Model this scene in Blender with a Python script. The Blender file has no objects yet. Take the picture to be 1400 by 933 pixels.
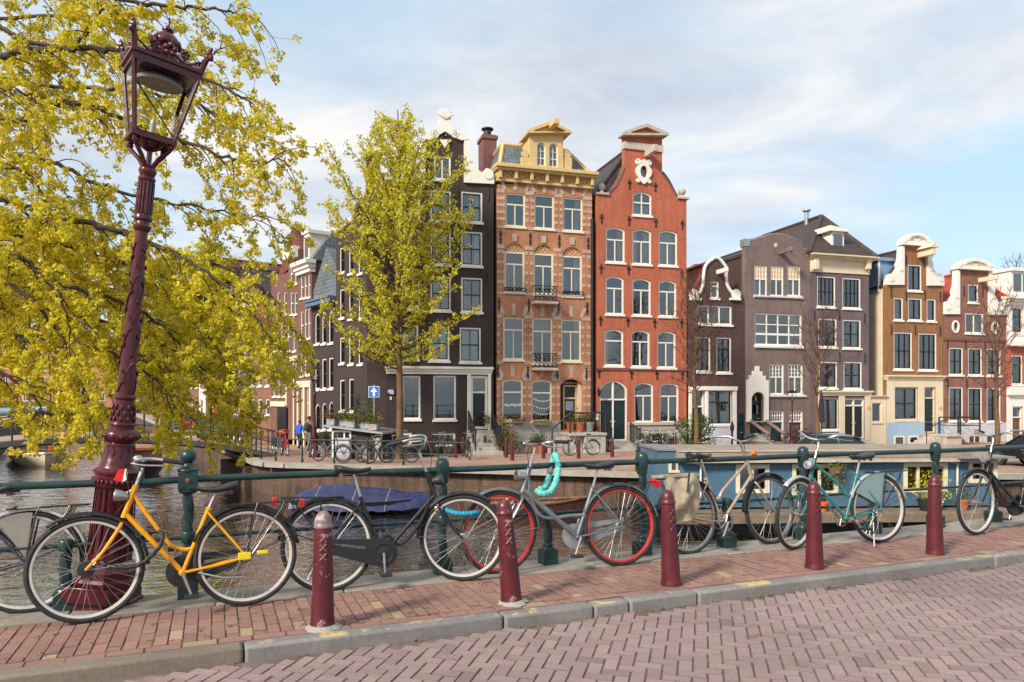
import bpy, math, random
import numpy as np
from mathutils import Vector, Matrix
from mathutils.geometry import tessellate_polygon
R = math.radians
S = bpy.context.scene
COL = S.collection
rnd = random.Random(7)
# ---------------------------------------------------------------- camera
EYE, HOR, F = 1.54, 545.0, 1000.0          # eye height, horizon row and focal length of the 1400 x 933 photograph
cam = bpy.data.cameras.new('camera')
cam.sensor_width = 36; cam.lens = 36 * F / 1400; cam.shift_y = (HOR - 466.5) / 1400
cam.clip_end = 3000
camo = bpy.data.objects.new('camera', cam); COL.objects.link(camo)
camo.location = (0, 0, EYE); camo.rotation_euler = (R(90), 0, 0)
S.camera = camo
# ---------------------------------------------------------------- light
SUN_EL, SUN_ROT = 34.0, 222.0              # sun behind the camera to the left, softened by thin cloud
S.view_settings.view_transform = 'Standard'; S.view_settings.look = 'None'
S.view_settings.exposure = 1.02; S.view_settings.gamma = 1
S.view_settings.use_curve_mapping = False
try:
    S.cycles.use_denoising = True
    S.cycles.max_bounces = 8; S.cycles.transparent_max_bounces = 24
    S.cycles.caustics_reflective = False; S.cycles.caustics_refractive = False
except Exception: pass
w = bpy.data.worlds.new('World'); S.world = w; w.use_nodes = True
def world():
    nt = w.node_tree; N = nt.nodes; L = nt.links; N.clear()
    out = N.new('ShaderNodeOutputWorld'); bg = N.new('ShaderNodeBackground')
    bg.inputs['Strength'].default_value = 0.1
    sky = N.new('ShaderNodeTexSky'); sky.sky_type = 'NISHITA'; sky.sun_disc = False
    sky.sun_elevation = R(SUN_EL); sky.sun_rotation = R(SUN_ROT); sky.air_density = 1.0; sky.dust_density = 1.6; sky.ozone_density = 1.5
    tc = N.new('ShaderNodeTexCoord'); sep = N.new('ShaderNodeSeparateXYZ'); L.new(tc.outputs['Generated'], sep.inputs[0])
    def m(op, a, b=None, c=None):
        n = N.new('ShaderNodeMath'); n.operation = op
        for i, x in enumerate((a, b, c)):
            if x is None: continue
            if isinstance(x, (int, float)): n.inputs[i].default_value = x
            else: L.new(x, n.inputs[i])
        return n.outputs[0]
    zz = m('ADD', m('MAXIMUM', sep.outputs[2], 0.0), 0.16)
    cb = N.new('ShaderNodeCombineXYZ'); L.new(m('DIVIDE', sep.outputs[0], zz), cb.inputs[0]); L.new(m('DIVIDE', sep.outputs[1], zz), cb.inputs[1])
    def noise(scale, detail, rough, off, dist=0.0):
        mp = N.new('ShaderNodeMapping'); L.new(cb.outputs[0], mp.inputs[0]); mp.inputs['Location'].default_value = off
        mp.inputs['Scale'].default_value = (scale, scale * 1.5, 1)
        n = N.new('ShaderNodeTexNoise'); L.new(mp.outputs[0], n.inputs['Vector']); n.inputs['Scale'].default_value = 1
        n.inputs['Detail'].default_value = detail; n.inputs['Roughness'].default_value = rough; n.inputs['Distortion'].default_value = dist
        return n.outputs['Fac']
    def ramp(fac, pts):
        r = N.new('ShaderNodeValToRGB'); L.new(fac, r.inputs[0]); e = r.color_ramp.elements
        while len(e) < len(pts): e.new(0.5)
        for el, (p, c) in zip(e, pts): el.position = p; el.color = (*c, 1) if len(c) == 3 else c
        return r.outputs[0]
    big = noise(0.55, 9, 0.55, (3.1, 0.7, 0), 0.35); fine = noise(1.5, 10, 0.58, (7.7, 2.2, 0), 0.5)
    cov = m('ADD', m('MULTIPLY', big, 0.72), m('MULTIPLY', fine, 0.30))
    # clear patches open towards the right-hand side of the view
    cov = m('SUBTRACT', cov, m('MULTIPLY', m('MAXIMUM', sep.outputs[0], 0.0), 0.13))
    mask = ramp(cov, [(0.38, (0, 0, 0)), (0.53, (1, 1, 1))])
    cc = ramp(noise(1.35, 10, 0.60, (1.3, 4.4, 0), 0.6), [(0.30, (2.95, 3.3, 3.9)), (0.48, (3.9, 4.12, 4.45)), (0.66, (5.1, 5.0, 4.9))])
    # hazy blue of the clear gaps, the Nishita sky lifted by thin cirrus
    veil = N.new('ShaderNodeMixRGB'); veil.inputs[0].default_value = 0.62
    L.new(sky.outputs[0], veil.inputs[1]); veil.inputs[2].default_value = (3.1, 4.35, 5.2, 1)
    mix = N.new('ShaderNodeMixRGB'); L.new(mask, mix.inputs[0]); L.new(veil.outputs[0], mix.inputs[1]); L.new(cc, mix.inputs[2])
    L.new(mix.outputs[0], bg.inputs['Color']); L.new(bg.outputs[0], out.inputs[0])
world()
sl = bpy.data.lights.new('sun', 'SUN'); sl.energy = 2.4; sl.angle = R(10); sl.color = (1, 0.90, 0.76)
so = bpy.data.objects.new('sun', sl); COL.objects.link(so)
sd = Vector((math.sin(R(SUN_ROT)) * math.cos(R(SUN_EL)), math.cos(R(SUN_ROT)) * math.cos(R(SUN_EL)), math.sin(R(SUN_EL))))
so.rotation_euler = sd.to_track_quat('Z', 'Y').to_euler(); so.location = sd * 60
# ---------------------------------------------------------------- tags and frames
def tag(o, label=None, cat=None, group=None, kind=None):
    if label: o['label'] = label
    if cat: o['category'] = cat
    if group: o['group'] = group
    if kind: o['kind'] = kind
    return o
def empty(name, loc=(0, 0, 0), rz=0.0, label=None, cat=None, group=None):
    o = bpy.data.objects.new(name, None); COL.objects.link(o); o.location = loc
    o.rotation_euler = (0, 0, rz); o.empty_display_size = 0.2
    return tag(o, label, cat, group)
KIDS = {}
def copy_tree(o, parent=None):
    c = o.copy(); COL.objects.link(c)
    if parent is not None:
        c.parent = parent; KIDS.setdefault(parent.name, []).append(c)
    for ch in list(KIDS.get(o.name, [])): copy_tree(ch, c)
    return c
def at(px, py, d): return Vector(((px - 700) * d / F, d, EYE - (py - HOR) * d / F))
def gnd(px, py, z=0.0):
    return at(px, py, (EYE - z) * F / (py - HOR))
# ---------------------------------------------------------------- mesh builder
class MB:
    def __init__(s): s.v = []; s.f = []; s.m = []; s.mi = 0; s.T = None; s.col = []
    def av(s, pts):
        b = len(s.v)
        if s.T is not None: s.v.extend(tuple(s.T @ Vector(p)) for p in pts)
        else: s.v.extend(tuple(p) for p in pts)
        return b
    def fc(s, idx): s.f.append(tuple(idx)); s.m.append(s.mi)
    def face(s, pts): b = s.av(pts); s.fc(range(b, b + len(pts)))
    def box(s, x0, y0, z0, x1, y1, z1):
        b = s.av([(x0, y0, z0), (x1, y0, z0), (x1, y1, z0), (x0, y1, z0), (x0, y0, z1), (x1, y0, z1), (x1, y1, z1), (x0, y1, z1)])
        for q in ((0, 3, 2, 1), (4, 5, 6, 7), (0, 1, 5, 4), (1, 2, 6, 5), (2, 3, 7, 6), (3, 0, 4, 7)): s.fc([b + i for i in q])
    def cbox(s, c, h): s.box(c[0] - h[0], c[1] - h[1], c[2] - h[2], c[0] + h[0], c[1] + h[1], c[2] + h[2])
    def tube(s, pts, r, n=8, closed=False, cap=True):
        P = [Vector(p) for p in pts]; k = len(P)
        if k < 2: return
        rs = list(r) if isinstance(r, (list, tuple)) else [r] * k
        t0 = (P[1] - P[0]).normalized(); a = Vector((0, 0, 1)) if abs(t0.z) < 0.9 else Vector((1, 0, 0))
        u = t0.cross(a).normalized(); rings = []
        for i in range(k):
            if closed: t = P[(i + 1) % k] - P[i - 1]
            else: t = P[min(i + 1, k - 1)] - P[max(i - 1, 0)]
            if t.length < 1e-9: t = t0.copy()
            t.normalize(); u = (u - t * u.dot(t))
            if u.length < 1e-6: u = t.orthogonal()
            u.normalize(); v = t.cross(u)
            rings.append(s.av([P[i] + (u * math.cos(2 * math.pi * j / n) + v * math.sin(2 * math.pi * j / n)) * rs[i] for j in range(n)]))
        for i in range(k if closed else k - 1):
            a0, b0 = rings[i], rings[(i + 1) % k]
            for j in range(n): s.fc((a0 + j, a0 + (j + 1) % n, b0 + (j + 1) % n, b0 + j))
        if cap and not closed:
            s.fc([rings[0] + n - 1 - j for j in range(n)]); s.fc([rings[-1] + j for j in range(n)])
    def lathe(s, prof, n=16, c=(0, 0, 0), rot=0.0, axis=None, cap=True):
        rings = []
        for r, z in prof:
            rings.append(s.av([(c[0] + r * math.cos(2 * math.pi * j / n + rot), c[1] + r * math.sin(2 * math.pi * j / n + rot), c[2] + z) for j in range(n)]))
        for a0, b0 in zip(rings, rings[1:]):
            for j in range(n): s.fc((a0 + j, a0 + (j + 1) % n, b0 + (j + 1) % n, b0 + j))
        if cap:
            s.fc([rings[0] + n - 1 - j for j in range(n)]); s.fc([rings[-1] + j for j in range(n)])
    def sphere(s, c, r, nu=12, nv=8, sc=(1, 1, 1)):
        rings = []
        for i in range(nv + 1):
            t = math.pi * i / nv; rr = max(math.sin(t), 1e-3) * r
            rings.append(s.av([(c[0] + sc[0] * rr * math.cos(2 * math.pi * j / nu), c[1] + sc[1] * rr * math.sin(2 * math.pi * j / nu), c[2] - sc[2] * r * math.cos(t)) for j in range(nu)]))
        for a0, b0 in zip(rings, rings[1:]):
            for j in range(nu): s.fc((a0 + j, a0 + (j + 1) % nu, b0 + (j + 1) % nu, b0 + j))
    def poly(s, outline, y, holes=(), flip=False):
        loops = [[Vector((x, z, 0)) for x, z in outline]] + [[Vector((x, z, 0)) for x, z in h] for h in holes]
        pts = [p for l in loops for p in l]
        b = s.av([(p.x, y, p.y) for p in pts])
        for t in tessellate_polygon(loops):
            p0, p1, p2 = (pts[i] for i in t)
            cr = (p1.x - p0.x) * (p2.y - p0.y) - (p1.y - p0.y) * (p2.x - p0.x)
            if abs(cr) < 1e-9: continue
            t = t if (cr > 0) != flip else (t[0], t[2], t[1])
            s.fc([b + i for i in t])
    def edge(s, loop, y0, y1, inward=False):
        ar = sum(a[0] * b[1] - b[0] * a[1] for a, b in zip(loop, loop[1:] + loop[:1]))
        lp = list(loop) if (ar > 0) != inward else list(loop)[::-1]
        n = len(lp); b = s.av([(x, y0, z) for x, z in lp] + [(x, y1, z) for x, z in lp])
        for i in range(n): s.fc((b + i, b + n + i, b + n + (i + 1) % n, b + (i + 1) % n))
    def prism(s, outline, y0, y1, holes=(), back=True):
        s.poly(outline, y0, holes)
        if back: s.poly(outline, y1, holes, True)
        s.edge(list(outline), y0, y1)
        for h in holes: s.edge(list(h), y0, y1, True)
    def ring(s, outer, inner, y0, y1):
        n = len(outer)
        b = s.av([(x, y0, z) for x, z in outer] + [(x, y0, z) for x, z in inner])
        for i in range(n): s.fc((b + i, b + (i + 1) % n, b + n + (i + 1) % n, b + n + i))
        s.edge(list(outer), y0, y1); s.edge(list(inner), y0, y1, True)
    def build(s, name, mat, parent=None, loc=None, smooth=40, bevel=0.0, uv=True, rot=None):
        me = bpy.data.meshes.new(name); me.from_pydata(s.v, [], s.f)
        mats = mat if isinstance(mat, (list, tuple)) else [mat]
        for x in mats: me.materials.append(x)
        if len(mats) > 1: me.polygons.foreach_set('material_index', s.m)
        if smooth:
            me.polygons.foreach_set('use_smooth', [True] * len(s.f))
            try: me.set_sharp_from_angle(angle=R(smooth))
            except Exception: pass
        if uv and s.v:
            nl = len(me.loops); vi = np.zeros(nl, np.int32); me.loops.foreach_get('vertex_index', vi)
            co = np.array(s.v, np.float32); no = np.zeros(len(s.f) * 3, np.float32); me.polygons.foreach_get('normal', no); no = np.abs(no.reshape(-1, 3))
            lt = np.zeros(len(s.f), np.int32); me.polygons.foreach_get('loop_total', lt)
            ax = np.repeat(np.argmax(no, axis=1), lt); p = co[vi]
            u = np.where(ax == 0, p[:, 1], p[:, 0]); v = np.where(ax == 2, p[:, 1], p[:, 2])
            me.uv_layers.new(name='UVMap').data.foreach_set('uv', np.stack([u, v], 1).astype(np.float32).ravel())
        if s.col:
            at_ = me.color_attributes.new('Col', 'FLOAT_COLOR', 'CORNER')
            lt = np.zeros(len(s.f), np.int32); me.polygons.foreach_get('loop_total', lt)
            at_.data.foreach_set('color', np.repeat(np.array(s.col, np.float32), lt, axis=0).ravel())
        me.update()
        o = bpy.data.objects.new(name, me); COL.objects.link(o)
        if parent is not None: o.parent = parent; KIDS.setdefault(parent.name, []).append(o)
        if loc is not None: o.location = loc
        if rot is not None: o.rotation_euler = rot
        if bevel:
            b = o.modifiers.new('bevel', 'BEVEL'); b.width = bevel; b.segments = 2; b.limit_method = 'ANGLE'; b.angle_limit = R(40)
        return o
def bez(p, n=12):
    """points on a smooth Catmull-Rom curve through p"""
    P = [Vector(q) for q in p]; P = [P[0] * 2 - P[1]] + P + [P[-1] * 2 - P[-2]]; out = []
    for i in range(1, len(P) - 2):
        a, b, c, d = P[i - 1:i + 3]
        for k in range(n):
            t = k / n
            out.append(0.5 * ((2 * b) + (c - a) * t + (2 * a - 5 * b + 4 * c - d) * t * t + (3 * b - a - 3 * c + d) * t ** 3))
    out.append(P[-2]); return out
# ---------------------------------------------------------------- materials
class Mt:
    def __init__(s, name):
        s.m = bpy.data.materials.new(name); s.m.use_nodes = True
        s.N = s.m.node_tree.nodes; s.L = s.m.node_tree.links; s.b = s.N['Principled BSDF']; s.out = s.N['Material Output']
    def set(s, k, v):
        i = s.b.inputs[k]
        if hasattr(v, 'links'): s.L.new(v, i)
        elif isinstance(v, (tuple, list)) and len(v) == 3: i.default_value = (*v, 1)
        else: i.default_value = v
    def tc(s, which='Object'): return s.N.new('ShaderNodeTexCoord').outputs[which]
    def noise(s, vec, scale, detail=4, rough=0.55, dist=0.0):
        n = s.N.new('ShaderNodeTexNoise'); s.L.new(vec, n.inputs['Vector'])
        n.inputs['Scale'].default_value = scale; n.inputs['Detail'].default_value = detail; n.inputs['Roughness'].default_value = rough; n.inputs['Distortion'].default_value = dist
        return n.outputs['Fac']
    def ramp(s, fac, pts):
        r = s.N.new('ShaderNodeValToRGB'); s.L.new(fac, r.inputs[0]); e = r.color_ramp.elements
        while len(e) < len(pts): e.new(0.5)
        for el, (p, c) in zip(e, pts):
            el.position = p; el.color = (*c, 1) if isinstance(c, (tuple, list)) else (c, c, c, 1)
        return r.outputs[0]
    def mix(s, fac, a, b, mode='MIX'):
        n = s.N.new('ShaderNodeMixRGB'); n.blend_type = mode
        for i, x in enumerate((fac, a, b)):
            if hasattr(x, 'links'): s.L.new(x, n.inputs[i])
            elif isinstance(x, (tuple, list)): n.inputs[i].default_value = (*x, 1)
            else: n.inputs[i].default_value = x if i == 0 else (x, x, x, 1)
        return n.outputs[0]
    def bump(s, h, strength=0.3, dist=0.01):
        n = s.N.new('ShaderNodeBump'); n.inputs['Strength'].default_value = strength; n.inputs['Distance'].default_value = dist
        s.L.new(h, n.inputs['Height']); s.L.new(n.outputs[0], s.b.inputs['Normal'])
def sc(c, k): return tuple(min(1, x * k) for x in c)
def plain(name, c, rough=0.5, metal=0.0, var=0.22, scale=6.0, bump=0.0, bscale=60.0, rv=0.15):
    t = Mt(name); o = t.tc()
    f = t.noise(o, scale, 6, 0.6)
    t.set('Base Color', t.ramp(f, [(0.3, sc(c, 1 - var)), (0.7, sc(c, 1 + var))]))
    t.set('Roughness', t.ramp(t.noise(o, scale * 2.3, 4), [(0.3, max(0.03, rough - rv)), (0.7, min(1, rough + rv))])); t.set('Metallic', metal)
    if bump: t.bump(t.noise(o, bscale, 4), bump, 0.01)
    return t.m
def worn(name, c, under, rough=0.35, amount=0.62, scale=9.0, metal=0.0):
    """old gloss paint, chipped and dirty"""
    t = Mt(name); o = t.tc()
    base = t.ramp(t.noise(o, 5, 6, 0.65), [(0.3, sc(c, 0.72)), (0.7, sc(c, 1.22))])
    chip = t.ramp(t.noise(o, scale, 8, 0.68, 0.4), [(amount, 0.0), (amount + 0.03, 1.0)])
    t.set('Base Color', t.mix(chip, base, under)); t.set('Metallic', metal)
    t.set('Roughness', t.mix(chip, t.ramp(t.noise(o, 14, 4), [(0.3, rough - 0.1), (0.7, rough + 0.15)]), 0.75))
    t.bump(t.mix(0.5, t.noise(o, 45, 4), chip), 0.18, 0.004)
    return t.m
def brick(name, c1, c2, mortar, bw=0.22, bh=0.075, ms=0.011, stain=0.25, bump=0.25, rough=0.85):
    t = Mt(name); uv = t.tc('UV')
    b = t.N.new('ShaderNodeTexBrick'); t.L.new(uv, b.inputs['Vector']); b.inputs['Scale'].default_value = 1
    b.inputs['Brick Width'].default_value = bw; b.inputs['Row Height'].default_value = bh; b.inputs['Mortar Size'].default_value = ms
    b.inputs['Color1'].default_value = (*c1, 1); b.inputs['Color2'].default_value = (*c2, 1); b.inputs['Mortar'].default_value = (*mortar, 1); b.inputs['Bias'].default_value = 0
    o = t.tc()
    st = t.ramp(t.noise(o, 0.7, 8, 0.65, 0.3), [(0.25, 1 - stain), (0.75, 1 + stain * 0.6)])
    mp = t.N.new('ShaderNodeMapping'); t.L.new(o, mp.inputs[0]); mp.inputs['Scale'].default_value = (2.6, 2.6, 0.22)
    st2 = t.mix(1, t.ramp(t.noise(o, 7, 5, 0.6), [(0.25, 0.86), (0.75, 1.12)]), t.ramp(t.noise(mp.outputs[0], 1.6, 7, 0.7), [(0.30, 1 - stain * 1.25), (0.54, 1.05)]), 'MULTIPLY')
    t.set('Base Color', t.mix(1, t.mix(1, b.outputs['Color'], st, 'MULTIPLY'), st2, 'MULTIPLY')); t.set('Roughness', rough)
    t.bump(b.outputs['Fac'], -bump if bump else 0, 0.01)
    return t.m
def tiles(name, c, c2, w=0.24, h=0.3):
    t = Mt(name); uv = t.tc('UV')
    b = t.N.new('ShaderNodeTexBrick'); t.L.new(uv, b.inputs['Vector']); b.inputs['Scale'].default_value = 1; b.offset = 0.0
    b.inputs['Brick Width'].default_value = w; b.inputs['Row Height'].default_value = h; b.inputs['Mortar Size'].default_value = 0.03; b.inputs['Mortar Smooth'].default_value = 0.6
    b.inputs['Color1'].default_value = (*c, 1); b.inputs['Color2'].default_value = (*c2, 1); b.inputs['Mortar'].default_value = (*sc(c, 0.45), 1)
    st = t.ramp(t.noise(t.tc(), 1.1, 7, 0.65), [(0.3, 0.68), (0.7, 1.25)])
    t.set('Base Color', t.mix(1, b.outputs['Color'], st, 'MULTIPLY')); t.set('Roughness', 0.7)
    t.bump(b.outputs['Fac'], -0.8, 0.05)
    return t.m
def glassmat(name, tint=(0.9, 0.95, 0.95), rough=0.02, refl=1.6):
    t = Mt(name); N, L = t.N, t.L
    fr = N.new('ShaderNodeFresnel'); fr.inputs[0].default_value = refl
    gl = N.new('ShaderNodeBsdfGlossy'); gl.inputs['Roughness'].default_value = rough; gl.inputs['Color'].default_value = (1, 1, 1, 1)
    tr = N.new('ShaderNodeBsdfTransparent'); tr.inputs[0].default_value = (*tint, 1)
    bp = N.new('ShaderNodeBump'); bp.inputs['Strength'].default_value = 0.05; bp.inputs['Distance'].default_value = 0.02
    L.new(t.noise(t.tc(), 0.8, 1), bp.inputs['Height']); L.new(bp.outputs[0], gl.inputs['Normal'])
    mx = N.new('ShaderNodeMixShader'); L.new(fr.outputs[0], mx.inputs[0]); L.new(tr.outputs[0], mx.inputs[1]); L.new(gl.outputs[0], mx.inputs[2])
    L.new(mx.outputs[0], t.out.inputs[0]); return t.m
def leafmat(name, c1, c2, trans=0.35, scale=2.0):
    t = Mt(name); N, L = t.N, t.L
    f = t.noise(t.tc(), scale, 3); col = t.ramp(f, [(0.3, c1), (0.7, c2)])
    t.set('Base Color', col); t.set('Roughness', 0.65); t.set('Specular IOR Level', 0.2)
    tl = N.new('ShaderNodeBsdfTranslucent'); L.new(col, tl.inputs[0])
    mx = N.new('ShaderNodeMixShader'); mx.inputs[0].default_value = trans; L.new(t.b.outputs[0], mx.inputs[1]); L.new(tl.outputs[0], mx.inputs[2])
    L.new(mx.outputs[0], t.out.inputs[0]); return t.m
def attr_brick(name, rough=0.8):
    t = Mt(name); a = t.N.new('ShaderNodeAttribute'); a.attribute_name = 'Col'; o = t.tc()
    g = t.mix(1, t.ramp(t.noise(o, 0.55, 8, 0.65, 0.5), [(0.28, 0.74), (0.6, 1.08)]), t.ramp(t.noise(o, 2.3, 8, 0.7, 0.8), [(0.28, 0.62), (0.40, 1.0)]), 'MULTIPLY'); g2 = t.ramp(t.noise(o, 45, 5, 0.7), [(0.25, 0.8), (0.75, 1.16)])
    t.set('Base Color', t.mix(1, t.mix(1, a.outputs['Color'], g, 'MULTIPLY'), g2, 'MULTIPLY'))
    t.set('Roughness', t.ramp(t.noise(o, 3, 5), [(0.3, rough - 0.2), (0.7, rough + 0.1)])); t.bump(t.noise(o, 70, 6, 0.65), 0.35, 0.006)
    return t.m
MAROON = (0.075, 0.007, 0.013)
M = dict(
    white=plain('white paint', (0.82, 0.79, 0.71), 0.5, var=0.07), cream=plain('cream paint', (0.72, 0.62, 0.45), 0.6, var=0.08, scale=1.2),
    creamwin=plain('cream window paint', (0.76, 0.70, 0.52), 0.5, var=0.06), banding=plain('buff banding stone', (0.47, 0.36, 0.28), 0.85, var=0.2, scale=3, bump=0.2), gold=plain('ochre paint', (0.64, 0.46, 0.20), 0.5, var=0.12),
    stone=plain('pale sandstone', (0.50, 0.43, 0.36), 0.85, var=0.18, scale=3, bump=0.2), grey=plain('grey plinth stone', (0.42, 0.39, 0.35), 0.85, var=0.15, scale=2, bump=0.2),
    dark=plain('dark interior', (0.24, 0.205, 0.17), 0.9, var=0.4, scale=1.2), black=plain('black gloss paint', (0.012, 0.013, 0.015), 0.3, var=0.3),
    iron=plain('black iron', (0.016, 0.016, 0.018), 0.5, var=0.3), dgreen=plain('dark green door paint', (0.010, 0.030, 0.030), 0.3, var=0.2),
    blind=plain('pale blind', (0.70, 0.66, 0.55), 0.9), emblem=plain('rubbed maroon paint', (0.22, 0.075, 0.085), 0.5), curtain=plain('white curtain cloth', (0.80, 0.77, 0.71), 0.9, var=0.1), blue_cloth=plain('blue curtain cloth', (0.03, 0.09, 0.32), 0.9),
    lilac=plain('lilac net curtain', (0.46, 0.46, 0.60), 0.9, var=0.1),
    glass=glassmat('window glass', (0.93, 0.95, 0.94), 0.015, 2.35), lampglass=glassmat('lantern glass', (0.96, 0.97, 0.95), 0.02, 1.12),
    b_red=brick('vermilion brick', (0.45, 0.092, 0.040), (0.52, 0.120, 0.055), (0.40, 0.17, 0.11), stain=0.18),
    b_orange=brick('orange brick', (0.50, 0.190, 0.088), (0.42, 0.140, 0.062), (0.46, 0.28, 0.19)),
    b_brown=brick('dark painted brick', (0.050, 0.031, 0.030), (0.057, 0.036, 0.035), (0.044, 0.028, 0.027), stain=0.15),
    b_dark=brick('dark old brick', (0.085, 0.040, 0.038), (0.060, 0.028, 0.028), (0.10, 0.065, 0.06)),
    b_purple=brick('purple brown brick', (0.215, 0.150, 0.142), (0.170, 0.118, 0.115), (0.21, 0.16, 0.145)),
    b_violet=brick('violet grey brick', (0.165, 0.118, 0.128), (0.135, 0.097, 0.106), (0.17, 0.13, 0.13)),
    b_ochre=brick('ochre brick', (0.33, 0.150, 0.058), (0.28, 0.118, 0.046), (0.31, 0.17, 0.085)),
    b_rose=brick('rose brick', (0.27, 0.110, 0.075), (0.22, 0.085, 0.062), (0.30, 0.17, 0.13)),
    b_wine=brick('wine brick', (0.19, 0.062, 0.050), (0.15, 0.050, 0.042), (0.24, 0.14, 0.12)),
    t_dark=tiles('dark roof tiles', (0.075, 0.055, 0.055), (0.055, 0.042, 0.045)), t_brown=tiles('brown pantiles', (0.070, 0.044, 0.034), (0.050, 0.033, 0.028)),
    t_red=tiles('red pantiles', (0.46, 0.070, 0.035), (0.36, 0.055, 0.032)), t_slate=tiles('blue slates', (0.17, 0.20, 0.22), (0.13, 0.155, 0.18), 0.22, 0.2),
    t_wine=tiles('dull red pantiles', (0.20, 0.050, 0.036), (0.15, 0.042, 0.034)),
    ltblue=plain('pale blue plinth paint', (0.34, 0.47, 0.60), 0.6, var=0.06), ltgrey=plain('pale grey plinth paint', (0.55, 0.56, 0.60), 0.6, var=0.06),
    wood=plain('varnished wood', (0.33, 0.12, 0.035), 0.35, var=0.35, scale=3), teak=plain('weathered deck boards', (0.22, 0.16, 0.11), 0.75, var=0.3, scale=3),
    maroon=worn('maroon gloss paint', MAROON, (0.40, 0.36, 0.34), 0.22, 0.79), maroonb=worn('maroon bollard paint', (0.100, 0.013, 0.020), (0.34, 0.25, 0.245), 0.34, 0.575, 9),
    maroonc=worn('maroon bollard paint less worn', (0.100, 0.013, 0.020), (0.30, 0.22, 0.21), 0.38, 0.64, 8),
    rail=worn('green railing paint', (0.015, 0.043, 0.043), (0.16, 0.070, 0.040), 0.28, 0.66, 6),
    chrome=plain('worn chrome', (0.52, 0.50, 0.48), 0.42, 1.0, 0.12, rv=0.06), steel=plain('dull steel', (0.42, 0.41, 0.40), 0.42, 1.0, 0.2), rust=plain('rusty steel', (0.24, 0.12, 0.07), 0.75, 0.5, 0.4),
    tyre=plain('tyre rubber', (0.024, 0.023, 0.023), 0.75, var=0.4, scale=20), rubber=plain('black rubber', (0.02, 0.02, 0.022), 0.55, var=0.3, scale=20),
    saddle=plain('saddle vinyl', (0.028, 0.028, 0.036), 0.38, var=0.35, scale=15, bump=0.1), rimlight=plain('light rim', (0.66, 0.62, 0.56), 0.4, 0.3, 0.1), rimred=plain('red rim', (0.55, 0.035, 0.035), 0.4, 0.0, 0.2),
    yellow=worn('yellow frame paint', (0.84, 0.35, 0.006), (0.30, 0.12, 0.03), 0.28, 0.70, 18), fblack=worn('black frame paint', (0.016, 0.016, 0.019), (0.12, 0.08, 0.06), 0.3, 0.72, 22),
    fgrey=worn('grey frame paint', (0.17, 0.20, 0.22), (0.20, 0.10, 0.06), 0.35, 0.70, 20, 0.4), fbeige=worn('champagne frame paint', (0.42, 0.33, 0.25), (0.20, 0.10, 0.05), 0.38, 0.66, 20, 0.3),
    fteal=worn('teal frame paint', (0.030, 0.19, 0.21), (0.18, 0.12, 0.09), 0.3, 0.72, 20), fnavy=worn('dark blue frame paint', (0.030, 0.040, 0.055), (0.16, 0.10, 0.07), 0.35, 0.68, 20),
    redlens=plain('red lens', (0.60, 0.020, 0.020), 0.2, var=0.1), orange=plain('orange plastic', (0.80, 0.16, 0.02), 0.35, var=0.1), turq=plain('turquoise lock sleeve', (0.13, 0.52, 0.47), 0.8, var=0.2, scale=30, bump=0.5),
    bluesleeve=plain('blue lock sleeve', (0.015, 0.28, 0.45), 0.75, var=0.2, scale=30, bump=0.5), yelplas=plain('yellow plastic', (0.75, 0.60, 0.02), 0.4, var=0.1),
    canvas=plain('dirty canvas', (0.38, 0.31, 0.22), 0.9, var=0.3, scale=12, bump=0.4, bscale=25), tarp=plain('blue tarpaulin', (0.024, 0.030, 0.095), 0.4, var=0.4, scale=4, bump=1.0, bscale=3.2),
    pot=plain('terracotta', (0.42, 0.13, 0.06), 0.8), zinc=plain('zinc', (0.36, 0.37, 0.38), 0.5, 0.6), concrete=plain('concrete', (0.36, 0.33, 0.29), 0.9, var=0.2, scale=3, bump=0.3),
    leafdk=leafmat('dark green leaves', (0.030, 0.075, 0.012), (0.085, 0.15, 0.025), 0.2), leafmix=leafmat('autumnal shrub leaves', (0.10, 0.14, 0.02), (0.26, 0.15, 0.03), 0.2), leafred=leafmat('reddish heath leaves', (0.20, 0.07, 0.05), (0.15, 0.13, 0.04), 0.2),
    blossom=leafmat('yellow green elm blossom', (0.50, 0.44, 0.022), (0.94, 0.80, 0.080), 0.45, 7.0), blossom2=leafmat('yellow green new leaves', (0.46, 0.43, 0.026), (0.88, 0.78, 0.085), 0.45, 5.0),
    bark=plain('tree bark', (0.050, 0.036, 0.028), 0.9, var=0.4, scale=5, bump=0.6, bscale=30), bark2=plain('mossy bark', (0.15, 0.085, 0.035), 0.9, var=0.4, scale=3, bump=0.6, bscale=30), twig=plain('bare twigs', (0.12, 0.062, 0.045), 0.9, var=0.3),
)
# ================================================================ the bridge we stand on
BA = math.atan(1000 / 2443.0); CA, SA = math.cos(BA), math.sin(BA); OX, OY = -2.49, 5.62
def P(u, v, z=0.0): return Vector((OX + u * CA + v * SA, OY + u * SA - v * CA, z))
def uv_of(p): dx, dy = p[0] - OX, p[1] - OY; return dx * CA + dy * SA, dx * SA - dy * CA
BM = Matrix(((CA, SA, 0, OX), (SA, -CA, 0, OY), (0, 0, 1, 0), (0, 0, 0, 1)))   # bridge frame -> world (mirrors, so faces are flipped below)
def bbox(mb, u0, v0, z0, u1, v1, z1):
    c = [P(u0, v0), P(u1, v0), P(u1, v1), P(u0, v1)]
    b = mb.av([(p.x, p.y, z0) for p in c] + [(p.x, p.y, z1) for p in c])
    for q in ((0, 1, 2, 3), (7, 6, 5, 4), (4, 5, 1, 0), (5, 6, 2, 1), (6, 7, 3, 2), (7, 4, 0, 3)): mb.fc([b + i for i in q])
RZ = -0.088
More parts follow.
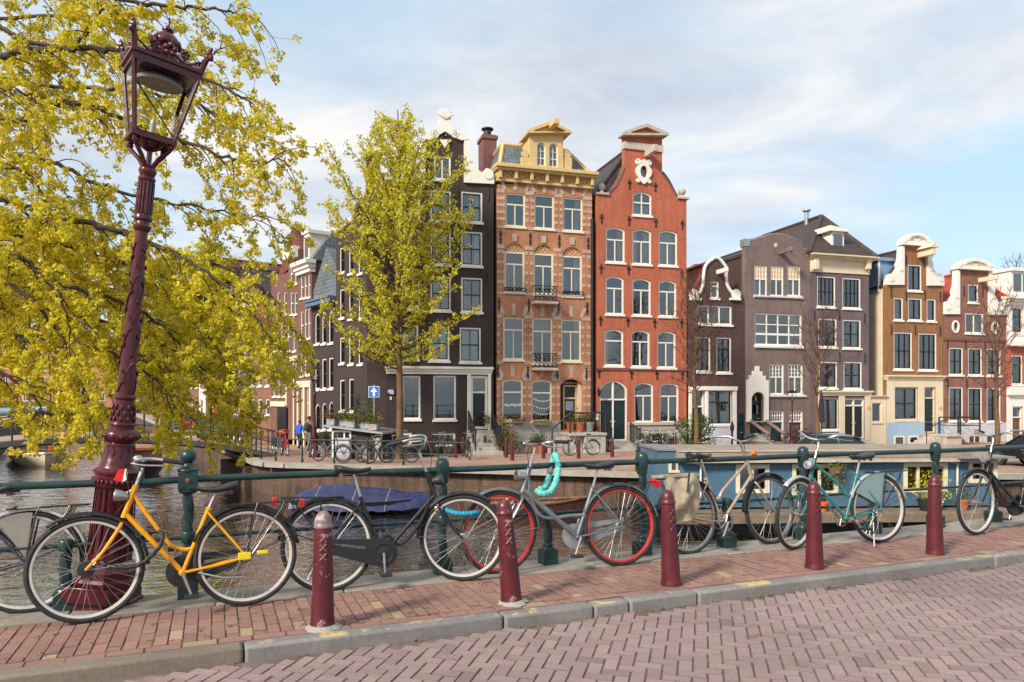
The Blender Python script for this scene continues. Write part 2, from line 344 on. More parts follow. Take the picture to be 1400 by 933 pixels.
def pave(mb, quads, z, pal, r, wear=0.0025, var=0.09):
    """quads: brick outlines in world xy; every brick gets a chamfered top, its own tilt and its own clay colour"""
    for q in quads:
        c = sum((Vector(p) for p in q), Vector((0, 0))) / 4
        tilt = (r.uniform(-1, 1) * 0.011, r.uniform(-1, 1) * 0.011); dz = r.uniform(-1, 1) * wear
        top = []; low = []
        for p in q:
            d = Vector(p) - c
            e = d * (1 - 0.006 / max(abs(d.x), abs(d.y), 0.03)); zz = z + dz + e.x * tilt[0] + e.y * tilt[1]
            top.append((c.x + e.x, c.y + e.y, zz)); low.append((p[0], p[1], zz - 0.007))
        b = mb.av(top + low)
        k = pal[0] if r.random() > pal[2] else pal[1]
        f = r.uniform(1 - var, 1 + var) * (1 if r.random() > 0.05 else r.uniform(0.72, 0.88)); col = (min(1, k[0] * f * r.uniform(0.98, 1.02)), k[1] * f * r.uniform(0.95, 1.05), k[2] * f * r.uniform(0.95, 1.05), 1)
        mb.fc((b, b + 1, b + 2, b + 3)); mb.col.append(col)
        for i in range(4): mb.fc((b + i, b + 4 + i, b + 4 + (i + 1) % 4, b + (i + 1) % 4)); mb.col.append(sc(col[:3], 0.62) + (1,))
r = random.Random(3)
# road: herringbone clinkers
mb = MB(); quads = []; a = R(-15); ca, sa = math.cos(a), math.sin(a); g = 0.088; jt = 0.0032
for i in range(-100, 170):
    for j in range(-70, 130):
        k = (i - j) % 4
        if k == 0: x0, y0, x1, y1 = i * g + jt, j * g + jt, (i + 2) * g - jt, (j + 1) * g - jt
        elif k == 3: x0, y0, x1, y1 = i * g + jt, j * g + jt, (i + 1) * g - jt, (j + 2) * g - jt
        else: continue
        q = [(x * ca - y * sa, x * sa + y * ca) for x, y in ((x0, y0), (x1, y0), (x1, y1), (x0, y1))]
        cx, cy = (q[0][0] + q[2][0]) / 2, (q[0][1] + q[2][1]) / 2; u, v = uv_of((cx, cy))
        if -6 < u < 12 and 1.38 < v < 7.2 and cy > 1.2: quads.append(q)
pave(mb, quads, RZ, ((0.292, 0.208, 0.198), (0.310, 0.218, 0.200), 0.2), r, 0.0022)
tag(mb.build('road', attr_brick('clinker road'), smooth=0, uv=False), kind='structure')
jm = plain('sandy joints', (0.19, 0.135, 0.10), 0.95, var=0.4, scale=4, bump=0.5)
mb = MB(); bbox(mb, -14, 1.30, RZ - 0.25, 30, 16, RZ - 0.0075); tag(mb.build('road_bed', plain('dark joints', (0.155, 0.112, 0.096), 0.95, var=0.4, scale=4, bump=0.5)), kind='structure')
# pavement bricks
mb = MB(); quads = []; bw, bl = 0.084, 0.208
for i in range(-110, 190):
    for j in range(-2, 8):
        u0 = i * bw; v0 = 0.285 + (j + (0.5 if i % 2 else 0)) * bl; v1 = v0 + bl
        v0, v1 = max(v0, 0.285), min(v1, 1.095)
        if v1 - v0 < 0.03: continue
        wob = 0.012 * math.sin(u0 * 1.3)
        q = [P(u0 + 0.0025 + wob, v1 - 0.0025), P(u0 + bw - 0.0025 + wob, v1 - 0.0025), P(u0 + bw - 0.0025 + wob, v0 + 0.0025), P(u0 + 0.0025 + wob, v0 + 0.0025)]
        quads.append([(p.x, p.y) for p in q])
for i in range(-46, 80):           # soldier course along the kerb
    q = [P(i * 0.208 + 0.003, 1.198), P((i + 1) * 0.208 - 0.003, 1.198), P((i + 1) * 0.208 - 0.003, 1.101), P(i * 0.208 + 0.003, 1.101)]; quads.append([(p.x, p.y) for p in q])
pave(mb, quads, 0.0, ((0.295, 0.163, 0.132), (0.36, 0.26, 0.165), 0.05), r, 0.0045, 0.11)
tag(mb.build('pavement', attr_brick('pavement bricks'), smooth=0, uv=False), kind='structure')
mb = MB(); bbox(mb, -14, 0.27, -0.3, 30, 1.205, -0.0065); tag(mb.build('pavement_bed', jm), kind='structure')
# coping stones under the railing, kerb stones
def stone_mat(name, c, yellow=0.0):
    t = Mt(name); o = t.tc()
    col = t.mix(1, t.ramp(t.noise(o, 2.2, 8, 0.65), [(0.25, sc(c, 0.72)), (0.75, sc(c, 1.2))]), t.ramp(t.noise(o, 30, 6, 0.7), [(0.3, 0.82), (0.7, 1.12)]), 'MULTIPLY')
    if yellow:
        m = t.ramp(t.noise(o, 2.4, 7, 0.7, 0.6), [(yellow, 0.0), (yellow + 0.05, 0.8)])
        sep = t.N.new('ShaderNodeSeparateXYZ'); gg = t.N.new('ShaderNodeNewGeometry'); t.L.new(gg.outputs['Normal'], sep.inputs[0])
        m = t.mix(1, m, t.ramp(sep.outputs[2], [(0.6, 0.0), (0.9, 1.0)]), 'MULTIPLY')
        col = t.mix(m, col, (0.60, 0.44, 0.16))
    t.set('Base Color', col); t.set('Roughness', t.ramp(t.noise(o, 6, 5), [(0.3, 0.55), (0.7, 0.95)])); t.bump(t.noise(o, 35, 7, 0.7), 0.5, 0.008); return t.m
km = stone_mat('blue grey kerb stone', (0.225, 0.212, 0.205), 0.56); km2 = stone_mat('pebbly concrete kerb', (0.21, 0.175, 0.135))
cuts = [-9, -7.5, -6.1, -4.7, -3.3, -2.0]
for px, py in ((334.5, 914.5), (695, 864), (823, 850), (866, 840), (958, 827), (1377, 777)):
    cuts.append(uv_of(gnd(px, py, RZ))[0])
while cuts[-1] < 28: cuts.append(cuts[-1] + 1.9)
cuts = sorted(cuts); mb = MB()
for i, (u0, u1) in enumerate(zip(cuts, cuts[1:])):
    mb.mi = 1 if u1 < cuts[7] - 0.2 + 0.3 and u0 < 0.3 and i < 6 else 0
    dz = r.uniform(-0.004, 0.004); bbox(mb, u0 + 0.004, 1.208, -0.3, u1 - 0.004, 1.335 + r.uniform(-0.003, 0.003), 0.004 + dz)
tag(mb.build('kerb', [km, km2], bevel=0.022), kind='structure')
mb = MB(); u = -9.0
while u < 28: l = r.uniform(0.9, 1.5); bbox(mb, u + 0.004, -0.19, -0.25, u + l - 0.004, 0.272, 0.012 + r.uniform(-0.004, 0.003)); u += l
tag(mb.build('bridge_coping', stone_mat('worn coping stone', (0.30, 0.265, 0.225)), bevel=0.012), kind='structure')
mb = MB(); bbox(mb, -14, -0.13, -1.0, 30, 16, -0.36); bbox(mb, -14, -0.12, -2.9, -6.0, 16, -1.01); bbox(mb, 17, -0.12, -2.9, 30, 16, -1.01)
tag(mb.build('bridge_deck', M['b_wine']), kind='structure')
# weeds in the joints
mb = MB()
for n in range(150):
    if n < 60: u, v = r.uniform(-3, 9), r.choice((0.28, 1.03, 1.14)) + r.gauss(0, 0.012)
    elif n < 120: u, v = r.gauss(0.6, 1.3), r.uniform(0.3, 1.1)
    else: u, v = r.uniform(-2.5, 8), 1.345 + abs(r.gauss(0, 0.01))
    z = 0.0 if v < 1.3 else RZ
    p = P(u, v, z - 0.004)
    for k in range(r.randint(4, 10)):
        a = r.uniform(0, 6.28); l = r.uniform(0.010, 0.028); d = Vector((math.cos(a), math.sin(a), r.uniform(0.2, 0.8))).normalized() * l
        s_ = Vector((-d.y, d.x, 0)).normalized() * l * 0.3; q = p + Vector((r.uniform(-1, 1), r.uniform(-1, 1), 0)) * 0.025
        mb.face([q - s_ * 0.4, q + s_ * 0.4, q + d + s_, q + d - s_])
tag(mb.build('weeds', leafmat('moss and weeds', (0.16, 0.15, 0.02), (0.26, 0.23, 0.03), 0.2), smooth=0, uv=False), kind='stuff')
# ---------------------------------------------------------------- green railing
DS = 6.39 / 5.62            # the posts stand 2.03 m apart along the coping
def tpos(t): # post number t -> u
    x = 605 + 378.8 * t; k = 1 + 0.1205 * t; d = 6.39 * k; px = x / k
    return uv_of(((px - 700) * d / F, d))[0]
rl = empty('bridge_railing', P(0, 0), BA, 'dark green iron bridge railing with twisted posts along the canal side of the bridge', 'railing')
def shaft(mb, z0, z1, r0=0.034, lobe=0.010, n=24, st=30, tw=26):
    rings = []
    for i in range(st + 1):
        z = z0 + (z1 - z0) * i / st; e = min(1, min(i, st - i) / 2)
        rings.append(mb.av([((r0 + lobe * e * math.cos(3 * (2 * math.pi * j / n) + tw * (z - z0))) * math.cos(2 * math.pi * j / n), (r0 + lobe * e * math.cos(3 * (2 * math.pi * j / n) + tw * (z - z0))) * math.sin(2 * math.pi * j / n), z) for j in range(n)]))
    for a0, b0 in zip(rings, rings[1:]):
        for j in range(n): mb.fc((a0 + j, a0 + (j + 1) % n, b0 + (j + 1) % n, b0 + j))
def post_base(mb):
    mb.box(-0.072, -0.072, 0, 0.072, 0.072, 0.135); mb.lathe([(0.072, 0.135), (0.062, 0.155), (0.048, 0.16), (0.048, 0.185), (0.038, 0.195)], 16)
mb = MB(); post_base(mb); shaft(mb, 0.19, 0.80)
mb.lathe([(0.045, 0.42), (0.052, 0.43), (0.052, 0.50), (0.045, 0.51)], 16)
mb.lathe([(0.038, 0.78), (0.052, 0.80), (0.050, 0.83), (0.057, 0.845), (0.059, 0.96), (0.052, 0.985), (0.032, 1.005), (0.0, 1.012)], 20)
post = mb.build('post', M['rail'], rl, loc=(tpos(0), 0, 0.012), bevel=0.004)
for t in (1, 2, 3, 4, 5, 6, 7):
    c = post.copy(); COL.objects.link(c); c.location = (tpos(t), 0, 0.012)
mb = MB(); post_base(mb); shaft(mb, 0.19, 0.43); mb.lathe([(0.036, 0.42), (0.046, 0.43), (0.05, 0.45), (0.05, 0.49), (0.04, 0.505), (0.0, 0.51)], 16)
sp = mb.build('short_post', M['rail'], rl, loc=(tpos(0.5), 0, 0.012), bevel=0.004)
for t in (-1.40, -2.4, -0.5, 1.5, 2.5, 3.5, 4.5, 5.5):
    c = sp.copy(); COL.objects.link(c); c.location = (tpos(t), 0, 0.012)
mb = MB(); post_base(mb); shaft(mb, 0.19, 0.80); mb.lathe([(0.045, 0.42), (0.052, 0.43), (0.052, 0.50), (0.045, 0.51)], 16)
mb.box(-0.07, -0.07, 0.835, 0.07, 0.07, 0.97); mb.lathe([(0.055, 0.80), (0.07, 0.815), (0.07, 0.836)], 16)
mb.lathe([(0.08, 0.97), (0.08, 0.985), (0.052, 1.0), (0.04, 1.02), (0.038, 1.035)], 20); mb.sphere((0, 0, 1.085), 0.058, 18, 12)
o = mb.build('ball_post', M['rail'], rl, loc=(tpos(-1), 0, 0.012), bevel=0.004)
mb = MB(); mb.lathe([(0.02, 0), (0.018, 0.008), (0, 0.014)], 12); mb.build('bolt', M['rust'], o, loc=(0, -0.071, 0.905), rot=(R(90), 0, 0))
c = o.copy(); COL.objects.link(c); c.location = (tpos(-2) - 0.5, 0, 0.012)
ul = uv_of(at(142, 800, 5.5))[0]
def railtube(z, r_, dip):
    pts = []
    u = -8.0
    while u < 16:
        k = math.exp(-((u - ul - 0.28) / 0.10) ** 2) * dip; pts.append((u, 0.0, z - k + 0.003 * math.sin(u * 2.1))); u += 0.08
    m_ = MB(); m_.tube(pts, r_, 12); return m_
railtube(0.918, 0.0275, 0.012).build('top_rail', M['rail'], rl); railtube(0.474, 0.016, 0).build('lower_rail', M['rail'], rl)
# ---------------------------------------------------------------- bollards
def bollard(px, py, label, mat, capmat, hh=0.785, lean=(0, 0), face=0.0, concrete=True):
    p = gnd(px, py); u, v = uv_of(p); p = P(u + 0.02, v - 0.085)
    root = empty('bollard', p, BA + R(180) + face, label, 'bollard', 'maroon bollards along the kerb')
    root.rotation_euler.x = R(lean[0]); root.rotation_euler.y = R(lean[1])
    prof = [(0.084, -0.05), (0.084, 0.02), (0.081, 0.03), (0.078, 0.06), (0.072, 0.25), (0.064, 0.48), (0.0575, 0.655), (0.057, 0.672)]
    m_ = MB(); m_.lathe(prof, 32, cap=False); m_.build('body', mat, root)
    m_ = MB(); m_.lathe([(r_ * 0.87, z_) for r_, z_ in ((0.0655, 0.672), (0.073, 0.676), (0.075, 0.688), (0.070, 0.696), (0.066, 0.70), (0.0655, 0.715), (0.062, 0.735), (0.053, 0.757), (0.036, 0.775), (0.016, 0.784), (0.0, 0.786))], 32, cap=False); m_.build('cap', capmat, root)
    m_ = MB()
    for k in range(3):
        z = 0.61 - 0.062 * k; rr = 0.0595 + 0.0022 * k
        for sx in (-1, 1):
            pts = []
            for i in range(5):
                q = (i - 2) / 2; ang = R(90) + sx * q * 0.33; pts.append(((rr + 0.0005) * math.cos(ang), (rr + 0.0005) * math.sin(ang), z + q * 0.023))
            m_.tube(pts, 0.0062, 6)
    m_.build('cross_emblem', M['emblem'] if concrete else mat, root)
    if concrete:
        m_ = MB(); n = 26; pr = random.Random(int(px)); ro = [0.115 + pr.uniform(-0.015, 0.02) for _ in range(n)]
        a0 = m_.av([(0.085 * math.cos(6.2832 * j / n), 0.085 * math.sin(6.2832 * j / n), 0.028) for j in range(n)]); b0 = m_.av([(ro[j] * math.cos(6.2832 * j / n), ro[j] * math.sin(6.2832 * j / n), 0.002) for j in range(n)])
        for j in range(n): m_.fc((b0 + j, b0 + (j + 1) % n, a0 + (j + 1) % n, a0 + j))
        m_.build('mortar_collar', M['concrete'], root)
    return root
capw = worn('scraped steel cap', (0.22, 0.15, 0.155), (0.42, 0.39, 0.38), 0.4, 0.55, 12)
bollard(439, 864, 'maroon bollard with a bare scraped metal cap, in front of the black bicycle', M['maroonb'], capw, face=R(-8), lean=(0, -0.5))
bollard(702, 829, 'leaning maroon bollard with chipped paint in front of the red-rimmed bicycle', M['maroonb'], M['maroonb'], face=R(-6), lean=(0, 4.5))
bollard(923, 803, 'maroon bollard in front of the canvas pannier bag, smooth paint, leaning', M['maroonc'], M['maroonc'], face=R(-4), lean=(0, 2.6), concrete=False)
bollard(1121, 780, 'maroon bollard between the front wheel and the skirt guard of the teal bicycle', M['maroonc'], M['maroonc'], face=R(-4), lean=(0, 0.6), concrete=False)
bollard(1287, 760, 'maroon bollard between the teal bicycle and the black bicycle at the far end', M['maroonc'], M['maroonc'], face=R(-2), lean=(0, 0.3), concrete=False)
# ================================================================ water and land
ZQ, ZW, ZL = -1.05, -2.37, -0.2
def watermat():
    t = Mt('canal water'); o = t.tc()
    mp = t.N.new('ShaderNodeMapping'); t.L.new(o, mp.inputs[0]); mp.inputs['Scale'].default_value = (0.8, 1.25, 1); mp.inputs['Rotation'].default_value = (0, 0, R(20))
    t.set('Base Color', t.ramp(t.noise(o, 0.25, 5), [(0.3, (0.050, 0.030, 0.015)), (0.7, (0.075, 0.046, 0.025))])); t.set('Roughness', 0.5); t.set('Specular IOR Level', 0.0)
    n1 = t.noise(mp.outputs[0], 0.8, 2, 0.5, 1.2); n2 = t.noise(mp.outputs[0], 2.6, 3, 0.5, 1.4)
    h = t.mix(0.30, n1, n2); t.bump(h, 1.0, 0.062); N, L = t.N, t.L; nb = t.b.inputs['Normal'].links[0].from_socket
    fr = N.new('ShaderNodeFresnel'); fr.inputs[0].default_value = 1.33; L.new(nb, fr.inputs['Normal']); mu = N.new('ShaderNodeMath'); mu.operation = 'MULTIPLY'; mu.use_clamp = True; L.new(fr.outputs[0], mu.inputs[0]); mu.inputs[1].default_value = 3.1
    gl = N.new('ShaderNodeBsdfGlossy'); gl.inputs['Roughness'].default_value = 0.05; L.new(nb, gl.inputs['Normal']); mx = N.new('ShaderNodeMixShader'); L.new(mu.outputs[0], mx.inputs[0]); L.new(t.b.outputs[0], mx.inputs[1]); L.new(gl.outputs[0], mx.inputs[2]); L.new(mx.outputs[0], t.out.inputs[0]); return t.m
mb = MB(); mb.face([(-500, -60, ZW), (500, -60, ZW), (500, 500, ZW), (-500, 500, ZW)]); tag(mb.build('canal_water', watermat(), smooth=0), kind='structure')
QUAY = [(300, 24.0), (16, 25.2), (9, 25.3), (5, 25.5), (0, 26.8), (-7.2, 28.8), (-8.9, 29.25), (-9.8, 29.7), (-10.5, 30.5), (-11.1, 31.6), (-29.8, 64), (-47, 94), (-72, 138), (-72, 600), (300, 600)]
BANK = [(-7.0, -60), (-7.0, 3.9), (-7.6, 10), (-23, 31), (-34, 47), (-45, 66), (-62, 95), (-92, 140), (-92, 600), (-500, 600), (-500, -60)]
def land(name, poly, z, mat, wallname, wallmat, capmat, nwall):
    m_ = MB(); pts = [Vector((x, y, 0)) for x, y in poly]; b = m_.av([(x, y, z) for x, y in poly])
    for t in tessellate_polygon([pts]):
        p0, p1, p2 = (pts[i] for i in t); t = t if (p1 - p0).cross(p2 - p0).z > 0 else t[::-1]; m_.fc([b + i for i in t])
    tag(m_.build(name, mat, smooth=0), kind='structure')
    m_ = MB(); c_ = MB(); run = 0
    for (x0, y0), (x1, y1) in zip(poly[:nwall], poly[1:nwall + 1]):
        m_.face([(x0, y0, ZW - 1), (x1, y1, ZW - 1), (x1, y1, z - 0.16), (x0, y0, z - 0.16)])
        d = Vector((x1 - x0, y1 - y0, 0)); L = d.length; d.normalize(); n_ = Vector((d.y, -d.x, 0)) * -1
        for sg in (1,):
            a = Vector((x0, y0, 0)); bb = Vector((x1, y1, 0)); o_ = n_ * -0.07; i_ = n_ * 0.35
            k = c_.av([a + o_ + Vector((0, 0, z - 0.165)), bb + o_ + Vector((0, 0, z - 0.165)), bb + i_ + Vector((0, 0, z - 0.165)), a + i_ + Vector((0, 0, z - 0.165)), a + o_ + Vector((0, 0, z + 0.015)), bb + o_ + Vector((0, 0, z + 0.015)), bb + i_ + Vector((0, 0, z + 0.015)), a + i_ + Vector((0, 0, z + 0.015))])
            for q in ((0, 3, 2, 1), (4, 5, 6, 7), (0, 1, 5, 4), (1, 2, 6, 5), (2, 3, 7, 6), (3, 0, 4, 7)): c_.fc([k + i for i in q])
    wl = m_.build(wallname, wallmat, smooth=0); c_.build('coping', capmat, wl, smooth=0); return wl
qw = brick('old quay wall brick', (0.16, 0.075, 0.048), (0.10, 0.058, 0.040), (0.15, 0.12, 0.09), 0.24, 0.08, stain=0.6)
qs = plain('quay paving', (0.36, 0.26, 0.205), 0.85, var=0.2, scale=0.8, bump=0.3)
def quay_paving():
    t = Mt('quay clinker paving'); o = t.tc()
    b = t.N.new('ShaderNodeTexBrick'); t.L.new(o, b.inputs['Vector']); b.inputs['Scale'].default_value = 1; b.inputs['Brick Width'].default_value = 0.2; b.inputs['Row Height'].default_value = 0.1; b.inputs['Mortar Size'].default_value = 0.008
    b.inputs['Color1'].default_value = (0.44, 0.28, 0.21, 1); b.inputs['Color2'].default_value = (0.36, 0.22, 0.17, 1); b.inputs['Mortar'].default_value = (0.24, 0.18, 0.13, 1)
    t.set('Base Color', t.mix(1, b.outputs['Color'], t.ramp(t.noise(o, 0.5, 7, 0.6), [(0.25, 0.72), (0.75, 1.2)]), 'MULTIPLY')); t.set('Roughness', 0.85); return t.m
qp = quay_paving()
tag(land('quay_street', QUAY, ZQ, qp, 'quay_wall', qw, M['concrete'], 12), 'stained old brick quay wall with stone coping below the gabled houses', 'quay wall')
tag(land('left_bank_street', BANK, ZL, qp, 'quay_wall', qw, M['concrete'], 7), 'brick quay wall of the opposite bank, behind the tree branches and bridge', 'quay wall')
# ---------------------------------------------------------------- arched bridge over the side canal
AX, AY, BX, BY = -11.3, 32.3, -20.2, 26.4
bl = math.hypot(BX - AX, BY - AY); ba = math.atan2(BY - AY, BX - AX)
br = empty('arched_bridge', (AX, AY, 0), ba, 'low arched brick bridge with iron railing spanning the side canal behind the lamp', 'bridge')
def az(t): return 0.04 - 2.0 * (t - 0.62) ** 2
mb = MB(); n = 26; top = [(bl * (i / n * 1.16 - 0.08), az(i / n * 1.16 - 0.08)) for i in range(n + 1)]
# x runs right to left here; the visible side is y < 0 after mirroring, so the deck is built on both sides of the axis
mb.prism(top + [(x, z - 0.21) for x, z in top[::-1]], -5.0, 0.14); deck = mb.build('deck', plain('bridge edge beam', (0.105, 0.095, 0.085), 0.8, var=0.3, scale=2), br)
mb = MB(); [mb.face([(a[0], -0.25, a[1] + .004), (a[0], -4.9, a[1] + .004), (b[0], -4.9, b[1] + .004), (b[0], -0.25, b[1] + .004)][::-1]) for a, b in zip(top, top[1:])]; mb.build('roadway', qp, br, smooth=0)
mb = MB(); mb.prism([(x, z - 0.212) for x, z in top] + [(x, z - 0.27) for x, z in top[::-1]], -4.9, 0.06); mb.build('edge_trim', M['iron'], br)
for k, (x0, x1) in enumerate(((-1.5, 0.5), (bl - 1.2, bl + 1.5))):
    mb = MB(); mb.box(x0, -4.8, ZW - 0.5, x1, 0.02, -1.45); mb.build('abutment', qw, br)
rg = MB(); mid = MB()
pts = [(x, 0.0, z + 1.0) for x, z in top]; rg.tube(pts, 0.032, 8); rg.tube([(x, 0, z + 0.5) for x, z in top], 0.022, 8); rg.build('handrail', M['rail'], br)
po = MB(); po.tube([(0, 0, 0), (0, 0, 1.05)], 0.035, 8); po.sphere((0, 0, 1.08), 0.055, 8, 6); pm = None
for i in range(13):
    t = i / 12; x = bl * t
    if pm is None: pm = po.build('railing_post', M['rail'], br, loc=(x, 0, az(t)))
    else: c = pm.copy(); COL.objects.link(c); c.location = (x, 0, az(t))
# ================================================================ houses
class Plane:
    def __init__(s, p, ang): s.P = Vector(p); s.a = ang; s.u = Vector((math.cos(ang), math.sin(ang)))
    def s(s, px): p = (px - 700) / F; return (p * s.P.y - s.P.x) / (s.u.x - p * s.u.y)
    def pt(s, q): return s.P + s.u * q
    def dep(s, px): return s.P.y + s.u.y * s.s(px)
PA = Plane((6.55, 37.0), R(16.5)); PB = Plane(PA.pt(PA.s(504)), R(-52.4))
hr = random.Random(11)
class House:
    def __init__(s, name, label, plane, xl, xr, off=0.0, zg=ZQ, depth=9.0):
        s.pl = Plane(plane.P + Vector((-plane.u.y, plane.u.x)) * off, plane.a); s.s0 = s.pl.s(xl); s.w = s.pl.s(xr) - s.s0; s.zg = zg; s.D = depth
        p = s.pl.pt(s.s0); s.root = empty(name, (p.x, p.y, zg), s.pl.a, label, 'house'); s.holes = []; s.parent = s.root
        s.anchor = None
    def x(s, px): return s.pl.s(px) - s.s0
    def z(s, py, px): return EYE - (py - HOR) / F * s.pl.dep(px) - s.zg
    def q(s, px, py): return (s.x(px), s.z(py, px))
    def dq(s, px, py, y):
        """local x and z of the point at local depth y that stands on this sight line"""
        p = (px - 700) / F; u = s.pl.u; r = s.root.location; x = (p * (r.y + u.x * y) - r.x + u.y * y) / (u.x - p * u.y); return x, EYE + (HOR - py) / F * (r.y + u.y * x + u.x * y) - s.zg
    def rect(s, x0, y0, x1, y1):
        c = (x0 + x1) / 2; y0, y1 = min(y0, y1), max(y0, y1); return s.x(x0), s.z(y1, c), s.x(x1), s.z(y0, c)
    def pts(s, lst): return [s.q(*p) for p in lst]
    def part(s, mb, name, mat, **k): return mb.build(name, mat, s.parent, **k)
def outline(x0, z0, x1, z1, arch=0.0, n=10):
    if arch <= 0: return [(x0, z0), (x1, z0), (x1, z1), (x0, z1)]
    w = (x1 - x0) / 2; arch = min(arch, w); rad = (w * w + arch * arch) / (2 * arch); cx = (x0 + x1) / 2; cz = z1 - rad; a = math.asin(min(1, w / rad))
    if arch >= w * 0.999: a = math.pi / 2
    return [(x0, z0), (x1, z0)] + [(cx + rad * math.sin(a - 2 * a * i / n), cz + rad * math.cos(a - 2 * a * i / n)) for i in range(n + 1)]
def inset(ol, t):
    xs = [p[0] for p in ol]; zs = [p[1] for p in ol]; cx, cz = (min(xs) + max(xs)) / 2, (min(zs) + max(zs)) / 2
    kx = 1 - 2 * t / (max(xs) - min(xs)); kz = 1 - 2 * t / (max(zs) - min(zs)); return [(cx + (x - cx) * kx, cz + (z - cz) * kz) for x, z in ol]
def curtain(mb, x0, x1, z0, z1, y, r):
    n = max(4, int((x1 - x0) / 0.07)); a = mb.av([(x0 + (x1 - x0) * i / n, y + 0.035 * ((i % 2) * 2 - 1) * r.uniform(0.5, 1), z) for z in (z0, z1) for i in range(n + 1)])
    for i in range(n): mb.fc((a + i, a + i + 1, a + n + 2 + i, a + n + 1 + i))
def window(h, px, arch=0.0, style='T', fm='white', sm=None, cur=None, cm='curtain', sill=0.05, t=0.075, y=0.05, top=0.34, sillm=None, local=None, hole=True, bt=0.045):
    x0, z0, x1, z1 = local if local else h.rect(*px)
    ol = outline(x0, z0, x1, z1, arch)
    if hole: h.holes.append(ol)
    inn = inset(ol, t); fr = MB(); fr.ring(ol, inn, y, y + 0.10)
    ix0, iz0, ix1, iz1 = min(p[0] for p in inn), min(p[1] for p in inn), max(p[0] for p in inn), max(p[1] for p in inn); W_, H_ = ix1 - ix0, iz1 - iz0
    bars = MB() if sm else fr; zt = iz1 - H_ * top; cx = (ix0 + ix1) / 2; b = bt / 2; yb0, yb1 = y + 0.015, y + 0.085
    def ztop(x):
        if arch <= 0: return iz1
        return iz1 - arch * 0.9 * ((x - cx) / (W_ / 2)) ** 2
    if style in ('T', 'C', 'H', 'TG'): bars.box(ix0, yb0, zt - b * 1.5, ix1, yb1, zt + b * 1.5)
    if style in ('T', 'V', 'TG'): bars.box(cx - b, yb0, iz0, cx + b, yb1, zt - b if style != 'V' else ztop(cx) - 0.004)
    if style == 'C': bars.box(cx - b, yb0, iz0, cx + b, yb1, zt - b * 1.5); bars.box(cx - b, yb0, zt + b * 1.5, cx + b, yb1, iz1)
    if style == 'TG':
        for k in (1, 2, 3): bars.box(ix0 + W_ * k / 4 - 0.014, yb0, zt + b, ix0 + W_ * k / 4 + 0.014, yb1, iz1)
        for k in (1, 2): zz = zt + (iz1 - zt) * k / 3; bars.box(ix0, yb0 + 0.004, zz - 0.014, ix1, yb1 - 0.004, zz + 0.014)
    if style[0] == 'G':
        nx, nz = int(style[1]), int(style[2])
        for k in range(1, nx): xx = ix0 + W_ * k / nx; bars.box(xx - b * 0.6, yb0, iz0, xx + b * 0.6, yb1, ztop(xx) - 0.004)
        for k in range(1, nz): zz = iz0 + H_ * k / nz; bb = b * (1.3 if k == nz // 2 else 0.6); bars.box(ix0, yb0 + 0.004, zz - bb, ix1, yb1 - 0.004, zz + bb)
    wn = h.part(fr, 'window', M[fm])
    if sm:
        e = MB(); e.ring(inset(ol, t + 0.002), inset(ol, t + 0.045), y + 0.02, y + 0.09); bars.v += []
        k0 = len(bars.v); bars.v += e.v; bars.f += [tuple(i + k0 for i in f) for f in e.f]; bars.m += e.m
        bars.build('sash', M[sm], wn)
    g = MB(); g.poly(inn, y + 0.062); g.build('pane', M['glass'], wn, smooth=0)
    if sill:
        m_ = MB(); m_.box(x0 - 0.05, -sill - 0.02, z0 - 0.10, x1 + 0.05, y + 0.10, z0 + 0.004); m_.build('sill', M[sillm or fm], wn)
    if cur is None: cur = hr.choice(['', 'L', 'R', 'LR', 'B', 'F', 'LR'])
    if cur:
        c = MB(); k = hr.uniform(0.22, 0.34)
        if cur in ('L', 'LR'): curtain(c, ix0, ix0 + W_ * k, iz0, iz1, y + 0.22, hr)
        if cur in ('R', 'LR'): curtain(c, ix1 - W_ * k, ix1, iz0, iz1, y + 0.22, hr)
        if cur == 'F': curtain(c, ix0, ix1, iz0, iz1, y + 0.22, hr)
        if cur == 'B': k = hr.uniform(0.2, 0.45); c.box(ix0, y + 0.17, iz1 - H_ * k, ix1, y + 0.19, iz1)
        if cur == 'H': curtain(c, ix0, ix1, iz0, iz0 + H_ * 0.45, y + 0.2, hr)
        c.build('curtain', M[cm], wn)
    return wn
